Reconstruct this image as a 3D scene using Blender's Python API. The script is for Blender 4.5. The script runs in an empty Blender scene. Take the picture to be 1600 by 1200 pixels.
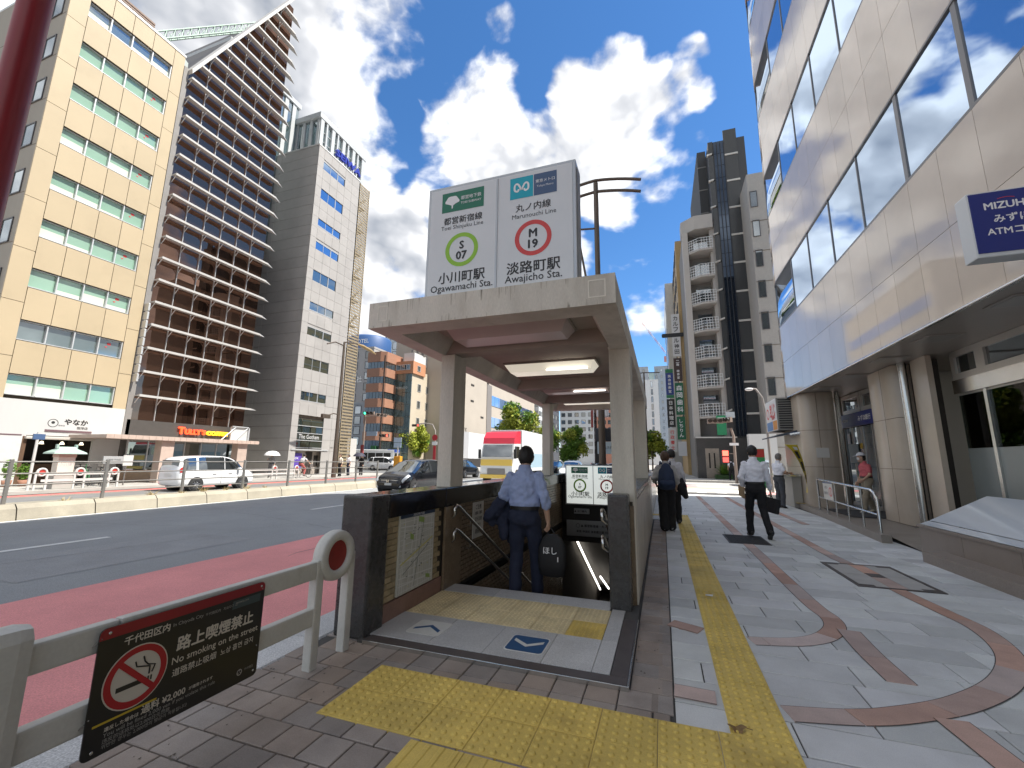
import bpy, bmesh, math, random
from mathutils import Vector, Matrix, Euler
R = math.radians
random.seed(7)
SC = bpy.context.scene
COL = SC.collection
# ------------------------------------------------------------------ camera
CAM_H = 1.4
cd = bpy.data.cameras.new('camera')
cam = bpy.data.objects.new('camera', cd)
COL.objects.link(cam)
YAW, PITCH, ROLL = -0.33619427, 0.17641064, 0.01152989
fwd = Vector((math.sin(YAW) * math.cos(PITCH), math.cos(YAW) * math.cos(PITCH), math.sin(PITCH)))
rgt = Vector((math.cos(YAW), -math.sin(YAW), 0))
upv = rgt.cross(fwd)
r2 = rgt * math.cos(ROLL) + upv * math.sin(ROLL)
u2 = -rgt * math.sin(ROLL) + upv * math.cos(ROLL)
M = Matrix((r2, u2, -fwd)).transposed().to_4x4()
M.translation = (0, 0, CAM_H)
cam.matrix_world = M
cd.sensor_fit = 'HORIZONTAL'
cd.sensor_width = 36.0
cd.lens = 36.0 * 666.37 / 1600.0
cd.clip_start = 0.05
cd.clip_end = 3000
SC.camera = cam
# ------------------------------------------------------------------ light
SUN_EL, SUN_AZ = R(56), R(7)          # azimuth measured from +X towards +Y
sun_dir = Vector((math.cos(SUN_EL) * math.cos(SUN_AZ), math.cos(SUN_EL) * math.sin(SUN_AZ), math.sin(SUN_EL)))
sd = bpy.data.lights.new('sun', 'SUN')
sd.energy = 2.0
sd.angle = R(0.53)
sd.color = (1.0, 0.95, 0.87)
sun = bpy.data.objects.new('sun', sd)
COL.objects.link(sun)
sun.rotation_euler = (-sun_dir).to_track_quat('-Z', 'Y').to_euler()
SC.view_settings.view_transform = 'Standard'
SC.view_settings.look = 'None'
SC.view_settings.gamma = 1.0
SC.view_settings.use_curve_mapping = False
SC.view_settings.exposure = 2.2
SC.cycles.max_bounces = 8
SC.cycles.glossy_bounces = 4
SC.cycles.transmission_bounces = 6
SC.cycles.sample_clamp_indirect = 6.0

CLOUDS = [(-0.641,0.374,0.670,13.0,0.66),(-0.656,0.307,0.689,14.0,0.70),(-0.575,0.506,0.643,8.0,0.72),(-0.467,0.502,0.728,8.0,0.62),(-0.525,0.556,0.645,6.0,0.66),(-0.497,0.608,0.619,4.0,0.45),(-0.382,0.528,0.759,5.0,0.30),(-0.368,0.652,0.663,5.0,0.70),(-0.282,0.673,0.684,5.0,0.68),(-0.312,0.715,0.625,6.0,0.80),(-0.210,0.743,0.635,5.5,0.70),(-0.396,0.682,0.614,4.0,0.40),(-0.118,0.709,0.696,3.6,0.85),(-0.051,0.702,0.710,4.2,0.90),(-0.010,0.762,0.647,6.0,0.95),(-0.074,0.780,0.622,5.5,0.85),(0.065,0.744,0.665,3.4,0.80),(0.033,0.818,0.574,4.6,0.75),(-0.068,0.830,0.554,4.0,0.60),(0.086,0.789,0.608,3.0,0.65),(-0.153,0.785,0.601,4.5,0.60),(-0.519,0.722,0.458,5.0,0.75),(-0.543,0.647,0.536,3.6,0.40),(-0.575,0.744,0.341,6.0,0.80),(-0.500,0.774,0.389,4.5,0.70),(-0.622,0.752,0.217,6.0,0.70),(-0.453,0.723,0.521,3.5,0.50),(-0.240,0.595,0.767,2.2,0.42),(-0.275,0.622,0.733,2.2,0.40),(0.081,0.713,0.697,2.0,0.50),(-0.771,0.242,0.590,10.0,0.50),(-0.388,0.799,0.460,6.0,0.85),(-0.453,0.844,0.287,6.0,0.85),(-0.310,0.880,0.361,6.0,0.80),(-0.215,0.866,0.450,5.0,0.60),(-0.536,0.825,0.182,6.0,0.75),]

def make_world():
    w = bpy.data.worlds.new('World')
    SC.world = w
    w.use_nodes = True
    nt = w.node_tree
    nt.nodes.clear()
    N = nt.nodes.new
    L = nt.links.new
    out = N('ShaderNodeOutputWorld')
    sky = N('ShaderNodeTexSky')
    sky.sky_type = 'NISHITA'
    sky.sun_disc = False
    sky.sun_elevation = SUN_EL
    sky.sun_rotation = math.pi / 2 - SUN_AZ
    sky.air_density = 0.85
    sky.dust_density = 0.1
    sky.ozone_density = 3.5
    hs = N('ShaderNodeHueSaturation')
    hs.inputs['Saturation'].default_value = 1.2
    L(sky.outputs[0], hs.inputs['Color'])
    bg = N('ShaderNodeBackground')
    bg.inputs['Strength'].default_value = 0.05
    L(hs.outputs[0], bg.inputs['Color'])
    tc = N('ShaderNodeTexCoord')
    nrm = N('ShaderNodeVectorMath'); nrm.operation = 'NORMALIZE'
    L(tc.outputs['Generated'], nrm.inputs[0])
    D = nrm.outputs[0]

    def math_(op, a, b=None, c=None):
        m = N('ShaderNodeMath'); m.operation = op
        for i, v in enumerate((a, b, c)):
            if v is None: continue
            if isinstance(v, (int, float)): m.inputs[i].default_value = v
            else: L(v, m.inputs[i])
        return m.outputs[0]

    def noise(vec, scale, detail, rough, dist=0.0):
        n = N('ShaderNodeTexNoise')
        n.inputs['Scale'].default_value = scale
        n.inputs['Detail'].default_value = detail
        n.inputs['Roughness'].default_value = rough
        n.inputs['Distortion'].default_value = dist
        L(vec, n.inputs['Vector'])
        return n.outputs['Fac']

    def puff(vec, det=7.0):
        # billows: fractal noise plus rounded cells made of folded noise
        a = noise(vec, 3.4, det, 0.54, 0.2)
        c = noise(vec, 8.0, 3.0, 0.5)
        fold = math_('SUBTRACT', 0.22, math_('ABSOLUTE', math_('SUBTRACT', c, 0.5)))
        return math_('ADD', a, math_('MULTIPLY', fold, 0.45))
    # one cumulus = one soft cone of directions; elsewhere the same cumulus noise carries on
    acc = None
    for (x, y, z, rad, wt) in CLOUDS:
        dp = N('ShaderNodeVectorMath'); dp.operation = 'DOT_PRODUCT'
        L(D, dp.inputs[0]); dp.inputs[1].default_value = (x, y, z)
        mr = N('ShaderNodeMapRange'); mr.interpolation_type = 'SMOOTHSTEP'
        mr.inputs['From Min'].default_value = math.cos(R(rad * 1.45))
        mr.inputs['From Max'].default_value = math.cos(R(rad * 0.15))
        mr.inputs['To Min'].default_value = 0.0
        mr.inputs['To Max'].default_value = wt
        L(dp.outputs['Value'], mr.inputs['Value'])
        acc = mr.outputs[0] if acc is None else math_('MAXIMUM', acc, mr.outputs[0])
    # rest of the sky: dense cloud added out of view to fill the shade
    sep = N('ShaderNodeSeparateXYZ'); L(D, sep.inputs[0])
    vdot = N('ShaderNodeVectorMath'); vdot.operation = 'DOT_PRODUCT'
    L(D, vdot.inputs[0]); vdot.inputs[1].default_value = tuple(fwd)
    outside = N('ShaderNodeMapRange'); outside.interpolation_type = 'SMOOTHSTEP'
    outside.inputs['From Min'].default_value = 0.62; outside.inputs['From Max'].default_value = 0.35
    L(vdot.outputs['Value'], outside.inputs['Value'])
    big = noise(D, 2.1, 2.0, 0.5)
    bigm = N('ShaderNodeMapRange'); bigm.inputs['From Min'].default_value = 0.33; bigm.inputs['From Max'].default_value = 0.50
    L(big, bigm.inputs['Value'])
    gen = math_('MULTIPLY', bigm.outputs[0], outside.outputs[0])
    acc = math_('MAXIMUM', acc, gen)
    # stretch vertical so cloud bases are flatter
    stretch = N('ShaderNodeVectorMath'); stretch.operation = 'MULTIPLY'
    L(D, stretch.inputs[0]); stretch.inputs[1].default_value = (1, 1, 1.35)
    SV = stretch.outputs[0]
    n1 = puff(SV)
    off = N('ShaderNodeVectorMath'); off.operation = 'ADD'
    L(SV, off.inputs[0]); off.inputs[1].default_value = tuple(sun_dir * 0.055)
    n2 = puff(off.outputs[0], 4.0)
    dens = math_('ADD', acc, math_('MULTIPLY', math_('SUBTRACT', n1, 0.545), 2.6))
    cov = N('ShaderNodeMapRange'); cov.interpolation_type = 'SMOOTHSTEP'
    cov.inputs['From Min'].default_value = 0.34; cov.inputs['From Max'].default_value = 0.66
    L(dens, cov.inputs['Value'])
    lit = math_('SUBTRACT', n1, n2)
    thick = N('ShaderNodeMapRange')
    thick.inputs['From Min'].default_value = 0.62; thick.inputs['From Max'].default_value = 1.25
    thick.inputs['To Min'].default_value = 0.0; thick.inputs['To Max'].default_value = 0.5
    L(dens, thick.inputs['Value'])
    sh = math_('ADD', math_('MULTIPLY', lit, 4.2), math_('SUBTRACT', 0.80, thick.outputs[0]))
    n3 = noise(D, 1.6, 3.0, 0.5)
    sh = math_('ADD', sh, math_('MULTIPLY', math_('SUBTRACT', n3, 0.5), 1.1))
    cr = N('ShaderNodeValToRGB')
    cr.color_ramp.elements[0].position = 0.15; cr.color_ramp.elements[0].color = (0.10, 0.108, 0.122, 1)
    cr.color_ramp.elements[1].position = 1.0; cr.color_ramp.elements[1].color = (0.32, 0.32, 0.32, 1)
    ce = cr.color_ramp.elements.new(0.62); ce.color = (0.19, 0.193, 0.20, 1)
    L(sh, cr.inputs[0])
    bg2 = N('ShaderNodeBackground'); L(cr.outputs[0], bg2.inputs['Color']); bg2.inputs['Strength'].default_value = 1.0
    # fade the clouds out below the horizon
    hz = N('ShaderNodeMapRange'); hz.inputs['From Min'].default_value = -0.02; hz.inputs['From Max'].default_value = 0.05
    L(sep.outputs['Z'], hz.inputs['Value'])
    fac = math_('MULTIPLY', math_('MULTIPLY', cov.outputs[0], hz.outputs[0]), 0.97)
    mx = N('ShaderNodeMixShader')
    L(fac, mx.inputs[0]); L(bg.outputs[0], mx.inputs[1]); L(bg2.outputs[0], mx.inputs[2])
    L(mx.outputs[0], out.inputs['Surface'])
    w.cycles.sampling_method = 'MANUAL'
    w.cycles.sample_map_resolution = 512
make_world()

# ------------------------------------------------------------------ materials
_mats = {}
def mat(name, col, rough=0.6, metal=0.0, spec=0.5, var=0.0, vscale=3.0, dark=None, dscale=0.7, damt=0.0, bump=0.0, bscale=60.0,
        obj=0.0, coat=0.0, emit=None, estr=1.0, fine=0.0, fscale=150.0, stretch=None, objhue=0.0, rvar=0.0):
    """procedural surface: base colour with broad variation (var), dirt (dark, damt), fine grain (fine), bump and a
    different shade for every object (obj)"""
    if name in _mats: return _mats[name]
    m = bpy.data.materials.new(name); m.use_nodes = True
    nt = m.node_tree; N = nt.nodes.new; L = nt.links.new
    b = nt.nodes['Principled BSDF']
    b.inputs['Roughness'].default_value = rough
    b.inputs['Metallic'].default_value = metal
    b.inputs['Specular IOR Level'].default_value = spec
    if coat:
        b.inputs['Coat Weight'].default_value = coat; b.inputs['Coat Roughness'].default_value = 0.03
    geo = N('ShaderNodeNewGeometry')
    vec = geo.outputs['Position']
    if stretch:
        s = N('ShaderNodeVectorMath'); s.operation = 'MULTIPLY'; L(vec, s.inputs[0]); s.inputs[1].default_value = stretch
        vec = s.outputs[0]
    rgb = N('ShaderNodeRGB'); rgb.outputs[0].default_value = (*col, 1)
    cur = rgb.outputs[0]
    def nz(scale, det=4.0, ro=0.6, v=vec):
        n = N('ShaderNodeTexNoise'); n.inputs['Scale'].default_value = scale; n.inputs['Detail'].default_value = det
        n.inputs['Roughness'].default_value = ro; L(v, n.inputs['Vector']); return n.outputs['Fac']
    def valmul(cur, fac, amt):
        mr = N('ShaderNodeMapRange'); mr.inputs['From Min'].default_value = 0.25; mr.inputs['From Max'].default_value = 0.75
        mr.inputs['To Min'].default_value = 1 - amt; mr.inputs['To Max'].default_value = 1 + amt
        L(fac, mr.inputs['Value'])
        h = N('ShaderNodeVectorMath'); h.operation = 'SCALE'; L(cur, h.inputs[0]); L(mr.outputs[0], h.inputs['Scale'])
        return h.outputs[0]
    if var: cur = valmul(cur, nz(vscale), var)
    if fine: cur = valmul(cur, nz(fscale, 2.0), fine)
    if obj or objhue:
        oi = N('ShaderNodeObjectInfo')
        if obj:
            mr = N('ShaderNodeMapRange'); mr.inputs['To Min'].default_value = 1 - obj; mr.inputs['To Max'].default_value = 1 + obj
            L(oi.outputs['Random'], mr.inputs['Value'])
            h = N('ShaderNodeVectorMath'); h.operation = 'SCALE'; L(cur, h.inputs[0]); L(mr.outputs[0], h.inputs['Scale']); cur = h.outputs[0]
        if objhue:
            hsv = N('ShaderNodeHueSaturation'); L(cur, hsv.inputs['Color'])
            m2 = N('ShaderNodeMath'); m2.operation = 'FRACT'
            m3 = N('ShaderNodeMath'); m3.operation = 'MULTIPLY'; m3.inputs[1].default_value = 17.3
            L(oi.outputs['Random'], m3.inputs[0]); L(m3.outputs[0], m2.inputs[0])
            mr = N('ShaderNodeMapRange'); mr.inputs['To Min'].default_value = max(0.2, 1 - objhue); mr.inputs['To Max'].default_value = 1 + objhue
            L(m2.outputs[0], mr.inputs['Value']); L(mr.outputs[0], hsv.inputs['Saturation']); cur = hsv.outputs[0]
    if damt:
        mr = N('ShaderNodeMapRange'); mr.inputs['From Min'].default_value = 0.48; mr.inputs['From Max'].default_value = 0.72
        mr.inputs['To Max'].default_value = damt; mr.interpolation_type = 'SMOOTHSTEP'
        L(nz(dscale, 6.0, 0.65), mr.inputs['Value'])
        mx = N('ShaderNodeMix'); mx.data_type = 'RGBA'
        L(mr.outputs[0], mx.inputs['Factor']); L(cur, mx.inputs['A'])
        mx.inputs['B'].default_value = (*(dark or tuple(c * .35 for c in col)), 1); cur = mx.outputs['Result']
    L(cur, b.inputs['Base Color'])
    if rvar:
        mr = N('ShaderNodeMapRange'); mr.inputs['From Min'].default_value = .3; mr.inputs['From Max'].default_value = .7
        mr.inputs['To Min'].default_value = max(0.02, rough - rvar); mr.inputs['To Max'].default_value = rough + rvar
        L(nz(vscale * 2.3 + .7), mr.inputs['Value']); L(mr.outputs[0], b.inputs['Roughness'])
    if bump:
        bp = N('ShaderNodeBump'); bp.inputs['Strength'].default_value = bump; bp.inputs['Distance'].default_value = 0.01
        L(nz(bscale, 3.0), bp.inputs['Height']); L(bp.outputs[0], b.inputs['Normal'])
    if emit:
        b.inputs['Emission Color'].default_value = (*emit, 1); b.inputs['Emission Strength'].default_value = estr
    _mats[name] = m
    return m

def glass_mat(name, col, refl=(0.8, 0.86, 0.9), mix=0.5, rough=0.01, wav=0.0):
    """coated window glass: a dark or tinted body under a mirror coat"""
    if name in _mats: return _mats[name]
    m = bpy.data.materials.new(name); m.use_nodes = True
    nt = m.node_tree; N = nt.nodes.new; L = nt.links.new
    nt.nodes.remove(nt.nodes['Principled BSDF'])
    out = nt.nodes['Material Output']
    g = N('ShaderNodeBsdfGlossy'); g.inputs['Color'].default_value = (*refl, 1); g.inputs['Roughness'].default_value = rough
    d = N('ShaderNodeBsdfDiffuse'); d.inputs['Color'].default_value = (*col, 1)
    lw = N('ShaderNodeLayerWeight'); lw.inputs['Blend'].default_value = 0.35
    mr = N('ShaderNodeMapRange'); mr.inputs['To Min'].default_value = mix; mr.inputs['To Max'].default_value = min(1, mix + 0.45)
    L(lw.outputs['Facing'], mr.inputs['Value'])
    mx = N('ShaderNodeMixShader'); L(mr.outputs[0], mx.inputs[0]); L(d.outputs[0], mx.inputs[1]); L(g.outputs[0], mx.inputs[2])
    if wav:
        n = N('ShaderNodeTexNoise'); n.inputs['Scale'].default_value = 0.9; n.inputs['Detail'].default_value = 1.0
        geo = N('ShaderNodeNewGeometry'); L(geo.outputs['Position'], n.inputs['Vector'])
        bp = N('ShaderNodeBump'); bp.inputs['Strength'].default_value = wav; bp.inputs['Distance'].default_value = 0.05
        L(n.outputs['Fac'], bp.inputs['Height']); L(bp.outputs[0], g.inputs['Normal'])
    L(mx.outputs[0], out.inputs['Surface'])
    _mats[name] = m
    return m

# ------------------------------------------------------------------ mesh helpers
class MB:
    """collects shapes; build() links them as ONE mesh object"""
    def __init__(s): s.v = []; s.f = []; s.m = []; s.s = []
    def add(s, vs, fs, m=0, smooth=False):
        o = len(s.v); s.v += [tuple(v) for v in vs]
        for f in fs: s.f.append(tuple(i + o for i in f)); s.m.append(m); s.s.append(smooth)
        return s
    def box(s, a, b, m=0, bev=0.0):
        x0, y0, z0 = (min(a[i], b[i]) for i in range(3)); x1, y1, z1 = (max(a[i], b[i]) for i in range(3))
        if bev <= 0:
            vs = [(x0,y0,z0),(x1,y0,z0),(x1,y1,z0),(x0,y1,z0),(x0,y0,z1),(x1,y0,z1),(x1,y1,z1),(x0,y1,z1)]
            return s.add(vs, [(0,3,2,1),(4,5,6,7),(0,1,5,4),(1,2,6,5),(2,3,7,6),(3,0,4,7)], m)
        bm = bmesh.new(); bmesh.ops.create_cube(bm, size=1)
        for v in bm.verts: v.co = Vector(((x0+x1)/2+v.co.x*(x1-x0), (y0+y1)/2+v.co.y*(y1-y0), (z0+z1)/2+v.co.z*(z1-z0)))
        bmesh.ops.bevel(bm, geom=bm.edges[:], offset=bev, segments=2, profile=0.6, affect='EDGES')
        return s.bm(bm, m)
    def bm(s, bm, m=0, smooth=False):
        bm.verts.index_update()
        s.add([v.co.copy() for v in bm.verts], [[v.index for v in f.verts] for f in bm.faces], m, smooth); bm.free(); return s
    def quad(s, p, m=0): return s.add(p, [tuple(range(len(p)))], m)
    def prism(s, poly, z0, z1, m=0, axis='z', smooth=False):
        """closed outline (counter-clockwise) extruded along an axis; poly holds the other two coordinates"""
        n = len(poly)
        def P(p, z): return {'z': (p[0], p[1], z), 'y': (p[0], z, p[1]), 'x': (z, p[0], p[1])}[axis]
        vs = [P(p, z0) for p in poly] + [P(p, z1) for p in poly]
        s.add(vs, [tuple(range(n)), tuple(range(2*n-1, n-1, -1))], m)
        return s.add(vs, [(i, (i+1) % n, n+(i+1) % n, n+i) for i in range(n)], m, smooth)
    def tube(s, pts, r, m=0, seg=8, caps=True, smooth=True):
        pts = [Vector(p) for p in pts]; n = len(pts); rs = r if isinstance(r, (list, tuple)) else [r]*n
        vs = []; up0 = None
        for i, p in enumerate(pts):
            t = (pts[min(i+1, n-1)] - pts[max(i-1, 0)]).normalized()
            if up0 is None: up0 = t.orthogonal().normalized()
            a = (up0 - t*up0.dot(t)).normalized(); up0 = a; b = t.cross(a)
            vs += [p + a*(rs[i]*math.cos(2*math.pi*k/seg)) + b*(rs[i]*math.sin(2*math.pi*k/seg)) for k in range(seg)]
        fs = [(i*seg+k, i*seg+(k+1) % seg, (i+1)*seg+(k+1) % seg, (i+1)*seg+k) for i in range(n-1) for k in range(seg)]
        s.add(vs, fs, m, smooth)
        if caps: s.add(vs[:seg], [tuple(range(seg-1, -1, -1))], m); s.add(vs[-seg:], [tuple(range(seg))], m)
        return s
    def lathe(s, prof, c=(0,0,0), m=0, seg=16, axis='z', smooth=True):
        vs = []
        for (r, h) in prof:
            for k in range(seg):
                a = 2*math.pi*k/seg; x, y = r*math.cos(a), r*math.sin(a)
                q = {'z': (x, y, h), 'x': (h, x, y), 'y': (x, h, y)}[axis]
                vs.append((c[0]+q[0], c[1]+q[1], c[2]+q[2]))
        fs = [(i*seg+k, i*seg+(k+1) % seg, (i+1)*seg+(k+1) % seg, (i+1)*seg+k) for i in range(len(prof)-1) for k in range(seg)]
        return s.add(vs, fs, m, smooth)
    def ball(s, c, r, m=0, sub=2):
        bm = bmesh.new(); bmesh.ops.create_icosphere(bm, subdivisions=sub, radius=1)
        rr = r if isinstance(r, (tuple, list)) else (r, r, r)
        for v in bm.verts: v.co = Vector((c[0]+v.co.x*rr[0], c[1]+v.co.y*rr[1], c[2]+v.co.z*rr[2]))
        return s.bm(bm, m, True)
    def loft(s, rings, m=0, caps=True, smooth=True, closed=True):
        n = len(rings[0]); vs = [p for r in rings for p in r]
        fs = [(i*n+k, i*n+(k+1) % n, (i+1)*n+(k+1) % n, (i+1)*n+k) for i in range(len(rings)-1) for k in range(n if closed else n-1)]
        s.add(vs, fs, m, smooth)
        if caps: s.add(rings[0], [tuple(range(n-1, -1, -1))], m); s.add(rings[-1], [tuple(range(n))], m)
        return s
    def mesh(s, name, mats):
        me = bpy.data.meshes.new(name); me.from_pydata([tuple(v) for v in s.v], [], s.f)
        for mm in (mats if isinstance(mats, (list, tuple)) else [mats]): me.materials.append(mm)
        me.polygons.foreach_set('material_index', s.m); me.polygons.foreach_set('use_smooth', s.s)
        me.validate(); me.update(); return me
    def build(s, name, mats, parent=None, loc=None, recalc=False):
        me = s.mesh(name, mats)
        if recalc:
            bm = bmesh.new(); bm.from_mesh(me); bmesh.ops.recalc_face_normals(bm, faces=bm.faces); bm.to_mesh(me); bm.free()
        return put(name, me, parent, loc)

def put(name, me, parent=None, loc=None, rot=None):
    o = bpy.data.objects.new(name, me); COL.objects.link(o)
    if parent is not None: adopt(o, parent)
    if loc is not None: o.location = loc
    if rot is not None: o.rotation_euler = rot
    return o
def adopt(o, parent):
    """children are written in world coordinates while the parent stands unrotated where it was made"""
    o.parent = parent
    off = Vector(parent.get('_o', (0, 0, 0)))
    o.matrix_parent_inverse = Matrix.Translation(-off)
def thing(name, label, cat, loc=(0, 0, 0), group=None):
    o = bpy.data.objects.new(name, None); COL.objects.link(o)
    o.empty_display_size = 0.2
    o.location = loc; o['_o'] = tuple(float(c) for c in loc)
    o['label'] = label; o['category'] = cat
    if group: o['group'] = group
    return o
def tag(o, label, cat, group=None):
    o['label'] = label; o['category'] = cat
    if group: o['group'] = group
    return o
def struct(o): o['kind'] = 'structure'; return o
def stuff(o): o['kind'] = 'stuff'; return o
def copy_tree(o, parent=None):
    c = o.copy(); COL.objects.link(c)
    if parent is not None: c.parent = parent
    for ch in o.children: copy_tree(ch, c)
    return c
def dup(root, loc, rz=None, label=None):
    c = copy_tree(root); c.location = loc
    if rz is not None: c.rotation_euler = (0, 0, rz)
    if label: c['label'] = label
    return c

_txt = {}
def text_mesh(body, mtl, bold=0.0, depth=0.0, res=2):
    key = (body, mtl.name, bold, depth)
    if key in _txt: return _txt[key]
    c = bpy.data.curves.new('lettering', 'FONT'); c.body = body; c.resolution_u = res
    c.align_x = 'CENTER'; c.align_y = 'CENTER'; c.extrude = depth
    o = bpy.data.objects.new('lettering', c); COL.objects.link(o)
    dg = bpy.context.evaluated_depsgraph_get()
    me = bpy.data.meshes.new_from_object(o.evaluated_get(dg))
    bpy.data.objects.remove(o); bpy.data.curves.remove(c)
    if bold:        # a heavier stroke: the outline repeated, shifted by half a stroke
        V = [v.co.copy() for v in me.vertices]; F = [tuple(p.vertices) for p in me.polygons]; n = len(V); vs, fs = [], []
        for i, (dx, dy) in enumerate(((0, 0), (1, 0), (-1, 0), (0, 1), (0, -1))):
            vs += [(v.x+dx*bold, v.y+dy*bold, v.z+.0002*i) for v in V]; fs += [tuple(k+i*n for k in f) for f in F]
        me = bpy.data.meshes.new('lettering'); me.from_pydata(vs, [], fs)
    me.materials.clear(); me.materials.append(mtl)
    # centre on its own box
    xs = [v.co.x for v in me.vertices]; ys = [v.co.y for v in me.vertices]
    cx, cy = (min(xs)+max(xs))/2, (min(ys)+max(ys))/2
    for v in me.vertices: v.co.x -= cx; v.co.y -= cy
    dims = (max(xs)-min(xs), max(ys)-min(ys))
    _txt[key] = (me, dims); return _txt[key]
def text(body, mtl, parent, centre, width=None, height=None, xdir=(1, 0, 0), ydir=(0, 0, 1), bold=0.0, depth=0.0, name='lettering'):
    """lettering laid on a surface: xdir is the reading direction, ydir is up; fitted to width and/or height"""
    me, d = text_mesh(body, mtl, bold, depth)
    sx = width / d[0] if width else None; sy = height / d[1] if height else None
    sx = sx or sy; sy = sy or sx
    X = Vector(xdir).normalized(); Y = Vector(ydir).normalized(); Z = X.cross(Y)
    o = bpy.data.objects.new(name, me); COL.objects.link(o)
    if parent is not None: adopt(o, parent)
    m3 = Matrix((X*sx, Y*sy, Z)).transposed().to_4x4(); m3.translation = Vector(centre)
    o.matrix_basis = m3
    return o
def ring(mb, c, r0, r1, xdir, ydir, m=0, seg=40, a0=0, a1=2*math.pi):
    X, Y = Vector(xdir), Vector(ydir); c = Vector(c)
    vs = []
    for k in range(seg+1):
        a = a0+(a1-a0)*k/seg; d = X*math.cos(a)+Y*math.sin(a); vs += [c+d*r0, c+d*r1]
    mb.add(vs, [(2*k, 2*k+1, 2*k+3, 2*k+2) for k in range(seg)], m); return mb
def disc(mb, c, r, xdir, ydir, m=0, seg=40):
    X, Y = Vector(xdir), Vector(ydir); c = Vector(c)
    return mb.quad([c+(X*math.cos(2*math.pi*k/seg)+Y*math.sin(2*math.pi*k/seg))*r for k in range(seg)], m)
def pane_quad(mb, c, w, h, xdir, ydir, m=0):
    X, Y, c = Vector(xdir)*w/2, Vector(ydir)*h/2, Vector(c)
    return mb.quad([c-X-Y, c+X-Y, c+X+Y, c-X+Y], m)
XA, YA, ZA = Vector((1, 0, 0)), Vector((0, 1, 0)), Vector((0, 0, 1))
# ================================================================== ground
asphalt = mat('asphalt', (0.275, 0.285, 0.29), 0.85, var=0.10, vscale=0.8, fine=0.28, fscale=90, bump=0.35, bscale=220, damt=0.25, dscale=0.35, dark=(0.25, 0.255, 0.26))
asphalt_far = mat('asphalt_pale', (0.15, 0.15, 0.148), 0.85, var=0.15, vscale=0.5, fine=0.15, fscale=60)
redlane = mat('red_lane_paint', (0.74, 0.285, 0.275), 0.8, var=0.12, vscale=1.1, fine=0.22, fscale=110, bump=0.3, bscale=200, damt=0.30, dscale=1.3, dark=(0.60, 0.24, 0.23))
whitepaint = mat('road_white_paint', (0.7, 0.7, 0.68), 0.7, var=0.12, vscale=4, damt=0.4, dscale=2.5, dark=(0.35, 0.35, 0.34))
yellowpaint = mat('road_yellow_paint', (0.70, 0.45, 0.06), 0.7, var=0.1)
grout = mat('grout', (0.07, 0.067, 0.063), 0.9, var=0.2, vscale=5)
farpave = mat('far_pavement', (0.36, 0.345, 0.315), 0.8, var=0.12, vscale=1.2, damt=0.15, dscale=.8)
browntile = mat('brown_paving', (0.31, 0.262, 0.228), 0.75, var=0.18, vscale=3.5, fine=0.14, fscale=160, obj=0.16, objhue=0.3, damt=0.5, dscale=1.6, dark=(0.12, 0.10, 0.09), bump=0.15, bscale=240)
greystone = mat('grey_paving', (0.585, 0.59, 0.58), 0.62, var=0.13, vscale=2.4, fine=0.12, fscale=220, obj=0.15, objhue=1.2, damt=0.4, dscale=0.9, dark=(0.42, 0.41, 0.40), bump=0.08, bscale=300, rvar=0.15)
bandstone = mat('russet_paving', (0.52, 0.36, 0.30), 0.65, var=0.15, vscale=4, fine=0.16, fscale=220, obj=0.18, objhue=0.4, damt=0.3, dscale=1.4, bump=0.08, bscale=300)
kerbstone = mat('kerb_granite', (0.54, 0.54, 0.53), 0.75, var=0.12, vscale=3, fine=0.4, fscale=95, damt=0.45, dscale=1.7, dark=(0.20, 0.20, 0.20), obj=0.08)
tactile = mat('tactile_yellow', (0.66, 0.48, 0.115), 0.62, var=0.14, vscale=3.2, fine=0.10, fscale=120, obj=0.08, damt=0.55, dscale=2.2, dark=(0.30, 0.20, 0.05), rvar=0.12)
tactilefade = mat('tactile_cream', (0.72, 0.60, 0.35), 0.7, var=0.16, vscale=5, fine=0.16, fscale=120, obj=0.1, damt=0.5, dscale=2.6, dark=(0.34, 0.27, 0.14))
HX0, HX1, HY0, HY1 = -2.3, -0.52, 4.62, 10.35

def sheet(name, x0, x1, y0, y1, z, m, kind=True):
    o = MB().quad([(x0, y0, z), (x1, y0, z), (x1, y1, z), (x0, y1, z)]).build(name, m)
    if kind: struct(o)
    return o
g = MB()
xs, ys = [-900, HX0, HX1, 900], [-300, HY0, HY1, 1800]
for i in range(3):
    for j in range(3):
        if i == 1 and j == 1: continue
        g.quad([(xs[i], ys[j], -0.135), (xs[i+1], ys[j], -0.135), (xs[i+1], ys[j+1], -0.135), (xs[i], ys[j+1], -0.135)])
struct(g.build('ground', asphalt_far))
sheet('road', -14.3, -2.95, -60, 400, -0.125, asphalt)
sheet('far_road', -23.3, -15.6, -60, 400, -0.125, mat('asphalt_sunny', (0.16, 0.16, 0.158), 0.85, var=0.15, vscale=.6, fine=0.15, fscale=60))
sheet('red_lane', -6.5, -2.97, -60, 19.5, -0.121, redlane)
sheet('far_red_lane', -23.0, -22.2, -60, 36, -0.121, mat('red_lane_bright', (0.55, 0.14, 0.13), .8, var=.1))
sheet('red_lane_beyond_crossing', -6.5, -3.0, 34, 200, -0.121, redlane)
for y in [-9.5 + 10 * k for k in range(14)]:
    if 18 < y < 34: continue
    sheet('lane_line', -10.05, -9.9, y, y + 5, -0.120, whitepaint)
sheet('edge_line', -14.27, -14.12, -60, 19, -0.120, whitepaint)
sheet('edge_line', -15.75, -15.62, -60, 24, -0.120, whitepaint)
sheet('far_lane_line', -19.6, -19.45, -60, 24, -0.120, whitepaint)
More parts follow.
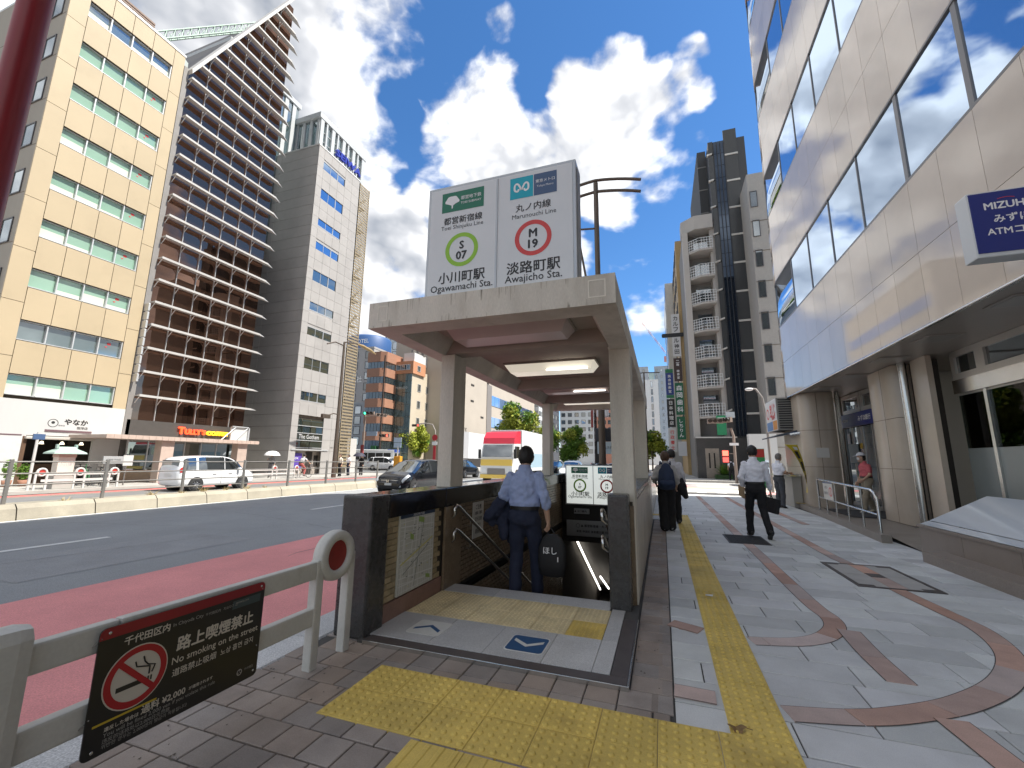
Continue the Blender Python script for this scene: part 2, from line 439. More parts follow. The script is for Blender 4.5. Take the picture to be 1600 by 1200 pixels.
sheet('far_lane_line', -21.9, -21.8, -60, 24, -0.120, mat('faded_orange_line', (0.5, 0.36, 0.2), .8))
sheet('stop_line', -14.2, -6.6, 20.5, 20.95, -0.120, whitepaint)
for k in range(13):
    sheet('crossing_stripe', -14 + k * 0.9, -13.55 + k * 0.9, 22.0, 25.6, -0.120, whitepaint)
patchm = mat('asphalt_patch', (0.28, 0.285, 0.29), 0.85, var=0.12, vscale=1.5, fine=0.25, fscale=80, bump=0.3, bscale=200)
for (x0, x1, y0, y1) in ((-9.2, -7.4, 3.2, 6.4), (-13.4, -11.9, 9.5, 15.5), (-12.6, -11.2, -2.0, 4.6)): sheet('road_patch', x0, x1, y0, y1, -0.1215, patchm)
crk = MB(); rc = random.Random(4)
for (x, y, dx, dy, n) in ((-8.9, 2.0, .02, .3, 26), (-12.2, 3.0, -.01, .3, 34), (-7.0, 8.0, -.25, .06, 18), (-4.4, 2.6, .015, .3, 20), (-13.2, 6.2, .2, .05, 14), (-5.6, 5.5, -.03, .28, 20)):
    p = Vector((x, y, -.1185))
    for k in range(n):
        q = p+Vector((dx+rc.uniform(-.06, .06), dy+rc.uniform(-.06, .06), 0)); t_ = (q-p).normalized(); nn = Vector((-t_.y, t_.x, 0))*rc.uniform(.003, .009)
        crk.quad([p-nn, q-nn, q+nn, p+nn]); p = q
stuff(crk.build('road_cracks', mat('crack_dark', (.18, .18, .18), .9)))
# the side street that meets the avenue beyond the bank
side_st = mat('side_street_sunlit', (0.40, 0.39, 0.37), 0.8, var=0.1, vscale=.6, fine=0.1, fscale=40)  # glare of the sunlit street put into this pale colour
sheet('side_street', -2.9, 60, 22.6, 36.4, -0.128, side_st)
for k in range(9):
    sheet('crossing_stripe', -2.2 + k * 0.95, -1.75 + k * 0.95, 23.6, 27.4, -0.124, whitepaint)
sheet('side_red_lane', -2.9, 2.0, 29.5, 31.4, -0.123, redlane)
sheet('side_red_lane', 4.4, 9.5, 24.6, 26.4, -0.123, redlane)
sheet('yellow_line', -2.6, 6.0, 28.3, 28.5, -0.122, yellowpaint)
sheet('yellow_line', -2.6, 6.0, 22.9, 23.1, -0.122, yellowpaint)

# pavement slab with the stairwell cut out
side = MB()
def slab_top(x0, x1, y0, y1, z0=-0.14, z1=-0.012): side.box((x0, y0, z0), (x1, y1, z1))
slab_top(-2.62, HX0, -12, 22.5); slab_top(HX1, 12, HY0, 22.5); slab_top(HX0, 12, -12, HY0); slab_top(HX0, HX1, HY1, 22.5)
sidewalk = struct(side.build('sidewalk', grout))
sidewalk['label'] = 'near pavement of brown and grey stone'
farwalk = MB().box((-60, -60, -0.14), (-23.3, 36, 0)).build('far_pavement', farpave); struct(farwalk)
struct(MB().box((-6.8, 36.4, -0.14), (60, 300, 0.02)).build('pavement_beyond', farpave))
struct(MB().box((-60, 52, -0.14), (-23.3, 300, 0.0)).build('far_pavement_beyond', farpave))

def tile_mesh(name, w, d, m, inset=0.004, z=0.0, depth=0.012, gap=0.0036):
    mb = MB(); hw, hd = w / 2 - gap, d / 2 - gap * 1.35
    def lv(i, zz): return [(-hw + i, -hd + i, zz), (hw - i, -hd + i, zz), (hw - i, hd - i, zz), (-hw + i, hd - i, zz)]
    a, b, c = lv(0, z - depth), lv(0, z - inset), lv(inset, z)
    mb.loft([a, b, c], caps=False, smooth=False); mb.quad(c)
    return mb.mesh(name, m)
# kerb stones
kb = tile_mesh('kerb_stone', 0.36, 0.6, kerbstone, 0.012, 0.0, 0.15)
for k in range(46):
    put('kerb_stone', kb, sidewalk, (-2.8, 0.25 + 0.6 * k, 0.001 + random.uniform(-.002, .002)))
# brown square paving round the entrance
bt = [tile_mesh('brown_tile', 0.2, 0.2, browntile), tile_mesh('brown_tile', 0.095, 0.2, browntile)]
for j in range(12):
    y = 0.54 + j * 0.2
    x0 = -2.52 - (0.1 if j % 2 else 0)
    for i in range(14):
        x = x0 + 0.2 * i
        if x > -0.09 or x < -2.62: continue
        put('brown_tile', bt[0], sidewalk, (x, y, random.uniform(-0.0016, 0.0006)))
    if j % 2: put('brown_tile', bt[1], sidewalk, (-0.07, y, random.uniform(-0.0016, 0.0)))
for j in range(43):      # strip beside the entrance's flank
    put('brown_tile', bt[0], sidewalk, (-0.16, 2.94 + 0.2 * j, random.uniform(-0.0016, 0.0)))
    put('brown_tile', bt[1], sidewalk, (-0.05, 2.94 + 0.2 * j, random.uniform(-0.0016, 0.0)))
for i in range(12): put('brown_tile', bt[0], sidewalk, (-2.42 + .2 * i, 2.94, random.uniform(-0.0016, 0.0)))
for j in range(1, 3):
    for i in range(2): put('brown_tile', bt[0], sidewalk, (-2.52 + .2 * i, 2.94 + 0.2 * j, random.uniform(-0.0016, 0.0)))
# grey flagstones in running bond; the nearest 300 are single stones, the rest one mesh
gm = {}
cnt = 0; rest = MB()
for j in range(66):
    y = 1.2 + 0.3 * j + 0.15
    x = 0.0; first = True
    off = (j * 0.37) % 0.6
    while x < 3.95:
        w = off if first and off > 0.12 else 0.6
        if random.random() < 0.25 and not first: w = 0.9
        if x + w > 3.8: w = 3.95 - x
        first = False
        if w < 0.1: x += w; continue
        w = round(w, 2)
        if cnt < 292:
            if w not in gm: gm[w] = tile_mesh('flagstone', w, 0.3, greystone, 0.004, gap=0.0042)
            put('flagstone', gm[w], sidewalk, (x + w / 2, y, random.uniform(-0.0015, 0.0))); cnt += 1
        else:
            rest.box((x + .005, y - .145, -0.012), (x + w - .005, y + .145, -0.0005 + random.uniform(-.001, 0)))
        x += w
for j in range(14):
    rest.box((-0.3 + .003, 11.55 + 0.75 * j, -0.012), (-0.003, 12.29 + 0.75 * j, -0.001))
o = stuff(rest.build('flagstones_beyond', greystone, sidewalk))
# russet bands set in the flags
_bz = [0]; joints = MB()
def band(pts, w=0.155, seglen=0.55):
    _bz[0] += 1
    P = [Vector((p[0], p[1], 0)) for p in pts]
    # Catmull-Rom resample
    Q = []
    for i in range(len(P) - 1):
        p0, p1, p2, p3 = P[max(i-1, 0)], P[i], P[i+1], P[min(i+2, len(P)-1)]
        n = max(2, int((p2-p1).length / 0.06))
        for k in range(n):
            t = k / n
            Q.append(0.5*((2*p1)+(p2-p0)*t+(2*p0-5*p1+4*p2-p3)*t*t+(3*p1-p0-3*p2+p3)*t**3))
    Q.append(P[-1])
    acc = 0; cur = [Q[0]]; out = []
    for a, b in zip(Q, Q[1:]):
        cur.append(b); acc += (b-a).length
        if acc > seglen: out.append(cur); cur = [b]; acc = 0
    if len(cur) > 1: out.append(cur)
    for c in out:
        mb = MB(); top = 0.0025+.0006*_bz[0]
        L, Rr, JL, JR = [], [], [], []
        for i, p in enumerate(c):
            t = (c[min(i+1, len(c)-1)]-c[max(i-1, 0)]).normalized(); nrm = Vector((-t.y, t.x, 0))
            if i == 0: p = p + t*.0025
            if i == len(c)-1: p = p - t*.0025
            L.append(p+nrm*w/2); Rr.append(p-nrm*w/2); JL.append(p+nrm*(w/2+.006)); JR.append(p-nrm*(w/2+.006))
        rings = [[(l.x, l.y, -.008), (l.x, l.y, top), (r.x, r.y, top), (r.x, r.y, -.008)] for l, r in zip(L, Rr)]
        mb.loft(rings, smooth=False); mb.build('band_stone', bandstone, sidewalk, recalc=True)
        for a_, b_ in zip(range(len(L)-1), range(1, len(L))):
            for (q0, q1, q2, q3) in ((JL[a_], JL[b_], L[b_], L[a_]), (Rr[a_], Rr[b_], JR[b_], JR[a_])): joints.quad([(v.x, v.y, top-.0012) for v in (q0, q3, q2, q1)] if False else [(v.x, v.y, top-.0012) for v in (q3, q2, q1, q0)])
band([(1.32, 20), (1.33, 14), (1.34, 10), (1.35, 7.8), (1.35, 6.2), (1.36, 5.3), (1.39, 4.98), (1.34, 4.7), (1.17, 4.42), (0.93, 4.24), (0.60, 4.14)])
band([(2.38, 20), (2.38, 14), (2.39, 8.6), (2.42, 7.7), (2.45, 6.3), (2.5, 5.62), (2.53, 5.1), (2.38, 4.52), (2.06, 4.0), (1.63, 3.57), (1.23, 3.3), (0.95, 3.17), (0.60, 3.08)])
band([(1.43, 4.68), (1.40, 4.2), (1.40, 3.73)], 0.16)
band([(1.45, 3.33), (1.49, 2.9), (1.52, 2.4), (1.56, 1.5)], 0.16)
band([(0.0, 4.32), (0.24, 4.21)], 0.15); band([(0.0, 3.12), (0.24, 3.11)], 0.15)
band([(3.05, 20), (3.05, 14), (3.08, 12)], 0.15)

stuff(joints.build('band_joints', grout, sidewalk))
# tactile paving: a thing of its own in two kinds of plate
def dot_tile(name, w, d, nx, nyy, m, z=0.006, r0=0.018, r1=0.0115, h=0.008, pitch=0.06):
    mb = MB(); hw, hd = w/2-.0015, d/2-.0015
    def lv(i, zz): return [(-hw+i, -hd+i, zz), (hw-i, -hd+i, zz), (hw-i, hd-i, zz), (-hw+i, hd-i, zz)]
    mb.loft([lv(0, -.01), lv(0, z-.002), lv(.003, z)], caps=False, smooth=False); mb.quad(lv(.003, z))
    for a in range(nx):
        for b in range(nyy):
            cx, cy = (a-(nx-1)/2)*pitch, (b-(nyy-1)/2)*pitch
            S = 8; rg = lambda r, zz: [(cx+r*math.cos(2*math.pi*k/S), cy+r*math.sin(2*math.pi*k/S), zz) for k in range(S)]
            mb.loft([rg(r0, z), rg(r0*.86, z+h*.6), rg(r1*.8, z+h)], caps=False); mb.quad(rg(r1*.8, z+h))
    return mb.mesh(name, m)
def bar_tile(name, w, d, n, m, z=0.006, h=0.005):
    mb = MB(); hw, hd = w/2-.0015, d/2-.0015
    def lv(i, zz): return [(-hw+i, -hd+i, zz), (hw-i, -hd+i, zz), (hw-i, hd-i, zz), (-hw+i, hd-i, zz)]
    mb.loft([lv(0, -.01), lv(0, z-.002), lv(.003, z)], caps=False, smooth=False); mb.quad(lv(.003, z))
    for a in range(n):
        cx = (a-(n-1)/2)*0.075; e = hd-.006
        q = lambda r, zz, ee: [(cx-r, -ee, zz), (cx+r, -ee, zz), (cx+r, ee, zz), (cx-r, ee, zz)]
        mb.loft([q(.016, z, e), q(.010, z+h, e-.005)], caps=False, smooth=False); mb.quad(q(.010, z+h, e-.005))
    return mb.mesh(name, m)
DT = dot_tile('tactile_tile', .3, .3, 5, 5, tactile); DH = dot_tile('tactile_tile', .12, .3, 2, 5, tactile)
BT = bar_tile('tactile_tile', .3, .3, 4, tactile)
tp = thing('tactile_paving', 'yellow studded tactile paving across the brown tiles and up the pavement', 'tactile paving', (0.42, 3, 0))
jit = lambda: random.uniform(-.0012, .0012)
for j in range(2):
    for i in range(7): put('tactile_tile', DT, tp, (-1.74+.3*i, 2.61-.3*j, jit()))
    put('tactile_tile', DH, tp, (-1.74+.3*7-.09, 2.61-.3*j, jit()))
for j in range(4):
    for i in (4, 5, 6): put('tactile_tile', DT, tp, (-1.74+.3*i, 2.01-.3*j, jit())) if i > 4 else None
    put('tactile_tile', DH, tp, (-1.74+.3*7-.09, 2.01-.3*j, jit()))
for k in range(38):
    y = 1.11+.3*k
    put('tactile_tile', DT if y < 5.6 else BT, tp, (0.42, y, jit()))
for i in range(3): put('tactile_tile', DT, tp, (0.12-.3*i+.3 if i else 0.42, 12.51, jit())) if i == 0 else put('tactile_tile', BT, tp, (0.42-.3*i, 12.51, jit()))
for j in range(4):
    for i in range(2): put('tactile_tile', BT, tp, (-1.12+.3*i, 1.995-.3*j, jit()))

# ================================================================== subway entrance
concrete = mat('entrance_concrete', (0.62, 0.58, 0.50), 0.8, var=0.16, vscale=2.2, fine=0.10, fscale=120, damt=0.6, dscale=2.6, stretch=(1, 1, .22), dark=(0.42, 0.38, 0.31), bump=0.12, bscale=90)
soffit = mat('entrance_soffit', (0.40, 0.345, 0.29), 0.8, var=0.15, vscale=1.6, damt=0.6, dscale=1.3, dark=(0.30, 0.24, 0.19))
darkgran = mat('dark_granite', (0.055, 0.054, 0.053), 0.28, spec=0.5, var=0.2, vscale=6, fine=0.55, fscale=130, rvar=0.1)
blackgran = mat('polished_black_granite', (0.018, 0.017, 0.016), 0.12, spec=0.6, var=0.2, vscale=5, fine=0.4, fscale=140, rvar=0.06)
brickm = mat('glazed_brick', (0.40, 0.32, 0.19), 0.3, var=0.15, vscale=7, fine=0.1, fscale=100, obj=0.22, damt=0.35, dscale=3)
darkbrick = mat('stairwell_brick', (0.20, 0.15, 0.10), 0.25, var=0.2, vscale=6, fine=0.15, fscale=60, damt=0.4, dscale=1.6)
mortar = mat('mortar', (0.06, 0.05, 0.04), 0.9, var=0.2, vscale=8)
pinkgran = mat('pink_granite', (0.28, 0.165, 0.13), 0.45, var=0.15, vscale=8, fine=0.4, fscale=150, damt=0.4, dscale=3)
greygran = mat('step_granite', (0.50, 0.50, 0.495), 0.6, var=0.1, vscale=3, fine=0.3, fscale=160, obj=0.1, damt=0.35, dscale=1.6, dark=(0.34, 0.33, 0.32))
wallgran = mat('outer_wall_stone', (0.42, 0.375, 0.31), 0.4, var=0.15, vscale=2.5, fine=0.14, fscale=120, obj=0.05, damt=0.5, dscale=1.5, dark=(0.16, 0.135, 0.105))
steel = mat('stainless_steel', (0.62, 0.62, 0.60), 0.25, metal=1.0, var=0.08, vscale=6)
darksteel = mat('grey_painted_steel', (0.17, 0.16, 0.15), 0.45, metal=0.3, var=0.1)
gapdark = mat('joint_shadow_gap', (0.05, 0.045, 0.04), 0.9)

ent = thing('subway_entrance', 'concrete canopy on four pillars over a stair down to the subway', 'subway entrance', (-1.4, 6.5, 0))
LZ = 0.03
# landing
mb = MB(); mb.box((-2.30, 3.01, -0.02), (-0.27, 4.62, LZ - .012)); mb.build('landing_base', grout, ent)
mb = MB()
mb.box((-2.24, 3.005, 0.0), (-0.275, 3.115, LZ - .004), bev=.004); mb.box((-0.385, 3.118, 0.0), (-0.275, 4.2, LZ - .004), bev=.004)
mb.build('flood_barrier_sill', mat('sill_bronze', (0.085, 0.07, 0.065), .5, var=.2, vscale=8), ent)
mb = MB(); mb.box((-2.24, 2.995, 0.0), (-0.262, 3.003, LZ), bev=.002); mb.box((-0.272, 3.006, 0.0), (-0.262, 4.2, LZ), bev=.002)
mb.build('sill_edge', steel, ent)
for (x0, x1, y0, y1) in ((-2.29, -1.75, 3.12, 3.655), (-1.75, -1.3, 3.12, 3.655), (-1.3, -.86, 3.12, 3.655), (-.86, -.51, 3.12, 3.655), (-.51, -.39, 3.12, 3.655), (-.51, -.39, 3.655, 4.4)):
    MB().box((x0+.0015, y0+.0015, 0), (x1-.0015, y1-.0015, LZ+random.uniform(-.0015, 0)), bev=.003).build('landing_stone', greygran, ent)
CT = dot_tile('tactile_tile', .295, .345, 7, 8, tactilefade, z=0.004, r0=.0115, r1=.008, h=.004, pitch=.04)
YT = dot_tile('tactile_tile', .295, .345, 7, 8, tactile, z=0.004, r0=.0115, r1=.008, h=.004, pitch=.04)
for j in range(2):
    for i in range(6):
        put('tactile_tile', YT if (i == 5 and j == 0) else CT, ent, (-2.135+.295*i, 3.83+.345*j, LZ-.006+jit()))
for (x0, x1) in ((-2.29, -1.7), (-1.7, -1.12), (-1.12, -.53)):
    MB().box((x0+.0015, 4.352, 0), (x1-.0015, 4.618, LZ-.001), bev=.004).build('landing_stone', greygran, ent)
# stair flight
tread = mat('stair_tread', (0.16, 0.15, 0.14), .6, var=.15, fine=.2, fscale=120)
sm = MB().box((0, 0, -.16), (HX1-HX0, .31, 0), bev=.006).mesh('step', tread)
NST = 21
for k in range(NST): put('step', sm, ent, (HX0, 4.62+.29*k, LZ-.155*(k+1)))
MB().box((HX0, 4.62+.29*NST, -3.6), (HX1, 22, -3.35)).build('lower_floor', tread, ent)
# side walls below ground, head wall and tunnel roof
inner = MB()
inner.box((HX0-.25, 4.3, -3.6), (HX0-.012, 22, .90)); inner.build('left_wall', mortar, ent)
MB().box((HX1+.012, 4.66, -3.6), (HX1+.22, 22, .95)).build('right_wall', darkbrick, ent)
MB().box((HX0, 10.35, -.45), (HX1, 10.6, .92)).build('head_wall', mat('head_wall_black', (0.03, .028, .026), .3, var=.2), ent)
MB().prism([(10.62, -.02), (20.5, -5.3), (20.5, -5.0), (10.62, .15)], HX0, HX1, axis='x').build('tunnel_roof', mat('tunnel_roof_dark', (.09, .08, .07), .7), ent)
MB().box((HX0, 18.5, -5), (HX1, 18.7, -3.0)).build('tunnel_end_wall', darkbrick, ent)
# near left wall: bricks, pink plinth
MB().box((-2.55, 3.1, 0), (-2.315, 4.34, .90)).build('wall_core', mortar, ent)
bk = MB().box((-.008, -.05, -.0235), (.012, .05, .0235), bev=.003).mesh('brick', brickm)
bkh = MB().box((-.008, -.0235, -.0235), (.012, .0235, .0235), bev=.003).mesh('brick', brickm)
for r in range(14):
    z = .205+.0515*r
    for c in range(11):
        y = 3.31+.104*c+(.052 if r % 2 else 0)
        if y > 4.26: continue
        put('brick', bk, ent, (-2.31+random.uniform(-.001, .001), y, z))
    put('brick', bkh, ent, (-2.31, 3.282 if r % 2 else 4.26, z)) if r % 2 else None
sb = MB()
for r in range(62):
    z = .865-.0515*r
    for c in range(57):
        y = 4.62+.104*c+(.052 if r % 2 else 0)
        if y > 10.28 or z < LZ-.155*((y-4.46)/.29)-.1: continue
        sb.add([(-2.312, y-.05, z-.0235), (-2.312, y+.05, z-.0235), (-2.312, y+.05, z+.0235), (-2.312, y-.05, z+.0235),
                (-2.300, y-.047, z-.021), (-2.300, y+.047, z-.021), (-2.300, y+.047, z+.021), (-2.300, y-.047, z+.021)],
               [(4, 5, 6, 7), (0, 1, 5, 4), (1, 2, 6, 5), (2, 3, 7, 6), (3, 0, 4, 7)])
stuff(sb.build('stairwell_bricks', darkbrick, ent))
MB().box((-2.315, 3.27, 0.0), (-2.285, 4.32, .175), bev=.004).build('plinth', pinkgran, ent)
# copings, end posts
mb = MB(); mb.box((-2.58, 3.29, .885), (-2.265, 4.33, 1.09), bev=.012); mb.build('coping', blackgran, ent)
mb = MB(); mb.box((-2.58, 4.335, .885), (-2.265, 10.28, 1.09), bev=.012); mb.build('coping', blackgran, ent)
mb = MB(); mb.box((-2.58, 10.285, .885), (-.30, 10.62, 1.09), bev=.012); mb.build('coping', blackgran, ent)
mb = MB(); mb.box((-2.56, 3.04, 0), (-2.262, 3.285, 1.095), bev=.02); mb.build('end_post', darkgran, ent)
mb = MB(); mb.box((-.535, 4.42, 0), (-.335, 4.66, 1.075), bev=.02); mb.build('end_post', darkgran, ent)
# right wall outer stones and coping
MB().box((-.50, 4.67, 0), (-.31, 11.4, .99)).build('right_wall_core', mortar, ent)
for k in range(7):
    MB().box((-.312, 5.04+.91*k+.003, 0.0), (-.285, 5.04+.91*(k+1)-.003, .985), bev=.003).build('wall_panel', wallgran, ent)
mb = MB(); mb.box((-.54, 5.04, .99), (-.285, 11.4, 1.07), bev=.012); mb.build('coping', darkgran, ent)
# pillars
for (x0, x1, y0, y1, z0) in ((-2.44, -2.265, 4.42, 4.74, 1.09), (-2.44, -2.265, 9.0, 9.32, 1.09), (-.51, -.285, 4.70, 5.03, 0), (-.51, -.285, 9.0, 9.33, 1.07)):
    MB().box((x0, y0, z0), (x1, y1, 2.63), bev=.008).build('pillar', concrete, ent)
MB().box((-2.29, 4.335, .0), (-2.262, 4.74, .884), bev=.004).build('pillar_facing', darkbrick, ent)
# canopy: rim, soffit, cross beams
CX0, CX1, CY0, CY1 = -2.6, -.285, 3.25, 10.45
def trap(x0, x1, y0, y1, za, zb, ins):
    return [[(x0+ins, y0+ins, za), (x1-ins, y0+ins, za), (x1-ins, y1-ins, za), (x0+ins, y1-ins, za)], [(x0, y0, zb), (x1, y0, zb), (x1, y1, zb), (x0, y1, zb)]]
mb = MB()
outer_b, outer_t = [(CX0, CY0), (CX1, CY0), (CX1, CY1), (CX0, CY1)], None
innr = [(CX0+.2, CY0+.26), (CX1-.2, CY0+.26), (CX1-.2, CY1-.26), (CX0+.2, CY1-.26)]
innt = [(CX0+.3, CY0+.40), (CX1-.3, CY0+.40), (CX1-.3, CY1-.40), (CX0+.3, CY1-.40)]
for i in range(4):
    j = (i+1) % 4
    A, B = outer_b[i], outer_b[j]; C, D = innr[i], innr[j]; E_, F = innt[i], innt[j]
    mb.quad([(*A, 2.62), (*A, 2.87), (*B, 2.87), (*B, 2.62)][::-1])
    mb.quad([(*A, 2.62), (*B, 2.62), (*D, 2.62), (*C, 2.62)][::-1])
    mb.quad([(*C, 2.62), (*D, 2.62), (*F, 2.80), (*E_, 2.80)][::-1])
mb.build('canopy_rim', concrete, ent, recalc=False)
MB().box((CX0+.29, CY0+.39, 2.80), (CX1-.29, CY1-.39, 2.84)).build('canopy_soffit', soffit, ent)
MB().box((CX0+.002, CY0+.002, 2.845), (CX1-.002, CY1-.002, 2.868)).build('canopy_top', concrete, ent)
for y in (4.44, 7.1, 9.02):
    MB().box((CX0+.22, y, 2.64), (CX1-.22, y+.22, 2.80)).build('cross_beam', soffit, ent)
pm_ = mat('mortar_patch', (.70, .66, .57), .85, var=.1, vscale=9)
for (x, w_) in ((-2.50, .11), (-.50, .14)):
    for (a_, b_, c_, d_) in ((x, x+w_, 2.68, 2.69), (x, x+w_, 2.82, 2.83), (x, x+.01, 2.69, 2.82), (x+w_-.01, x+w_, 2.69, 2.82)): MB().box((a_, CY0-.002, c_), (b_, CY0+.01, d_)).build('mortar_patch', pm_, ent)
drip = MB(); rd = random.Random(8)
for k in range(46):
    x = rd.uniform(CX0+.02, CX1-.02); l = rd.uniform(.02, .13); w_ = rd.uniform(.002, .009)
    if rd.random() < .5: drip.quad([(x-w_, CY0-.0012, 2.868), (x-w_*.3, CY0-.0012, 2.868-l), (x+w_*.3, CY0-.0012, 2.868-l), (x+w_, CY0-.0012, 2.868)])
    else: drip.quad([(x-w_, CY0-.0012, 2.622), (x+w_, CY0-.0012, 2.622), (x+w_*.4, CY0-.0012, 2.622+l*.5), (x-w_*.4, CY0-.0012, 2.622+l*.5)])
stuff(drip.build('rain_streaks', mat('streak_grey', (.45, .41, .34), .9), ent))
# handrails: two pairs down the left wall, one on the right
def rail_line(x, z0):
    pts = [(x-.05, 4.50, z0-.10), (x, 4.47, z0-.06), (x, 4.46, z0-.01), (x, 4.50, z0+.03), (x, 4.58, z0)]
    for k in range(1, 7): pts.append((x, 4.58+.95*k, z0-.508*k))
    return pts
for i, z0 in enumerate((.86, .60)):
    MB().tube(rail_line(-2.22, z0), .021, seg=10).build('handrail', steel, ent)
    for k in range(4):
        y = 4.9+1.5*k; z = z0-.535*(y-4.58)
        MB().tube([(-2.22, y, z-.02), (-2.22, y, z-.07), (-2.30, y, z-.07)], .008, seg=6).build('bracket', steel, ent)
    MB().tube([(HX1-.08+(p[0]+2.22)*-1, p[1]+.05, p[2]+.02) for p in rail_line(-2.22, z0)], .021, seg=10).build('handrail', steel, ent)
# tube lights low on the stairwell's right wall
lit = mat('lit_tube', (1, 1, 1), .4, emit=(1.0, .96, .88), estr=0.8)
for k, (p_, q_) in enumerate((((-2.2, 11.6, -.66), (-2.2, 12.92, -1.40)), ((-2.2, 12.96, -1.42), (-2.2, 14.26, -2.14)), ((-2.2, 14.30, -2.16), (-2.2, 15.6, -2.88)), ((-1.9, 13.6, -1.98), (-1.9, 15.5, -2.80)))):
    tag(MB().tube([p_, q_], .028, seg=8).build('tube_light', lit), ('topmost bright tube light', 'middle bright tube light', 'lowest bright tube light', 'short separate bright tube light')[k]+' slanting down inside the dark stairwell', 'tube light', 'tube lights inside the stairwell')
# ceiling lights under the canopy
lensoff = mat('light_lens_pink', (0.60, 0.50, 0.46), .3, var=.05)
lenson = mat('light_lens_warm', (0.75, 0.70, 0.58), .3, emit=(1.0, .93, .76), estr=0.11)
housing = mat('light_housing', (0.35, .31, .26), .6)
for (y0, y1, m, lab) in ((3.93, 4.38, lensoff, 'unlit pinkish fluorescent ceiling light nearest the canopy edge'), (5.75, 6.2, lenson, 'glowing cream fluorescent ceiling light, second from the canopy edge'),
                       (7.75, 8.15, lensoff, 'slim ceiling light with one lit half, third from the canopy edge'), (9.35, 9.75, lenson, 'pale ceiling light at the far end of the canopy')):
    t = thing('ceiling_light', lab, 'ceiling light', (-1.47, (y0+y1)/2, 2.8), 'fluorescent lights under the canopy')
    MB().box((-2.15, y0-.02, 2.772), (-.80, y1+.02, 2.799)).build('housing', housing, t)
    a = [(-2.06, y0+.07, 2.665), (-.89, y0+.07, 2.665), (-.89, y1-.07, 2.665), (-2.06, y1-.07, 2.665)]
    b = [(-2.13, y0, 2.772), (-.82, y0, 2.772), (-.82, y1, 2.772), (-2.13, y1, 2.772)]
    MB().loft([a, b], smooth=False).build('lens', m, t)
    if y0 > 5: MB().tube([(-1.5, y0+.02, 2.668), (-.92, y0+.02, 2.668)], .012, seg=6).build('tube', lit, t)

# ================================================================== signs of the entrance
signwhite = mat('sign_white', (0.66, 0.68, 0.69), .35, var=.03, vscale=2)
signframe = mat('sign_frame_aluminium', (0.42, 0.43, 0.43), .35, metal=.7, var=.06)
INK = mat('print_black', (0.02, 0.02, 0.022), .5)
PG = mat('print_green', (0.01, 0.16, 0.09), .4); PT = mat('print_teal', (0.0, 0.36, 0.47), .4); PN = mat('print_navy', (0.055, 0.10, 0.20), .4)
PL = mat('print_lime', (0.27, 0.52, 0.03), .4); PR = mat('print_red', (0.62, 0.055, 0.05), .4); PW = mat('print_white', (0.8, 0.8, 0.8), .5)
def logo_leaf(mb, c, s, X, Z, m=0):
    """fan-shaped ginkgo leaf"""
    c = Vector(c); pts = []
    for k in range(25):
        a = R(-12)+R(204)*k/24; r = s*(1+.05*math.cos(6*a))
        pts.append(c+X*(r*math.cos(a))+Z*(r*.82*math.sin(a)))
    pts += [c-X*(.42*s)-Z*(.38*s), c-X*(.10*s)-Z*(.55*s), c-X*(.05*s)-Z*(1.05*s), c+X*(.10*s)-Z*(.95*s), c+X*(.13*s)-Z*(.55*s), c+X*(.45*s)-Z*(.35*s)]
    mid = c-Z*(.1*s)
    n = len(pts); mb.add([mid]+pts, [(0, 1+i, 1+(i+1) % n) for i in range(n)], m)
def logo_m(mb, c, s, X, Z, m=0):
    """rounded looping M of two mirrored hooks"""
    c = Vector(c)
    for sg in (-1, 1):
        pts = [(-.02, -.30), (-.16, .02), (-.34, .34), (-.55, .42), (-.72, .20), (-.70, -.28), (-.40, -.42), (-.28, -.18)]
        P = []
        for i in range(len(pts)-1):
            p0, p1, p2, p3 = pts[max(i-1, 0)], pts[i], pts[i+1], pts[min(i+2, len(pts)-1)]
            for k in range(5):
                t = k/5
                P.append(tuple(.5*(2*p1[a]+(p2[a]-p0[a])*t+(2*p0[a]-5*p1[a]+4*p2[a]-p3[a])*t*t+(3*p1[a]-p0[a]-3*p2[a]+p3[a])*t**3) for a in (0, 1)))
        P.append(pts[-1]); vs = []
        for i, p in enumerate(P):
            q0, q1 = P[max(i-1, 0)], P[min(i+1, len(P)-1)]
            tx, ty = q1[0]-q0[0], q1[1]-q0[1]; l = math.hypot(tx, ty) or 1; nx, nz = -ty/l*.10, tx/l*.10
            for e in (1, -1):
                vs.append(c+X*(sg*(p[0]+nx*e)*s)+Z*((p[1]+nz*e)*s))
        mb.add(vs, [(2*i, 2*i+1, 2*i+3, 2*i+2) for i in range(len(P)-1)], m)
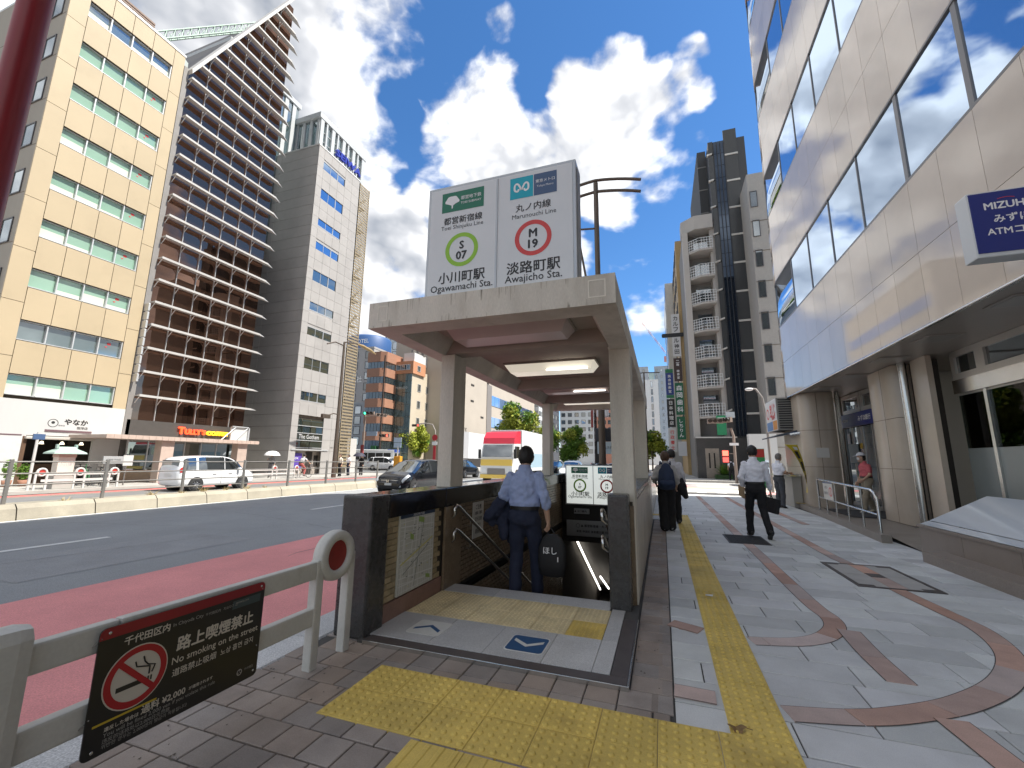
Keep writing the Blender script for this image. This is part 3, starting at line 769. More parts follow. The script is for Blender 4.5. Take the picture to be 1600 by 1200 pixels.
def station_sign(par, x0, x1, z0, z1, y, rough=1.0, small=False):
    """printed face of the two-operator station sign, reading along +X at plane y, seen from -Y"""
    W, Hh = x1-x0, z1-z0
    u = lambda a: x0+W*a
    v = lambda b: z0+Hh*b
    yy = y-.002
    X, Z = XA, ZA
    def rect(a0, a1, b0, b1, m, nm, dy=0):
        MB().quad([(u(a0), yy-dy, v(b0)), (u(a1), yy-dy, v(b0)), (u(a1), yy-dy, v(b1)), (u(a0), yy-dy, v(b1))]).build(nm, m, par)
    rect(.105, .405, .785, .94, PG, 'operator_panel'); rect(.585, .735, .785, .945, PT, 'operator_panel'); rect(.74, .885, .785, .945, PN, 'operator_panel')
    s = W*.055
    mb = MB(); logo_leaf(mb, (u(.18), yy-.002, v(.865)), s*.9, X, Z); mb.build('emblem', PW, par)
    mb = MB(); logo_m(mb, (u(.66), yy-.002, v(.868)), s*1.12, X, Z); mb.build('emblem', PW, par)
    text('都営地下鉄', PW, par, (u(.315), yy-.002, v(.882)), width=W*.145, bold=.01)
    text('TOEI SUBWAY', PW, par, (u(.315), yy-.002, v(.842)), width=W*.145, bold=.01)
    text('東京メトロ', PW, par, (u(.812), yy-.002, v(.888)), width=W*.122, bold=.01)
    text('Tokyo Metro', PW, par, (u(.812), yy-.002, v(.848)), width=W*.105)
    text('都営新宿線', INK, par, (u(.26), yy, v(.715)), width=W*.275, bold=.012)
    text('Toei Shinjuku Line', INK, par, (u(.255), yy, v(.657)), width=W*.30)
    text('丸ノ内線', INK, par, (u(.735), yy, v(.712)), width=W*.225, bold=.012)
    text('Marunouchi Line', INK, par, (u(.74), yy, v(.651)), width=W*.28)
    mb = MB(); ring(mb, (u(.258), yy, v(.48)), W*.088, W*.116, X, Z); mb.build('line_mark', PL, par)
    mb = MB(); ring(mb, (u(.735), yy, v(.48)), W*.088, W*.116, X, Z); mb.build('line_mark', PR, par)
    text('S', INK, par, (u(.258), yy, v(.515)), height=Hh*.062, bold=.035); text('07', INK, par, (u(.258), yy, v(.437)), height=Hh*.064, bold=.035)
    text('M', INK, par, (u(.735), yy, v(.515)), height=Hh*.062, bold=.035); text('19', INK, par, (u(.735), yy, v(.437)), height=Hh*.064, bold=.035)
    text('小川町駅', INK, par, (u(.262), yy, v(.278)), width=W*.325, bold=.018)
    text('Ogawamachi Sta.', INK, par, (u(.262), yy, v(.196)), width=W*.43, bold=.008)
    text('淡路町駅', INK, par, (u(.735), yy, v(.278)), width=W*.335, bold=.018)
    text('Awajicho Sta.', INK, par, (u(.735), yy, v(.196)), width=W*.355, bold=.008)
    MB().box((u(.492), y-.008, v(.02)), (u(.503), y, v(.97))).build('divider', signframe, par)
sg = thing('station_sign', 'big white illuminated box sign for two subway lines on the canopy roof', 'station sign', (-1.54, 4.0, 2.87))
MB().box((-2.40, 3.9, 2.872), (-.70, 4.16, 4.46), bev=.006).build('case', signframe, sg)
MB().box((-2.365, 3.893, 2.90), (-.735, 3.905, 4.425)).build('face', signwhite, sg)
station_sign(sg, -2.40, -.70, 2.915, 4.46, 3.893)
MB().box((-.699, 3.95, 2.92), (-.692, 4.11, 4.40)).build('side_panel', mat('sign_side_grey', (.30, .30, .30), .5, var=.1), sg)
# panel on the head wall
ps = thing('direction_panel', 'smaller white two-line station panel above the stairwell mouth', 'station panel', (-1.6, 10.2, .43))
MB().box((-2.18, 10.12, .40), (-.72, 10.27, 1.31), bev=.006).build('case', signframe, ps)
MB().box((-2.15, 10.114, .43), (-.75, 10.122, 1.285)).build('face', mat('sign_white_lit', (.75, .77, .75), .4, emit=(.95, 1, .95), estr=.12), ps)
def map_x(a): return a
station_sign(ps, -2.17, -.88, .40, 1.31, 10.113)
for (nm, lab, x0, x1, z0, z1, mm, tx) in (('notice_plate', 'little grey plate above the stairwell mouth under the white panel', -2.02, -1.66, .18, .30, signframe, '▲ 出口案内'),
                               ('wayfinding_plate', 'long steel wayfinding plate across the stairwell mouth', -2.2, -.66, -.32, .03, signframe, '◯ ▲ 都営新宿線・丸ノ内線')):
    t = thing(nm, lab, 'sign', ((x0+x1)/2, 10.3, z0))
    MB().box((x0, 10.30, z0), (x1, 10.345, z1), bev=.004).build('plate', mm, t)
    w = (x1-x0)*(.8 if nm == 'notice_plate' else .55)
    text(tx, INK, t, (x0+(x1-x0)*.42, 10.297, z0+(z1-z0)*(.5 if nm == 'notice_plate' else .68)), width=w, bold=.02)
    if nm != 'notice_plate':
        text('新宿 神保町 後楽園方面 出口', INK, t, (x0+(x1-x0)*.40, 10.297, z0+(z1-z0)*.32), width=w*.9, bold=.02)
# area map on the brick wall
mp = thing('area_map', 'pale street map board fixed to the brick wall beside the step', 'map board', (-2.29, 3.8, .2))
mapm = mat('map_paper', (0.56, 0.56, 0.50), .35, var=.05, vscale=6)
MB().box((-2.30, 3.49, .19), (-2.278, 4.115, .905), bev=.003).build('board', mapm, mp)
MB().box((-2.279, 3.49, .855), (-2.276, 4.115, .905)).build('header', mat('map_header', (.03, .05, .09), .4), mp)
text('周辺案内図', PW, mp, (-2.2745, 3.8, .88), width=.2, xdir=(0, 1, 0))
rs = random.Random(3)
st = MB(); yl = MB(); bl = MB()
def mstroke(mb, y0, z0, y1, z1, w, dx):
    a, b = Vector((-2.2775+dx, y0, z0)), Vector((-2.2775+dx, y1, z1)); t = (b-a).normalized(); n = Vector((0, -t.z, t.y))*w/2
    mb.quad([a-n, b-n, b+n, a+n])
for k in range(16):
    z = .22+.04*k+rs.uniform(-.01, .01); mstroke(st, 3.5, z, 4.1, min(max(z+rs.uniform(-.05, .05), .2), .85), rs.choice((.004, .006, .011)), 0.0004+.00005*k)
for k in range(15):
    y = 3.52+.04*k+rs.uniform(-.01, .01); mstroke(st, y, .2, min(max(y+rs.uniform(-.08, .08), 3.5), 4.1), .85, rs.choice((.004, .006, .011)), 0.0012+.00005*k)
mstroke(yl, 3.52, .45, 4.08, .62, .016, .0022); mstroke(bl, 3.56, .36, 4.0, .56, .007, .0026); mstroke(bl, 3.75, .22, 3.9, .8, .006, .0027)
for k in range(36):
    y, z = rs.uniform(3.52, 4.07), rs.uniform(.22, .83); mstroke(bl if k % 3 else yl, y, z, y+rs.uniform(.012, .03), z, .008, .0030+.00002*k)
st.build('streets', mat('map_streets', (.72, .72, .69), .4), mp); yl.build('highlighted_route', mat('map_yellow', (.62, .58, .22), .4), mp); bl.build('print', mat('map_print', (.15, .17, .15), .4), mp)
gp = MB()
for (y, z, a, b) in ((3.80, .80, .10, .05), (3.66, .66, .06, .05), (3.97, .25, .08, .035)):
    gp.quad([(-2.2740, y, z), (-2.2740, y+a, z-.02), (-2.2740, y+a, z+b-.02), (-2.2740, y, z+b)])
gp.build('parks', mat('map_green', (.30, .42, .12), .4), mp)
# notice on the stairwell wall
t = thing('paper_notice', 'white paper notice stuck on the dark stairwell wall above the handrails', 'notice', (-2.29, 5.3, .6))
MB().box((-2.298, 5.12, .42), (-2.290, 5.46, .86)).build('sheet', mat('notice_paper', (.55, .54, .50), .5), t)
for k, (tx, w) in enumerate((('ご注意', .2), ('お願い 階段', .26), ('足元注意', .24), ('手すり', .16), ('駅務室', .2))):
    text(tx, INK, t, (-2.2885, 5.29, .80-.075*k), width=w*.9, xdir=(0, 1, 0), bold=.02)
# blue up / down arrows on the landing
arrowblue = mat('arrow_blue', (0.02, 0.085, 0.21), .45, var=.1); arrowwhite = mat('arrow_white', (.66, .66, .62), .5, var=.08, vscale=9)
def floor_arrow(cx, cy, up, base, ink, lab):
    t = thing('floor_arrow', lab, 'floor sticker', (cx, cy, LZ))
    w, r = .15, .03
    def rr(s, zz): 
        P = []
        for qx, qy, a0 in ((s-r, s-r, 0), (-s+r, s-r, 90), (-s+r, -s+r, 180), (s-r, -s+r, 270)):
            P += [(cx+qx+r*math.cos(R(a0+i*22.5)), cy+(qy+r*math.sin(R(a0+i*22.5)))*.95, zz) for i in range(5)]
        return P
    MB().loft([rr(w, LZ-.001), rr(w, LZ+.0015)], smooth=False).build('plate', arrowwhite, t)
    MB().quad(rr(w-.008, LZ+.0022)).build('field', base, t)
    s = 1 if up else -1
    for sx in (-1, 1):
        MB().quad([(cx, cy+s*.055, LZ+.003), (cx+sx*.115, cy-s*.03, LZ+.003), (cx+sx*.115, cy-s*.075, LZ+.003), (cx, cy+s*.01, LZ+.003)][::(-1 if sx*s > 0 else 1)]).build('chevron', ink, t)
floor_arrow(-1.88, 3.39, True, arrowwhite, arrowblue, 'white square floor sticker with a blue chevron pointing into the entrance')
floor_arrow(-1.03, 3.37, False, arrowblue, arrowwhite, 'blue square floor sticker with a white chevron pointing out of the entrance')

# ================================================================== kerb fence, no-smoking board, red pole, lamp
fw = mat('fence_offwhite', (0.60, 0.60, 0.56), .5, var=.08, vscale=4, fine=.05, fscale=60, damt=.4, dscale=2.2, dark=(.36, .35, .31))
redref = mat('reflector_red', (.27, .025, .018), .35, var=.15, vscale=25, fine=.2, fscale=300)
kf = thing('kerb_guardrail', 'off-white kerb guardrail whose ring post holds a dark red reflector', 'guardrail', (-2.4, 1.8, 0))
def ring_post(par, x, ya, yb, mats_, h=.83, yc=None, sc=1.0):
    """two uprights that carry a thick ring with a red disc; the ring faces the walker"""
    rr = .15*sc; cz = h-rr; yc = (ya+yb)/2
    for y in (ya, yb):
        MB().box((x-.035*sc, y-.035*sc, -.01), (x+.035*sc, y+.035*sc, cz), bev=.014*sc).build('post', mats_[0], par)
    mb = MB(); S = 32
    rings = []
    for k in range(S):
        a = 2*math.pi*k/S; d = Vector((0, math.cos(a), math.sin(a)))
        c = Vector((x, yc, cz)); t = .045*sc
        rings.append([c+d*rr*1.15+XA*t*.7, c+d*rr*1.18, c+d*rr*1.15-XA*t*.7, c+d*rr*1.10-XA*t, c+d*rr*.74-XA*t, c+d*rr*.70-XA*t*.8, c+d*rr*.70+XA*t*.8, c+d*rr*.74+XA*t, c+d*rr*1.10+XA*t])
    rings.append(rings[0]); mb.loft(rings, caps=False); mb.build('ring', mats_[0], par, recalc=True)
    mb = MB(); mb.lathe([(0.0, -.02*sc), (rr*.70, -.02*sc), (rr*.70, .02*sc), (0, .02*sc)], (x, yc, cz), seg=28, axis='x', smooth=False); mb.build('reflector', mats_[1], par, recalc=True)
ring_post(kf, -2.31, 2.54, 2.86, (fw, redref), .85)
def bar_rail(x, y0, y1, zc, par, hh=.058):
    MB().box((x-.028, y0, zc-hh), (x+.028, y1, zc+hh), bev=.012).build('rail', fw, par)
for zc in (.635, .335):
    bar_rail(-2.31, 1.36, 2.52, zc, kf); bar_rail(-2.31, 1.07, 1.355, zc, kf)
MB().box((-2.375, .88, -.01), (-2.245, 1.075, .775), bev=.055).build('post', fw, kf)
ns = thing('no_smoking_sign', 'black no-smoking board with a red top edge wired to the kerb guardrail', 'sign', (-2.26, 1.65, .18))
boardm = mat('board_black', (.016, .016, .015), .32, var=.15, vscale=8); bred = mat('board_red', (.27, .012, .02), .35, var=.08)
bcream = mat('board_cream', (.62, .58, .50), .5); byel = mat('board_yellow', (.55, .40, .03), .5); bgrey = mat('board_grey_print', (.36, .35, .33), .5)
NX = -2.262
y0, y1, z0, z1 = 1.275, 2.075, .175, .675
P = []
for (cy, cz, a0) in ((y1-.025, z1-.025, 0), (y0+.025, z1-.025, 90), (y0+.025, z0+.025, 180), (y1-.025, z0+.025, 270)):
    P += [(cy+.025*math.cos(R(a0+k*22.5)), cz+.025*math.sin(R(a0+k*22.5))) for k in range(5)]
MB().prism(P, NX-.006, NX, axis='x').build('board', boardm, ns, recalc=True)
MB().prism([(y1-.025+.025*math.cos(R(k*22.5)), z1-.025+.025*math.sin(R(k*22.5))) for k in range(5)]+[(y0+.025+.025*math.cos(R(90+k*22.5)), z1-.025+.025*math.sin(R(90+k*22.5))) for k in range(5)]+[(y0, z1-.045), (y1, z1-.045)], NX, NX+.0012, axis='x').build('top_band', bred, ns, recalc=True)
bx = NX+.0015
yd = (0, 1, 0)
W = y1-y0; H_ = z1-z0
NY = lambda a: y0+W*a
NZ = lambda b: z0+H_*b
text('千代田区内', bcream, ns, (bx, NY(.235), NZ(.845)), width=W*.235, xdir=yd, bold=.025)
text('In Chiyoda City', bgrey, ns, (bx, NY(.46), NZ(.842)), width=W*.18, xdir=yd)
text('千代田区内', bgrey, ns, (bx, NY(.615), NZ(.842)), width=W*.10, xdir=yd); text('지요다구 내', bgrey, ns, (bx, NY(.735), NZ(.842)), width=W*.10, xdir=yd)
text('路上喫煙禁止', bcream, ns, (bx, NY(.665), NZ(.655)), width=W*.52, xdir=yd, bold=.03)
text('No smoking on the street', bcream, ns, (bx, NY(.68), NZ(.505)), width=W*.58, xdir=yd, bold=.008)
text('道路禁止吸烟', bcream, ns, (bx, NY(.535), NZ(.405)), width=W*.27, xdir=yd, bold=.01); text('노상 흡연 금지', bcream, ns, (bx, NY(.82), NZ(.405)), width=W*.24, xdir=yd, bold=.01)
text('違反した場合は', bcream, ns, (bx, NY(.165), NZ(.185)), width=W*.16, xdir=yd, bold=.02); text('過料 ¥2,000', bcream, ns, (bx, NY(.375), NZ(.20)), width=W*.24, xdir=yd, bold=.025)
text('が適用されます', bcream, ns, (bx, NY(.59), NZ(.195)), width=W*.15, xdir=yd, bold=.01)
text('You will be fined 2,000 yen if you violate this rule', bgrey, ns, (bx, NY(.385), NZ(.135)), width=W*.60, xdir=yd)
text('违反的话将处以2,000日元罚款', bgrey, ns, (bx, NY(.25), NZ(.095)), width=W*.33, xdir=yd); text('위반한 경우는 2,000엔의 벌금이 적용됩니다', bgrey, ns, (bx, NY(.30), NZ(.055)), width=W*.43, xdir=yd)
text('千代田区', bgrey, ns, (bx, NY(.93), NZ(.115)), width=W*.07, xdir=yd)
mb = MB(); ring(mb, (bx, NY(.86), NZ(.11)), .011, .016, YA, ZA, seg=20); 
for a in (90, 210, 330): mb.quad([Vector((bx, NY(.86), NZ(.11)))+YA*(.011*math.cos(R(a+d)))*k+ZA*(.011*math.sin(R(a+d)))*k for d, k in ((-14, 1), (14, 1), (0, .1))])
mb.build('emblem', bgrey, ns)
mb = MB(); disc(mb, (bx, NY(.205), NZ(.52)), .128, YA, ZA); mb.build('pictogram_field', bcream, ns)
mb = MB(); ring(mb, (bx+.0012, NY(.205), NZ(.52)), .097, .123, YA, ZA)
c0 = Vector((bx+.0018, NY(.205), NZ(.52))); d = (YA-ZA).normalized(); n = (YA+ZA).normalized()
mb.quad([c0-d*.1-n*.011, c0+d*.1-n*.011, c0+d*.1+n*.011, c0-d*.1+n*.011]); mb.build('ban_ring', mat('board_bright_red', (.42, .012, .02), .4), ns)
mb = MB(); cz = NZ(.52)-.03; cy = NY(.205)
mb.quad([(bx+.0008, cy-.075, cz-.011), (bx+.0008, cy+.028, cz-.011), (bx+.0008, cy+.028, cz+.009), (bx+.0008, cy-.075, cz+.009)])
for k in range(3): mb.quad([(bx+.0008, cy+.034+.012*k, cz-.011), (bx+.0008, cy+.041+.012*k, cz-.011), (bx+.0008, cy+.041+.012*k, cz+.009), (bx+.0008, cy+.034+.012*k, cz+.009)])
for (ys, zs) in ((0, .0), (.022, .012)):
    mb.tube([(bx+.0008, cy+.05+ys*.5, cz+.018+zs*.3), (bx+.0008, cy+.05+ys, cz+.05), (bx+.0008, cy+.02+ys, cz+.06), (bx+.0008, cy-.005+ys*1.4, cz+.068+zs), (bx+.0008, cy-.012+ys*1.4, cz+.09+zs)], .0035, seg=4)
mb.build('cigarette', boardm, ns)
MB().quad([(bx, NY(.03), NZ(.235)), (bx, NY(.33), NZ(.235)), (bx, NY(.33), NZ(.253)), (bx, NY(.03), NZ(.253))]).build('yellow_rule', byel, ns)
MB().quad([(bx, NY(.75), NZ(.80)), (bx, NY(.965), NZ(.80)), (bx, NY(.965), NZ(.885)), (bx, NY(.75), NZ(.885))]).build('sticker', mat('sticker_slate', (.05, .075, .08), .4), ns)
text('受動喫煙防止条例', bgrey, ns, (bx+.001, NY(.82), NZ(.858)), width=W*.10, xdir=yd)
for (a, b) in ((.045, .955), (.97, .955), (.045, .05), (.97, .06)):
    MB().ball((NX+.001, NY(a), NZ(b)), (.003, .007, .007)).build('screw', steel, ns)
for z in (.64, .335):
    for y in (1.285, 2.06):
        MB().tube([(NX+.001, y, z), (NX-.02, y-.02, z-.03), (-2.342, y-.02, z-.03), (-2.342, y-.02, z+.02)], .003, seg=5).build('wire', steel, ns)
rp = tag(MB().tube([(-2.60, .80, -.01), (-2.60, .80, 7.5)], .055, seg=20).build('red_pole', mat('pole_dark_red', (.27, .014, .02), .4, var=.05)), 'tall dark red pole at the kerb, crossing the top corner of the view', 'pole')
# ================================================================== buildings across the avenue
BX = -28.0
creamp = mat('cream_panel', (0.40, 0.325, 0.21), .6, var=.04, vscale=.5, obj=.03, damt=.1, dscale=.6, fine=.03, fscale=40)
creamside = mat('cream_side_wall', (0.30, 0.275, 0.235), .75, var=.1, vscale=.6, damt=.4, dscale=.5, dark=(.26, .23, .2), stretch=(1, 1, .35))
jointm = mat('panel_joint', (0.16, 0.13, 0.10), .9)
greenglass = glass_mat('green_blind_glass', (0.22, 0.36, 0.27), mix=.12, refl=(.7, .8, .78))
greyglass = glass_mat('grey_window_glass', (0.10, 0.13, 0.125), mix=.25)
alu = mat('window_aluminium', (0.55, 0.56, 0.56), .4, metal=.5)
aludark = mat('window_aluminium_dark', (0.10, 0.10, 0.105), .4, metal=.4)
whitewall = mat('white_shop_wall', (0.47, 0.47, 0.46), .6, var=.06, vscale=.8, damt=.3, dscale=.7, dark=(.5, .49, .46), stretch=(1, 1, .3))
darkin = mat('dark_interior', (0.025, 0.021, 0.018), .8)
brownwood = mat('shop_wood', (0.10, 0.055, 0.03), .6, var=.2, vscale=5)
redstick = mat('red_sticker', (.55, .04, .04), .5)

cb = thing('office_building', 'cream panelled office building with bands of green windows above a white shop front', 'building', (-31, 9, 0))
MB().box((-60, -6, -.1), (BX-.06, 15.2, 26.8)).build('body', creamside, cb) if False else None
MB().box((-46, 9.72, -.1), (BX-2.25, 15.18, 26.85)).box((BX-2.25, 9.72, 2.32), (BX-.34, 15.18, 26.85)).build('core', jointm, cb)
MB().box((-46, 9.70, -.1), (BX-.05, 9.725, 26.9)).build('side_wall', creamside, cb)
MB().box((-46, 9.69, 26.86), (BX+.03, 15.22, 27.0)).build('parapet_cap', alu, cb)
wt = [25.6-2.57*k for k in range(9)]
ycol = [9.70, 10.47, 11.42, 12.38, 13.43, 14.58, 15.20]
def face_panel(y0, y1, z0, z1, m, par, nm='panel', x=BX, th=.05, g=.012):
    MB().box((x-th, y0+g, z0+g), (x, y1-g, z1-g)).build(nm, m, par)
for k in range(9):
    zt, zb = wt[k], wt[k]-.95
    face_panel(ycol[0], ycol[1], zb-.8, zt+.82, creamp, cb) if k else face_panel(ycol[0], ycol[1], zb-.8, 26.9, creamp, cb)
    face_panel(ycol[5], ycol[6], zb-.8, zt+.82, creamp, cb) if k else face_panel(ycol[5], ycol[6], zb-.8, 26.9, creamp, cb)
    if k == 0:
        for i in range(1, 5): face_panel(ycol[i], ycol[i+1], zt+.02, 26.9, creamp, cb)
    if k < 8:
        for i in range(1, 5): face_panel(ycol[i]+.1*(i > 1), ycol[i+1]+.1*(i < 4), wt[k+1]+.02, zb-.02, creamp, cb)
    w = MB(); gl = MB(); 
    for i in range(1, 5):
        ya, yb = 10.47+1.027*(i-1), 10.47+1.027*i
        wd = MB(); wd.box((BX-.26, yb-.05, zb), (BX-.06, yb, zt)); wd.box((BX-.26, ya, zb), (BX-.01, yb-.05, zb+.04)); wd.box((BX-.24, ya, zt-.03), (BX-.10, yb-.05, zt))
        wo = wd.build('window', alu, cb)
        pm = greenglass if (0 < k < 7 and not (k == 0)) or k == 8 else greyglass
        MB().box((BX-.225, ya, zb+.04), (BX-.21, yb-.05, zt-.03)).build('pane', pm, wo)
        if pm is greenglass and rs.random() < .4 or k == 0:
            MB().box((BX-.209, ya+.03, zb+.05), (BX-.205, yb-.07, zb+.05+rs.uniform(.15, .5))).build('blind', mat('pale_blind', (.50, .53, .46), .8), wo)
        if i == 4 and 0 < k < 8:
            mb = MB(); mb.quad([(BX-.2, ya+.40, zt-.30), (BX-.2, ya+.56, zt-.30), (BX-.2, ya+.56, zt-.18), (BX-.2, ya+.40, zt-.18)])
            mb.build('fire_access_mark', redstick, wo)
            mb = MB(); mb.quad([(BX-.2, ya+.31, zt-.40), (BX-.2, ya+.37, zt-.48), (BX-.2, ya+.43, zt-.40)]); mb.build('fire_access_mark', redstick, wo)
# side windows
for k in range(10):
    z = 24.9-2.57*k+.4
    wd = MB(); fr = .06
    wd.box((-30.2, 9.66, z-1.25), (-28.45, 9.70, z-1.19)); wd.box((-30.2, 9.66, z-.03), (-28.45, 9.70, z+.03)); wd.box((-30.2, 9.66, z-1.22), (-30.14, 9.70, z)); wd.box((-28.51, 9.66, z-1.22), (-28.45, 9.70, z)); wd.box((-29.36, 9.66, z-1.22), (-29.30, 9.70, z))
    wo = wd.build('window', aludark, cb)
    MB().box((-30.16, 9.685, z-1.2), (-28.48, 9.695, z)).build('pane', glass_mat('side_glass', (.16, .18, .18), mix=.3), wo)
MB().tube([(-30.9, 9.64, 0), (-30.9, 9.64, 26.8)], .05, seg=6).build('drain_pipe', creamside, cb)
for k in range(9): MB().box((-46, 9.694, 24.0-2.57*k), (BX-.05, 9.70, 24.03-2.57*k)).build('wall_joint', jointm, cb)
# shop front
MB().box((BX-.09, 9.70, 2.30), (BX+.04, 15.18, 3.92)).build('shop_fascia', whitewall, cb)
MB().box((BX-.09, 13.98, -.1), (BX+.035, 15.18, 2.298)).build('shop_pier', whitewall, cb)
MB().box((BX-.09, 9.70, -.1), (BX+.035, 11.45, 2.298)).build('shop_pier', mat('shop_white_side', (.5, .5, .49), .6, var=.1), cb)
MB().box((BX-2.2, 11.45, -.1), (BX-2.1, 13.98, 2.3)).build('shop_back', darkin, cb)
MB().box((BX-.09, 11.35, -.1), (BX+.06, 11.5, 2.25)).build('door_post', brownwood, cb)
MB().box((BX-1.9, 12.2, -.05), (BX-1.2, 13.8, .95)).build('counter', brownwood, cb)
MB().box((BX-.2, 11.4, 2.12), (BX+.22, 14.0, 2.26), bev=.04).build('rolled_awning', mat('awning_cloth', (.45, .42, .38), .8), cb)
MB().box((BX-.02, 9.70, 2.26), (BX+.045, 11.3, 2.32)).build('trim', mat('trim_plum', (.12, .07, .08), .6), cb)
for y in (12.0, 12.75, 13.5):
    MB().lathe([(0.0, .12), (.05, .10), (.09, -.02), (.0, -.02)], (BX+.10, y, 1.92), seg=10).build('pendant_lamp', mat('shop_lamp', (.8, .75, .6), .4, emit=(1, .85, .6), estr=.8), cb)
X_ = BX+.043
text('やなか', mat('sign_black', (.02, .02, .02), .6), cb, (X_, 13.18, 3.02), width=.95, xdir=YA, bold=.05)
text('珈琲店', mat('sign_black', (.02, .02, .02), .6), cb, (X_, 13.45, 2.74), width=.45, xdir=YA, bold=.02)
mb = MB(); ring(mb, (X_, 12.3, 2.92), .17, .20, YA, ZA, seg=24); disc(mb, (X_, 12.3, 2.95), .07, YA, ZA, seg=12); mb.build('emblem', mat('sign_black', (.02, .02, .02), .6), cb)
text('珈琲豆', INK, cb, (X_, 12.63, 2.82), width=.25, xdir=YA)
MB().box((BX+.04, 12.05, 2.50), (BX+.07, 13.85, 2.60)).build('sign_rule', mat('trim_plum', (.12, .07, .08), .6), cb)
t = thing('roof_plant_screen', 'brown slatted plant screen standing on the cream building roof', 'roof screen', (-30.5, 13.5, 27))
slat = mat('brown_slat', (.20, .14, .11), .7)
MB().box((-33.4, 12.2, 27.0), (-30.3, 14.3, 29.4)).build('frame', mat('screen_dark', (.08, .065, .055), .8), t)
for k in range(12): MB().box((-33.5, 12.1, 27.1+.2*k), (-30.2, 14.4, 27.22+.2*k)).build('slat', slat, t)

# ---- tall sail-shaped glass building with fins
tb = thing('finned_glass_building', 'tall bronze glass building with slanting roofline and pale horizontal fins', 'building', (-31, 19, 0))
bronze = glass_mat('bronze_glass', (0.035, 0.02, 0.014), refl=(.34, .20, .145), mix=.5, rough=.012, wav=.03)
finm = mat('fin_aluminium', (0.45, 0.44, 0.42), .45, metal=.15, var=.06, vscale=1.5)
darkclad = mat('dark_cladding', (.06, .055, .05), .5, var=.1)
GX = -28.1
def diag(y): return 25.97+(y-15.56)*(39.96-25.97)/(22.24-15.56)
gy = [15.56+ (22.45-15.56)/6*i for i in range(7)]
MB().prism([(15.30, -.1), (22.38, -.1), (22.38, 39.4), (15.30, 25.0)], -45, GX-.12, axis='x').build('body', darkclad, tb, recalc=True)
zf = [3.34+1.385*k for k in range(26)]
for k in range(26):
    z0, z1 = zf[k], zf[k]+1.385
    for i in range(6):
        ya, yb = gy[i]+.012, gy[i+1]-.012
        if z0 >= diag(yb): continue
        if z1 <= diag(ya): poly = [(ya, z0+.012), (yb, z0+.012), (yb, z1-.012), (ya, z1-.012)]
        else:
            poly = [(max(ya, 15.56+(z0-25.97)*6.68/13.99), z0+.012), (yb, z0+.012)]
            poly.append((yb, min(z1-.012, diag(yb))))
            if z1 < diag(yb): poly.append((15.56+(z1-25.97)*6.68/13.99, z1-.012))
            if z0 < diag(ya): poly.append((ya, diag(ya)))
        if len(poly) < 3: continue
        tl = rs.uniform(-.002, .002)
        pl = MB().prism(poly, GX-.03, GX, axis='x').build('pane', bronze, tb, recalc=True)
for i in range(1, 6):
    MB().box((GX, gy[i]-.015, 3.3), (GX+.08, gy[i]+.015, diag(gy[i])-.1)).build('mullion', alu, tb)
for k in range(1, 26):
    z = zf[k]
    ys = 15.5 if z < 25.9 else 15.56+(z-25.97)*6.68/13.99
    if ys > 21.8: continue
    # blade: flat top, sharp outer edge, running past the right end as a point
    sec = lambda y, w: [(GX+.14, y, z+.0), (GX+.14, y, z+.05), (GX+.14+w, y, z+.09), (GX+.14+w, y, z-.04)]
    mb = MB(); mb.loft([sec(ys, .40), sec(22.45, .40)], smooth=False)
    tip = (GX+.20, 23.2, z+.03)
    a = sec(22.45, .40); mb.add(a+[tip], [(0, 1, 4), (1, 2, 4), (2, 3, 4), (3, 0, 4)])
    f = mb.build('fin', finm, tb, recalc=True)
    br = MB()
    for i in range(6):
        if gy[i]+.1 > ys: br.add([(GX+.10, gy[i]-.015, z-.34), (GX+.40, gy[i]-.015, z-.05), (GX+.45, gy[i]-.015, z-.05), (GX+.10, gy[i]-.015, z-.40), (GX+.10, gy[i]+.015, z-.34), (GX+.40, gy[i]+.015, z-.05), (GX+.45, gy[i]+.015, z-.05), (GX+.10, gy[i]+.015, z-.40)], [(0, 1, 2, 3), (7, 6, 5, 4), (0, 3, 7, 4), (1, 5, 6, 2), (0, 4, 5, 1), (3, 2, 6, 7)])
    if br.v: stuff(br.build('brackets', alu, tb))
MB().prism([(15.5, 25.85), (22.3, 40.1), (22.3, 40.5), (15.45, 26.15)], GX-.4, GX+.5, axis='x').build('roof_edge', finm, tb, recalc=True)
MB().box((-29.0, 15.22, -.1), (GX+.1, 15.52, 26.3)).build('left_return', mat('return_grey', (.20, .19, .18), .6, var=.1), tb)
for k in range(9):
    MB().box((GX-.1, 15.24, 5.5+.52*k), (GX+.5, 15.34, 5.95+.52*k), bev=.02).build('tenant_plate', alu, tb)
t = thing('roof_maintenance_gantry', 'pale green lattice gantry slanting across the roofs behind the cream building', 'gantry', (-30, 16, 27))
gan = mat('gantry_green', (.38, .50, .44), .6)
a, b = Vector((-33, 15.2, 29.9)), Vector((-31.5, 22.5, 38.6))
for dx, dz in ((-.35, 0), (.35, 0), (0, .8)): MB().tube([a+Vector((dx, 0, dz)), b+Vector((dx, 0, dz))], .06, seg=6).build('chord', gan, t)
mb = MB()
for k in range(16):
    p = a+(b-a)*(k/16); q = a+(b-a)*((k+.5)/16); r_ = a+(b-a)*((k+1)/16)
    for dx in (-.35, .35):
        mb.tube([p+XA*dx, q+ZA*.8, r_+XA*dx], .03, seg=4)
stuff(mb.build('lacing', gan, t))
t = thing('roof_hut', 'small grey plant hut on the roof between the cream and the bronze building', 'roof hut', (-30, 16.5, 26))
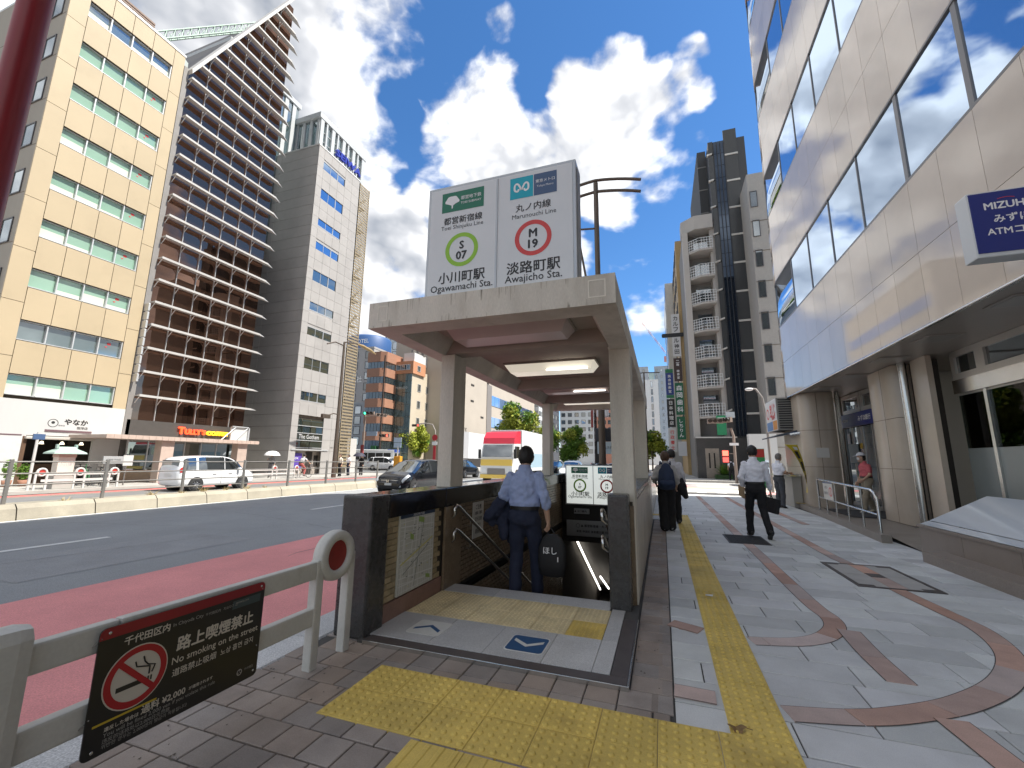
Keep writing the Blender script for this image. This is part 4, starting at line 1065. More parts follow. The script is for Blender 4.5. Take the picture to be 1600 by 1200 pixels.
MB().prism([(15.4, 26.2), (16.6, 26.2), (16.6, 28.6), (16.0, 29.0), (15.4, 28.6)], -31.8, -30.2, axis='x').build('hut', mat('hut_grey', (.35, .40, .40), .6), t, recalc=True)
MB().box((-30.19, 15.8, 27.6), (-30.17, 16.2, 28.1)).build('hatch', darkin, t)
# ---- coffee shop at its foot
cs = thing('coffee_shop_front', 'coffee shop front with pale tiled canopy and red and yellow sign', 'shop front', (-26.5, 18, 0))
pinkt = mat('pink_tile', (.44, .35, .295), .55, var=.08, vscale=3, damt=.2, dscale=1.4)
MB().box((-28.0, 12.98, 2.24), (-25.0, 21.28, 2.40)).build('canopy', pinkt, cs)
for k in range(27): MB().box((-25.01, 12.98+.306*k+.006, 2.215), (-24.985, 12.98+.306*(k+1)-.006, 2.42)).build('tile', pinkt, cs)
for y in (15.9, 20.3): MB().box((-25.75, y-.32, -.05), (-25.2, y+.32, 2.235), bev=.02).build('pier', pinkt, cs)
MB().box((-28.2, 15.35, 2.42), (-28.0, 22.5, 3.4)).build('sign_band', darkclad, cs)
MB().box((-29.5, 15.35, -.1), (-29.3, 22.4, 2.3)).build('back_wall', darkin, cs)
MB().box((-27.75, 15.2, 0), (-27.55, 19.5, .62)).build('low_wall', mat('low_wall_tan', (.50, .37, .26), .6, var=.08), cs)
shopglass = glass_mat('shop_glass', (.06, .08, .075), mix=.3)
for k in range(7):
    y = 15.35+k*1.0
    wd = MB(); wd.box((-27.72, y, .62), (-27.62, y+.05, 2.24)); wo = wd.build('window_post', alu, cs)
    MB().box((-27.68, y+.05, .02 if k > 4 else .62), (-27.66, y+1.0, 2.24)).build('pane', shopglass, cs)
    MB().box((-28.6, y+.1, .02), (-28.55, y+.5, 2.2)).build('curtain', mat('curtain_olive', (.14, .13, .08), .8), cs)
RS = mat('sign_red_lit', (.75, .06, .02), .4, emit=(1, .08, .02), estr=.55); YS = mat('sign_yellow_lit', (.85, .45, .02), .4, emit=(1, .55, .02), estr=.5)
text('T', RS, cs, (-27.90, 18.22, 2.96), height=.44, xdir=YA, bold=.04, depth=.05); text('ULLY', RS, cs, (-27.90, 18.92, 2.91), width=.98, height=.33, xdir=YA, bold=.04, depth=.05); text("'S", RS, cs, (-27.90, 19.58, 2.92), height=.31, xdir=YA, bold=.03, depth=.05)
text('COFFEE', YS, cs, (-27.90, 20.50, 2.90), width=1.45, height=.27, xdir=YA, bold=.04, depth=.05)
mb = MB(); mb.box((-27.3, 21.0, 2.45), (-27.2, 22.3, 2.52)); mb.box((-27.3, 21.0, 3.38), (-27.2, 22.3, 3.45)); mb.box((-27.3, 22.2, 2.45), (-27.2, 22.3, 3.45)); mb.tube([(-27.25, 20.3, 2.45), (-27.25, 21.3, 3.4)], .04, seg=5); mb.tube([(-27.25, 21.3, 2.45), (-27.25, 22.2, 3.4)], .04, seg=5)
mb.build('sign_frame', alu, cs)
MB().box((-27.4, 21.0, 2.48), (-27.3, 22.25, 3.4)).build('sign_back', mat('sign_back_grey', (.5, .5, .49), .5), cs)
mb = MB(); ring(mb, (-27.5, 21.7, 1.75), .17, .21, YA, ZA, seg=20); mb.build('logo', mat('logo_pale', (.6, .65, .6), .5), cs)
MB().box((-27.56, 21.2, .1), (-27.52, 22.3, 2.24)).build('pane', shopglass, cs)

# ---- grey tiled building
sb_ = thing('grey_tiled_building', 'grey stone-clad building with a column of dark windows and blue rooftop letters', 'building', (-32, 29, 0))
gtile = mat('pale_grey_tile', (0.325, 0.312, 0.298), .6, var=.06, vscale=1.2, obj=.04, fine=.04, fscale=20, damt=.15, dscale=.5)
gtile2 = mat('grey_side_tile', (0.40, 0.385, 0.37), .6, var=.08, vscale=1.0, obj=.04, fine=.05, fscale=20)
MB().box((-46, 26.6, -.1), (BX-.65, 32.0, 29.35)).box((BX-.65, 26.6, 2.12), (BX-.20, 32.0, 29.35)).box((BX-.65, 26.6, -.1), (BX-.06, 26.85, 2.12)).box((BX-.65, 30.6, -.1), (BX-.06, 32.0, 2.12)).build('core', jointm, sb_)
cols = [26.53, 27.22, 28.16, 29.08, 30.02, 31.0, 32.05]
winz = [28.15-2.62*k for k in range(9)]
rows = 30; rh = 29.35/rows
for r in range(rows):
    z0, z1 = r*rh, (r+1)*rh
    for c in range(6):
        ya, yb = cols[c], cols[c+1]
        zc = (z0+z1)/2
        inwin = c in (1, 2, 3) and (any(w-1.12 < zc < w for w in winz) or zc < 4.75)
        if inwin: continue
        MB().box((BX-.05, ya+.008, z0+.008), (BX, yb-.008, z1-.008)).build('panel', gtile, sb_)
sbp = [MB().box((-2.2, -.02, -rh/2+.012), (2.2, .02, rh/2-.012)).mesh('panel', gtile2)]
for r in range(rows):
    for c in range(4): put('panel', sbp[0], sb_, (BX-.07-2.2-4.42*c, 26.55, (r+.5)*rh))
for k, zt in enumerate(winz):
    MB().box((BX-.19, 27.22, zt-1.5), (BX-.04, 30.02, zt-1.07)).box((BX-.19, 27.22, zt+.055), (BX-.04, 30.02, zt+.5)).build('reveal', gtile, sb_)
    pz = glass_mat('blue_window_glass', (.02, .05, .09), refl=(.55, .72, .95), mix=.45) if k < 4 else glass_mat('office_glass', (.03, .04, .035), mix=.22)
    wo = MB().box((BX-.1, 27.2, zt-1.12), (BX-.03, 30.04, zt-1.06)).box((BX-.1, 29.04, zt-1.06), (BX-.03, 29.10, zt)).box((BX-.1, 28.14, zt-1.06), (BX-.05, 28.17, zt)).box((BX-.1, 27.2, zt), (BX-.03, 30.04, zt+.05)).build('window', alu, sb_)
    for (a, b) in ((27.22, 28.14), (28.17, 29.04), (29.10, 30.02)): MB().box((BX-.085, a, zt-1.06), (BX-.07, b, zt)).build('pane', pz, wo)
wo = MB().build if False else None
for j in range(4):
    z0 = 2.2+.6*j
    for (a, b) in ((27.22, 27.7), (27.72, 28.65), (28.68, 30.1)):
        MB().box((BX-.09, a+.02, z0+.04), (BX-.07, b-.02, z0+.58)).build('pane', glass_mat('office_glass', (.03, .04, .035), mix=.22), sb_)
    MB().box((BX-.1, 27.2, z0-.02), (BX-.01, 30.12, z0+.04)).build('transom', alu, sb_)
text('The Gotham', mat('lettering_grey', (.55, .55, .55), .4), sb_, (BX-.03, 28.55, 3.13), width=2.2, height=.36, xdir=YA)
MB().box((BX-.6, 26.85, -.1), (BX-.5, 30.6, 2.0)).build('entrance_back', mat('entrance_stone', (.35, .31, .27), .5, var=.1), sb_)
MB().box((BX-.52, 28.8, 0), (BX-.45, 29.5, 1.9)).build('entrance_door', darkin, sb_); MB().box((BX-.50, 29.75, .7), (BX-.44, 30.15, 1.6)).build('window', darkin, sb_)
MB().box((BX-.15, 26.75, 1.98), (BX+.06, 30.75, 2.10)).build('entrance_canopy', alu, sb_)
text('大森ビル', INK, sb_, (BX+.01, 31.3, 2.3), width=.6, xdir=YA)
MB().box((-46, 26.5, 29.36), (BX+.03, 32.1, 29.5)).build('roof_edge', mat('roof_edge_pale', (.55, .55, .54), .5), sb_)
MB().box((BX-.3, 26.95, .5), (BX-.25, 28.2, 1.75)).build('poster', mat('poster_violet', (.09, .05, .30), .5, var=.3, vscale=4), sb_)
text('BOOK', PW, sb_, (BX-.24, 27.5, 1.35), width=.7, xdir=YA)
blue = mat('letter_blue', (.02, .035, .30), .4)
rl = thing('rooftop_letters', 'blue capital letters standing on the roof edge of the grey tiled building', 'rooftop letters', (-28, 30, 29.5))
text('SEIWA', blue, rl, (BX+.0, 30.25, 30.13), width=3.5, height=.72, xdir=YA, bold=.04, depth=.12)
for k in range(5): MB().box((BX-.12, 28.7+.75*k, 29.4), (BX-.06, 28.78+.75*k, 30.4)).build('letter_stand', aludark, rl)
# tower behind with pale columns
tw = thing('colonnade_tower', 'taller pale tower with narrow columns and glass rising behind the grey tiled building', 'building', (-36, 30, 0))
palecol = mat('pale_column', (.42, .44, .45), .5, var=.05)
tg = glass_mat('tower_glass', (.05, .08, .08), mix=.3)
MB().box((-48, 28.35, 20), (-30.15, 34.7, 34.2)).build('body', tg, tw)
MB().box((-48, 28.1, 34.2), (-29.9, 35.0, 34.75)).build('cornice', palecol, tw)
MB().box((-48, 21, 20), (-33.0, 28.3, 36.0)).build('rear_body', tg, tw); MB().box((-48, 20.8, 36.0), (-32.8, 28.4, 36.5)).build('cornice', palecol, tw)
for k in range(9): MB().box((-30.2, 28.3+.76*k, 29), (-29.95, 28.3+.76*k+(.42 if k % 2 == 0 else .18), 34.2)).build('column', palecol, tw)
for k in range(8): MB().box((-33.0, 21.2+.9*k, 29), (-32.9, 21.2+.9*k+.4, 36.0)).build('column', palecol, tw)
for k in range(5): MB().box((-30.4-.9*k, 28.25, 29), (-30.1-.9*k, 28.36, 34.2)).build('column', palecol, tw)
for k in range(5): MB().box((-30.12, 28.4, 30.0+1.0*k), (-30.10, 34.6, 30.06+1.0*k)).build('transom', alu, tw)
# stair screen of brown metal mesh
sc_ = thing('stair_screen', 'tall narrow brown mesh screen round an outside stair at the end of the grey building', 'stair tower', (-28.8, 33, 0))
mesh_b = mat('mesh_bronze', (.30, .245, .16), .6, metal=.2)
mb = MB(); mb2 = MB()
for k in range(96):
    z = .6+.30*k
    mb.box((BX-.06, 32.25, z), (BX-.02, 33.65, z+.15)); mb2.box((-30.2, 32.22, z), (BX-.06, 32.26, z+.15))
for k in range(8): mb.box((BX-.07, 32.25+.2*k-.012, .3), (BX-.01, 32.25+.2*k+.012, 29.2))
stuff(mb.build('front_mesh', mesh_b, sc_)); stuff(mb2.build('side_mesh', mesh_b, sc_))
for y in (32.22, 33.66): MB().box((BX-.1, y-.03, 0), (BX, y+.03, 29.3)).build('post', mesh_b, sc_)
stp = mat('stair_white', (.55, .54, .5), .6)
for k in range(11):
    z = 1.5+2.55*k
    MB().box((-30.0, 32.4, z), (-28.3, 33.6, z+.12)).build('landing', stp, sc_)
    MB().add([(-28.5, 32.5, z+.1), (-28.3, 32.5, z+.1), (-28.3, 33.5, z+1.3), (-28.5, 33.5, z+1.3), (-28.5, 32.5, z-.15), (-28.3, 32.5, z-.15), (-28.3, 33.5, z+1.05), (-28.5, 33.5, z+1.05)], [(0, 1, 2, 3), (7, 6, 5, 4), (0, 4, 5, 1), (1, 5, 6, 2), (2, 6, 7, 3), (3, 7, 4, 0)]).build('stair_flight', stp, sc_)
MB().box((-30.2, 34.0, -.1), (-28.6, 35.3, 3.3)).build('ground_kiosk', mat('kiosk_grey', (.45, .44, .42), .6), sc_)
# ================================================================== bank building on the right
FX = 4.1
bankp = mat('bank_glossy_panel', (0.62, 0.54, 0.46), .05, spec=.42, coat=.08, var=.07, vscale=.9, obj=.06, fine=.03, fscale=120)
bankcol = mat('bank_column_stone', (0.52, 0.44, 0.355), .22, spec=.5, var=.07, vscale=1.5, obj=.04, fine=.05, fscale=140, damt=.1, dscale=.8)
bankglass = glass_mat('bank_mirror_glass', (0.02, 0.035, 0.06), refl=(.66, .78, .93), mix=.62, rough=.008, wav=.05)
frameg = mat('bank_window_frame', (.20, .19, .18), .35, metal=.4)
soff = mat('bank_soffit', (.34, .30, .26), .35, var=.08, vscale=1.2)
bank = thing('bank_building', 'glossy beige bank building with mirror window bands on the right, rounded at its far corner', 'building', (8, 10, 0))
YR, RAD, YB = 16.6, 1.7, 18.3         # straight part ends at YR, round corner of radius RAD
def skin(t):
    """plan curve of the facade: t is the running length from Y=-8 towards the far corner"""
    L0 = YR+8; A = RAD*math.pi/2
    if t <= L0: return (FX, -8+t), (-1, 0)
    if t <= L0+A:
        a = (t-L0)/RAD; return (FX+RAD-RAD*math.cos(a), YR+RAD*math.sin(a)), (-math.cos(a), math.sin(a))
    return (FX+RAD+(t-L0-A), YR+RAD), (0, 1)
def skin_panel(t0, t1, z0, z1, out, th, m, nm, par, g=.004, n=None):
    n = n or (1 if t1 <= YR+8 else 5)
    rg = []
    for i in range(n+1):
        t = t0+g+(t1-t0-2*g)*i/n; (x, y), (nx, ny_) = skin(t)
        rg.append([(x+nx*out, y+ny_*out, z0+g), (x+nx*(out-th), y+ny_*(out-th), z0+g), (x+nx*(out-th), y+ny_*(out-th), z1-g), (x+nx*out, y+ny_*out, z1-g)])
    mb = MB(); mb.loft(rg, smooth=False)
    o = mb.build(nm, m, par, recalc=True)
    if n > 1:
        for p in o.data.polygons: p.use_smooth = abs(p.normal.z) < .3
    return o
tj = [.0+.81*k for k in range(40)]
T_ = lambda y: y+8
off = 6.65-.81*10
panel_edges = [T_(6.65+.81*k) for k in range(-9, 13)]
tend = YR+8+RAD*math.pi/2
panel_edges = [e for e in panel_edges if e < YR+8-.05]+[YR+8, YR+8+.89, YR+8+1.78, tend, tend+1.2, tend+2.4]
bands = [(3.6, 4.8), (4.8, 6.06), (7.78, 9.02), (9.02, 10.28), (11.98, 13.2), (13.2, 14.36), (16.06, 17.3), (17.3, 18.46), (20.16, 21.4), (21.4, 22.5)]
for (z0, z1) in bands:
    for a, b in zip(panel_edges, panel_edges[1:]):
        if b < T_(1.0) and z0 > 12: continue
        skin_panel(a, b, z0, z1, 0, .04, bankp, 'panel', bank)
wins = [(6.06, 7.78), (10.28, 11.98), (14.36, 16.06), (18.46, 20.16)]
wedges = [T_(6.65+1.62*k) for k in range(-4, 7)]
wedges = [e for e in wedges if e < YR+7.5]+[YR+8+.5, YR+8+1.78, tend+.6, tend+2.0]
for (z0, z1) in wins:
    for a, b in zip(wedges, wedges[1:]):
        wo = skin_panel(a, b, z0+.0, z0+.045, -.0, .06, frameg, 'window', bank, g=.0)
        dbl = abs(a-T_(6.65)) < .01 or abs(a-T_(8.27)) < .01
        skin_panel(a-(.05 if dbl else .016), a+(.05 if dbl else .016), z0+.045, z1-.035, -.012, .04, frameg, 'mullion', wo, g=0, n=1)
        skin_panel(a, b, z1-.035, z1, 0, .06, frameg, 'head_rail', wo, g=0)
        skin_panel(a+.017, b-.017, z0+.045, z1-.035, -.03, .02, bankglass, 'pane', wo, g=0)
core = MB()
cp = []
for k in range(9):
    a = math.pi/2*k/8; r_ = RAD-.16; cp.append((FX+RAD-r_*math.cos(a), YR+r_*math.sin(a)))
poly = [(FX+.16, -8), (FX+6, -8)] if False else None
outline = [(14, -8), (14, 21.0), (9.0, 21.0), (9.0, YR+RAD-.16)]+cp[::-1]+[(FX+.16, -8)]
core.prism(outline, 3.72, 27.0, smooth=False); core.build('core', mat('bank_core', (.06, .055, .05), .8), bank, recalc=True)
MB().box((FX+.3, -8, 22.45), (13.8, 16.5, 27.5)).build('upper_storeys', bankp, bank)
# soffit with lights, metal nosing
so = [(FX+.02, -8), (7.2, -8), (7.2, YR+RAD-.02)]+[(FX+RAD-(RAD-.02)*math.cos(a), YR+(RAD-.02)*math.sin(a)) for a in [math.pi/2*(8-k)/8 for k in range(9)]]
mb = MB(); mb.prism(so, 3.625, 3.72); mb.build('soffit', soff, bank, recalc=True)
skin_panel(T_(-8), tend, 3.57, 3.602, .012, .05, steel, 'nosing', bank, g=0, n=40)
for y, wh_ in ((5.4, 'sixth'), (7.45, 'fifth'), (9.4, 'fourth'), (11.1, 'third'), (13.0, 'second'), (14.9, 'first')):
    t = thing('downlight', 'square soffit downlight of the bank, from its rounded corner '+wh_, 'ceiling light', (4.75, y, 3.6), 'downlights in the bank soffit')
    MB().box((4.45, y-.28, 3.608), (4.98, y+.28, 3.622)).build('trim', mat('downlight_trim', (.42, .38, .34), .4), t)
    MB().box((4.50, y-.23, 3.602), (4.93, y+.23, 3.607)).build('diffuser', mat('downlight_diffuser', (.33, .31, .28), .35), t)
# rounded piers faced with stone in three courses
def rounded(x0, x1, y0, y1, r, which, n=6):
    """outline with the named corners rounded"""
    P = []
    for (nm, cx, cy, sx, sy, a0) in (('sw', x0, y0, 1, 1, 180), ('se', x1, y0, -1, 1, 270), ('ne', x1, y1, -1, -1, 0), ('nw', x0, y1, 1, -1, 90)):
        if nm in which:
            P += [(cx+sx*r+r*math.cos(R(a0+90*k/n)), cy+sy*r+r*math.sin(R(a0+90*k/n))) for k in range(n+1)]
        else: P.append((cx, cy))
    return P
def stone_pier(outline, zs, inset=.0):
    for z0, z1 in zip(zs, zs[1:]):
        mb = MB(); mb.prism(outline, z0+.006, z1-.006, smooth=False); o = mb.build('stone', bankcol, bank, recalc=True)
        for p in o.data.polygons: p.use_smooth = abs(p.normal.z) < .5
    mb = MB(); cx = sum(p[0] for p in outline)/len(outline); cy = sum(p[1] for p in outline)/len(outline)
    mb.prism([(cx+(p[0]-cx)*.985, cy+(p[1]-cy)*.985) for p in outline], zs[0], zs[-1]); mb.build('pier_core', jointm, bank, recalc=True)
stone_pier(rounded(4.22, 5.12, 15.75, 18.25, 0.30, ('sw', 'nw')), [.05, 1.30, 2.43, 3.62])
stone_pier(rounded(5.0, 5.62, 11.75, 13.15, 0.22, ('nw',)), [.1, 1.30, 2.43, 3.62])
for (x, y) in ((5.0, 12.35), (4.66, 15.746)):
    MB().box((x-.003, y-.006, .1), (x+.006, y+.003, 3.62)).build('stone_joint', jointm, bank)
MB().tube([(5.10, 11.55, .1), (5.10, 11.55, 3.62)], .075, seg=14).build('steel_trim', steel, bank)
MB().box((5.30, 11.28, .1), (5.60, 11.7, 3.62)).build('dark_gap', darkin, bank)
MB().box((5.20, 10.86, .1), (5.30, 11.43, 3.62)).build('stone', bankcol, bank)
MB().box((5.15, 15.66, .1), (5.25, 15.74, 3.62)).build('steel_trim', steel, bank)
# recessed glass of the lobby and the offices
lob = glass_mat('lobby_glass', (.03, .035, .035), mix=.16)
frost = mat('frosted_glass', (.21, .235, .23), .22, spec=.6, var=.06, vscale=.9)
def clear_glass(name):
    m = bpy.data.materials.new(name); m.use_nodes = True; nt = m.node_tree; nt.nodes.remove(nt.nodes['Principled BSDF'])
    t_ = nt.nodes.new('ShaderNodeBsdfTransparent'); t_.inputs['Color'].default_value = (.62, .68, .66, 1); g_ = nt.nodes.new('ShaderNodeBsdfGlossy'); g_.inputs['Roughness'].default_value = .01
    f_ = nt.nodes.new('ShaderNodeFresnel'); f_.inputs['IOR'].default_value = 1.22; x_ = nt.nodes.new('ShaderNodeMixShader')
    nt.links.new(f_.outputs[0], x_.inputs[0]); nt.links.new(t_.outputs[0], x_.inputs[1]); nt.links.new(g_.outputs[0], x_.inputs[2]); nt.links.new(x_.outputs[0], nt.nodes['Material Output'].inputs['Surface']); return m
clearg = clear_glass('clear_glass')
fr_al = mat('bank_alu_frame', (.52, .49, .45), .35, metal=.5)
MB().box((9.0, -8, .1), (9.1, 13, 3.62)).build('inner_wall', mat('office_wall', (.50, .49, .46), .8), bank)
MB().box((5.9, 12.9, .1), (9.0, 13.0, 3.62)).build('inner_wall', mat('office_wall', (.50, .49, .46), .8), bank)
for y in (3, 6, 9): MB().box((6.6, y, 3.56), (8.2, y+.3, 3.6)).build('office_ceiling_light', mat('office_light', (.9, .9, .85), .5, emit=(1, .97, .9), estr=1.6), bank)
for (x, y) in ((8.0, 10.2), (8.2, 7.6)): MB().box((x, y, .1), (x+.3, y+.9, 2.6)).build('office_cabinet', mat('cabinet_grey', (.25, .25, .24), .6), bank)
for y in (9.6, 8.4, 7.2): MB().box((7.5, y-.5, .85), (8.3, y+.5, .9)).build('office_desk', mat('desk_pale', (.5, .47, .42), .5), bank)
MB().box((5.3, -8, 0), (9.1, 18.2, .10)).build('raised_floor', mat('bank_floor', (.24, .205, .175), .45, var=.1, fine=.15, fscale=120), bank)
LX = 5.8
MB().box((LX+.1, 13.0, .1), (LX+.2, 18.2, 3.62)).build('lobby_wall', mat('lobby_dark', (.05, .05, .05), .6), bank)
MB().box((LX-.05, 17.25, .1), (LX+.1, 18.2, 3.62)).build('stone', bankcol, bank)
for (y0, y1) in ((14.4, 15.75), (15.8, 17.2)):
    w = MB().box((LX, y0, 3.0), (LX+.08, y1, 3.12)).box((LX, y0, 3.48), (LX+.08, y1, 3.6)).box((LX, y0, 3.12), (LX+.08, y0+.12, 3.48)).box((LX, y1-.12, 3.12), (LX+.08, y1, 3.48)).build('window', fr_al, bank)
    MB().box((LX+.04, y0+.12, 3.12), (LX+.05, y1-.12, 3.48)).build('pane', lob, w)
for (y0, y1) in ((13.2, 14.35), (14.4, 15.1), (15.15, 15.85), (15.9, 16.55), (16.6, 17.2)):
    w = MB().box((LX, y0, .1), (LX+.06, y0+.05, 2.54)).box((LX, y1-.05, .1), (LX+.06, y1, 2.54)).box((LX, y0+.05, .1), (LX+.06, y1-.05, .22)).build('door', fr_al, bank)
    MB().box((LX+.02, y0+.05, .22), (LX+.035, y1-.05, 2.54)).build('pane', lob, w)
MB().box((LX-.09, 14.4, 2.56), (LX-.01, 17.2, 2.97)).build('lobby_sign', mat('bank_blue', (.012, .025, .19), .3), bank)
text('みずほ銀行', PW, bank, (LX-.095, 15.35, 2.77), width=.85, xdir=(0, -1, 0), bold=.02); text('MIZUHO', PW, bank, (LX-.095, 16.75, 2.77), width=.45, xdir=(0, -1, 0), bold=.03)
for (y, z, w_, h_, m) in ((16.85, 2.2, .2, .34, PW), (16.6, 1.72, .7, .6, mat('leaflet_pale', (.45, .55, .55), .5)), (16.3, 1.25, .3, .4, mat('leaflet_blue', (.12, .30, .45), .5)), (16.0, 1.95, .16, .16, yellowpaint), (16.5, .75, .08, .9, mat('leaflet_green', (.02, .35, .18), .5))):
    MB().box((LX-.02, y-w_/2, z-h_/2), (LX-.005, y+w_/2, z+h_/2)).build('notice', m, bank)
MB().box((4.215, 16.6, 1.62), (4.222, 17.2, 1.95)).build('notice_plaque', mat('plaque', (.50, .47, .42), .4), bank) if False else MB().box((4.52, 15.735, 1.58), (4.86, 15.748, 1.88)).build('notice_plaque', mat('plaque', (.52, .50, .46), .4), bank)
# office windows: a transom row over tall frosted panes
ow = [10.78, 9.95, 8.05, 6.1, 4.0, 1.9, -.2, -2.3]
for y1, y0 in zip(ow, ow[1:]):
    w = MB().box((5.550, y0, 3.05), (5.650, y1, 3.17)).box((5.550, y0, 3.5), (5.650, y1, 3.62)).box((5.550, y0, 3.17), (5.650, y0+.12, 3.5)).box((5.550, y1-.12, 3.17), (5.650, y1, 3.5)).build('window', fr_al, bank)
    MB().box((5.590, y0+.12, 3.17), (5.600, y1-.12, 3.5)).build('pane', lob, w)
    MB().box((5.530, y0, 2.78), (5.660, y1, 3.045)).build('transom', steel, bank)
    MB().box((5.560, y0, .1), (5.640, y0+.075, 2.775)).build('mullion', steel, bank)
    w2 = MB().box((5.595, y0+.075, 2.745), (5.610, y1, 2.775)).build('window', fr_al, bank)
    MB().box((5.600, y0+.075, 1.72), (5.612, y1, 2.745)).build('pane', clearg, w2)
    MB().box((5.598, y0+.075, .1), (5.612, y1, 1.718)).build('pane', frost, w2)
MB().box((5.500, 3.0, 3.12), (5.540, 7.8, 3.62)).build('sign_band', mat('bank_blue', (.012, .025, .19), .3), bank)
# office chairs seen above the frosted part
chair = mat('chair_black', (.015, .015, .016), .6)
for (x, y, wh_) in ((6.9, 9.55, 'first'), (7.0, 8.8, 'second'), (7.0, 7.9, 'third'), (7.1, 6.9, 'fourth')):
    t = thing('office_chair', wh_+' black office chair from the stone pier behind the bank window', 'chair', (x, y, .1), 'office chairs behind the bank window')
    MB().lathe([(.0, 0), (.28, 0), (.05, .06), (.03, .42), (.0, .42)], (x, y, .1), seg=10).build('base', darksteel, t)
    MB().box((x-.24, y-.24, .52), (x+.24, y+.24, .62), bev=.04).build('seat', chair, t)
    MB().box((x+.18, y-.24, 1.6), (x+.26, y+.24, 2.35), bev=.05).build('backrest', chair, t); MB().box((x+.2, y-.04, .55), (x+.24, y+.04, 1.7)).build('back_stem', darksteel, t)
    MB().box((x+.18, y-.14, 2.38), (x+.25, y+.14, 2.55), bev=.04).build('headrest', chair, t)
# platform with ramp kerb
rampm = mat('ramp_stone', (.27, .235, .20), .5, var=.1, vscale=2, fine=.2, fscale=140, damt=.2)
mb = MB(); mb.add([(3.9, 8.88, .004), (6, 8.88, .004), (6, 10.6, .1), (4.0, 10.6, .08), (4.1, 16.6, .1), (6, 16.6, .1)], [(0, 1, 2, 3), (3, 2, 5, 4)]); mb.build('ramp', rampm, bank)
mb = MB(); mb.prism([(3.68, 9.85), (3.84, 9.85), (4.26, 16.7), (4.10, 16.7)], -.01, .14); mb.build('ramp_kerb', rampm, bank, recalc=True)
MB().box((4.4, 13.2, .1), (6, 15.2, .112)).build('door_mat', mat('mat_charcoal', (.05, .05, .052), .9, fine=.3, fscale=80), bank)
studm = mat('steel_stud', (.6, .6, .58), .3, metal=.8)
mb = MB()
for i in range(9):
    for j in range(5):
        cx, cy = 3.9+.075*i, 9.15-.06*j+.01*i
        mb.lathe([(.018, .004), (.014, .009), (.0, .010)], (cx, cy, .0), seg=8)
stuff(mb.build('steel_studs', studm, bank))
# blade sign
bs = thing('bank_blade_sign', 'blue and white blade sign for an ATM corner sticking out from the bank front', 'sign', (3.7, 5.7, 3.6))
MB().box((3.25, 5.58, 3.555), (4.095, 5.78, 4.30), bev=.012).build('case', mat('blade_case_white', (.62, .64, .64), .3), bs)
MB().box((3.262, 5.572, 3.60), (4.09, 5.582, 4.28)).build('face', mat('bank_blue', (.012, .025, .19), .3), bs)
text('MIZUHO', PW, bs, (3.58, 5.569, 4.12), width=.42, bold=.03); text('みずほ', PW, bs, (3.58, 5.569, 3.97), width=.30, bold=.02); text('ATMコーナー', PW, bs, (3.66, 5.569, 3.83), width=.60, bold=.02)
mb = MB(); ring(mb, (3.56, 5.569, 4.0), .2, .206, XA, ZA, a0=R(70), a1=R(110), seg=10); mb.build('swoosh', PR, bs)
# planter with glass cover
pl = thing('glass_topped_planter', 'low brown granite plinth with a sloping pale glass cover beside the bank windows', 'planter', (4.3, 7, 0))
gran = mat('planter_granite', (.25, .205, .17), .35, var=.1, vscale=2, fine=.35, fscale=150, obj=.05)
MB().box((3.55, -6, -.01), (3.95, 8.25, .15), bev=.01).build('step', gran, pl)
for k in range(9): MB().box((3.84, 8.9-1.05*(k+1)+.004, .0 if k else .0), (3.95, 8.9-1.05*k-.004, .42)).build('stone', gran, pl)
MB().box((3.95, 8.78, 0), (4.9, 8.9, .42)).build('stone', gran, pl); MB().box((3.96, -6, 0), (4.9, 8.77, .40)).build('fill', gran, pl)
for k in range(9):
    MB().box((3.82, 8.93-1.05*(k+1)+.004, .424), (4.0, 8.93-1.05*k-.004, .462), bev=.004).build('capstone', gran, pl)
cov = mat('white_glass_cover', (.62, .66, .70), .08, spec=.6, var=.04, vscale=1.0)
for k in range(5):
    y1 = 8.9-2.1*k; y0 = y1-2.09
    MB().add([(3.86, y0, .468), (3.98, y0, .52), (3.98, y1, .52), (3.86, y1, .468)], [(3, 2, 1, 0), (0, 1, 2, 3)][:1]).build('cover_edge', cov, pl)
    MB().add([(3.99, y0, .526), (4.75, y0, .93), (4.75, y1, .93), (3.99, y1, .526), (3.99, y0, .45), (4.75, y0, .45), (4.75, y1, .45), (3.99, y1, .45)], [(0, 1, 2, 3), (0, 4, 5, 1), (1, 5, 6, 2), (2, 6, 7, 3)]).build('cover', cov, pl, recalc=True)
# handrail on the ramp
hr = thing('ramp_handrail', 'stainless handrail with five posts along the bank ramp', 'handrail', (4.0, 12.5, .1))
rx = lambda y: 3.80+.062*(y-10.1)
ht = lambda y: .86+.0*y
top = [(rx(10.15), 10.15, .10), (rx(10.15), 10.15, .74), (rx(10.22), 10.25, .86), (rx(10.4), 10.42, .91)]+[(rx(y), y, .91+.015*(y-10.4)) for y in (11, 12, 13, 14)]+[(rx(14.3), 14.3, .98), (rx(14.35), 14.36, .93), (rx(14.36), 14.36, .1)]
MB().tube(top, .026, seg=10).build('top_rail', steel, hr)
MB().tube([(rx(y), y, .46+.01*(y-10.4)) for y in (10.15, 12, 14.36)], .02, seg=8).build('mid_rail', steel, hr)
for y in (11.0, 11.9, 12.8, 13.6): MB().tube([(rx(y), y, .1), (rx(y), y, .93+.012*(y-10.4))], .02, seg=8).build('post', steel, hr)
t = thing('handrail_notice', 'white no-bicycle notice plate hung in the ramp handrail', 'notice', (rx(13.2), 13.2, .5))
MB().box((rx(13.1)-.034, 12.9, .50), (rx(13.1)-.026, 13.55, .93)).build('plate', mat('notice_white', (.62, .60, .55), .5), t)
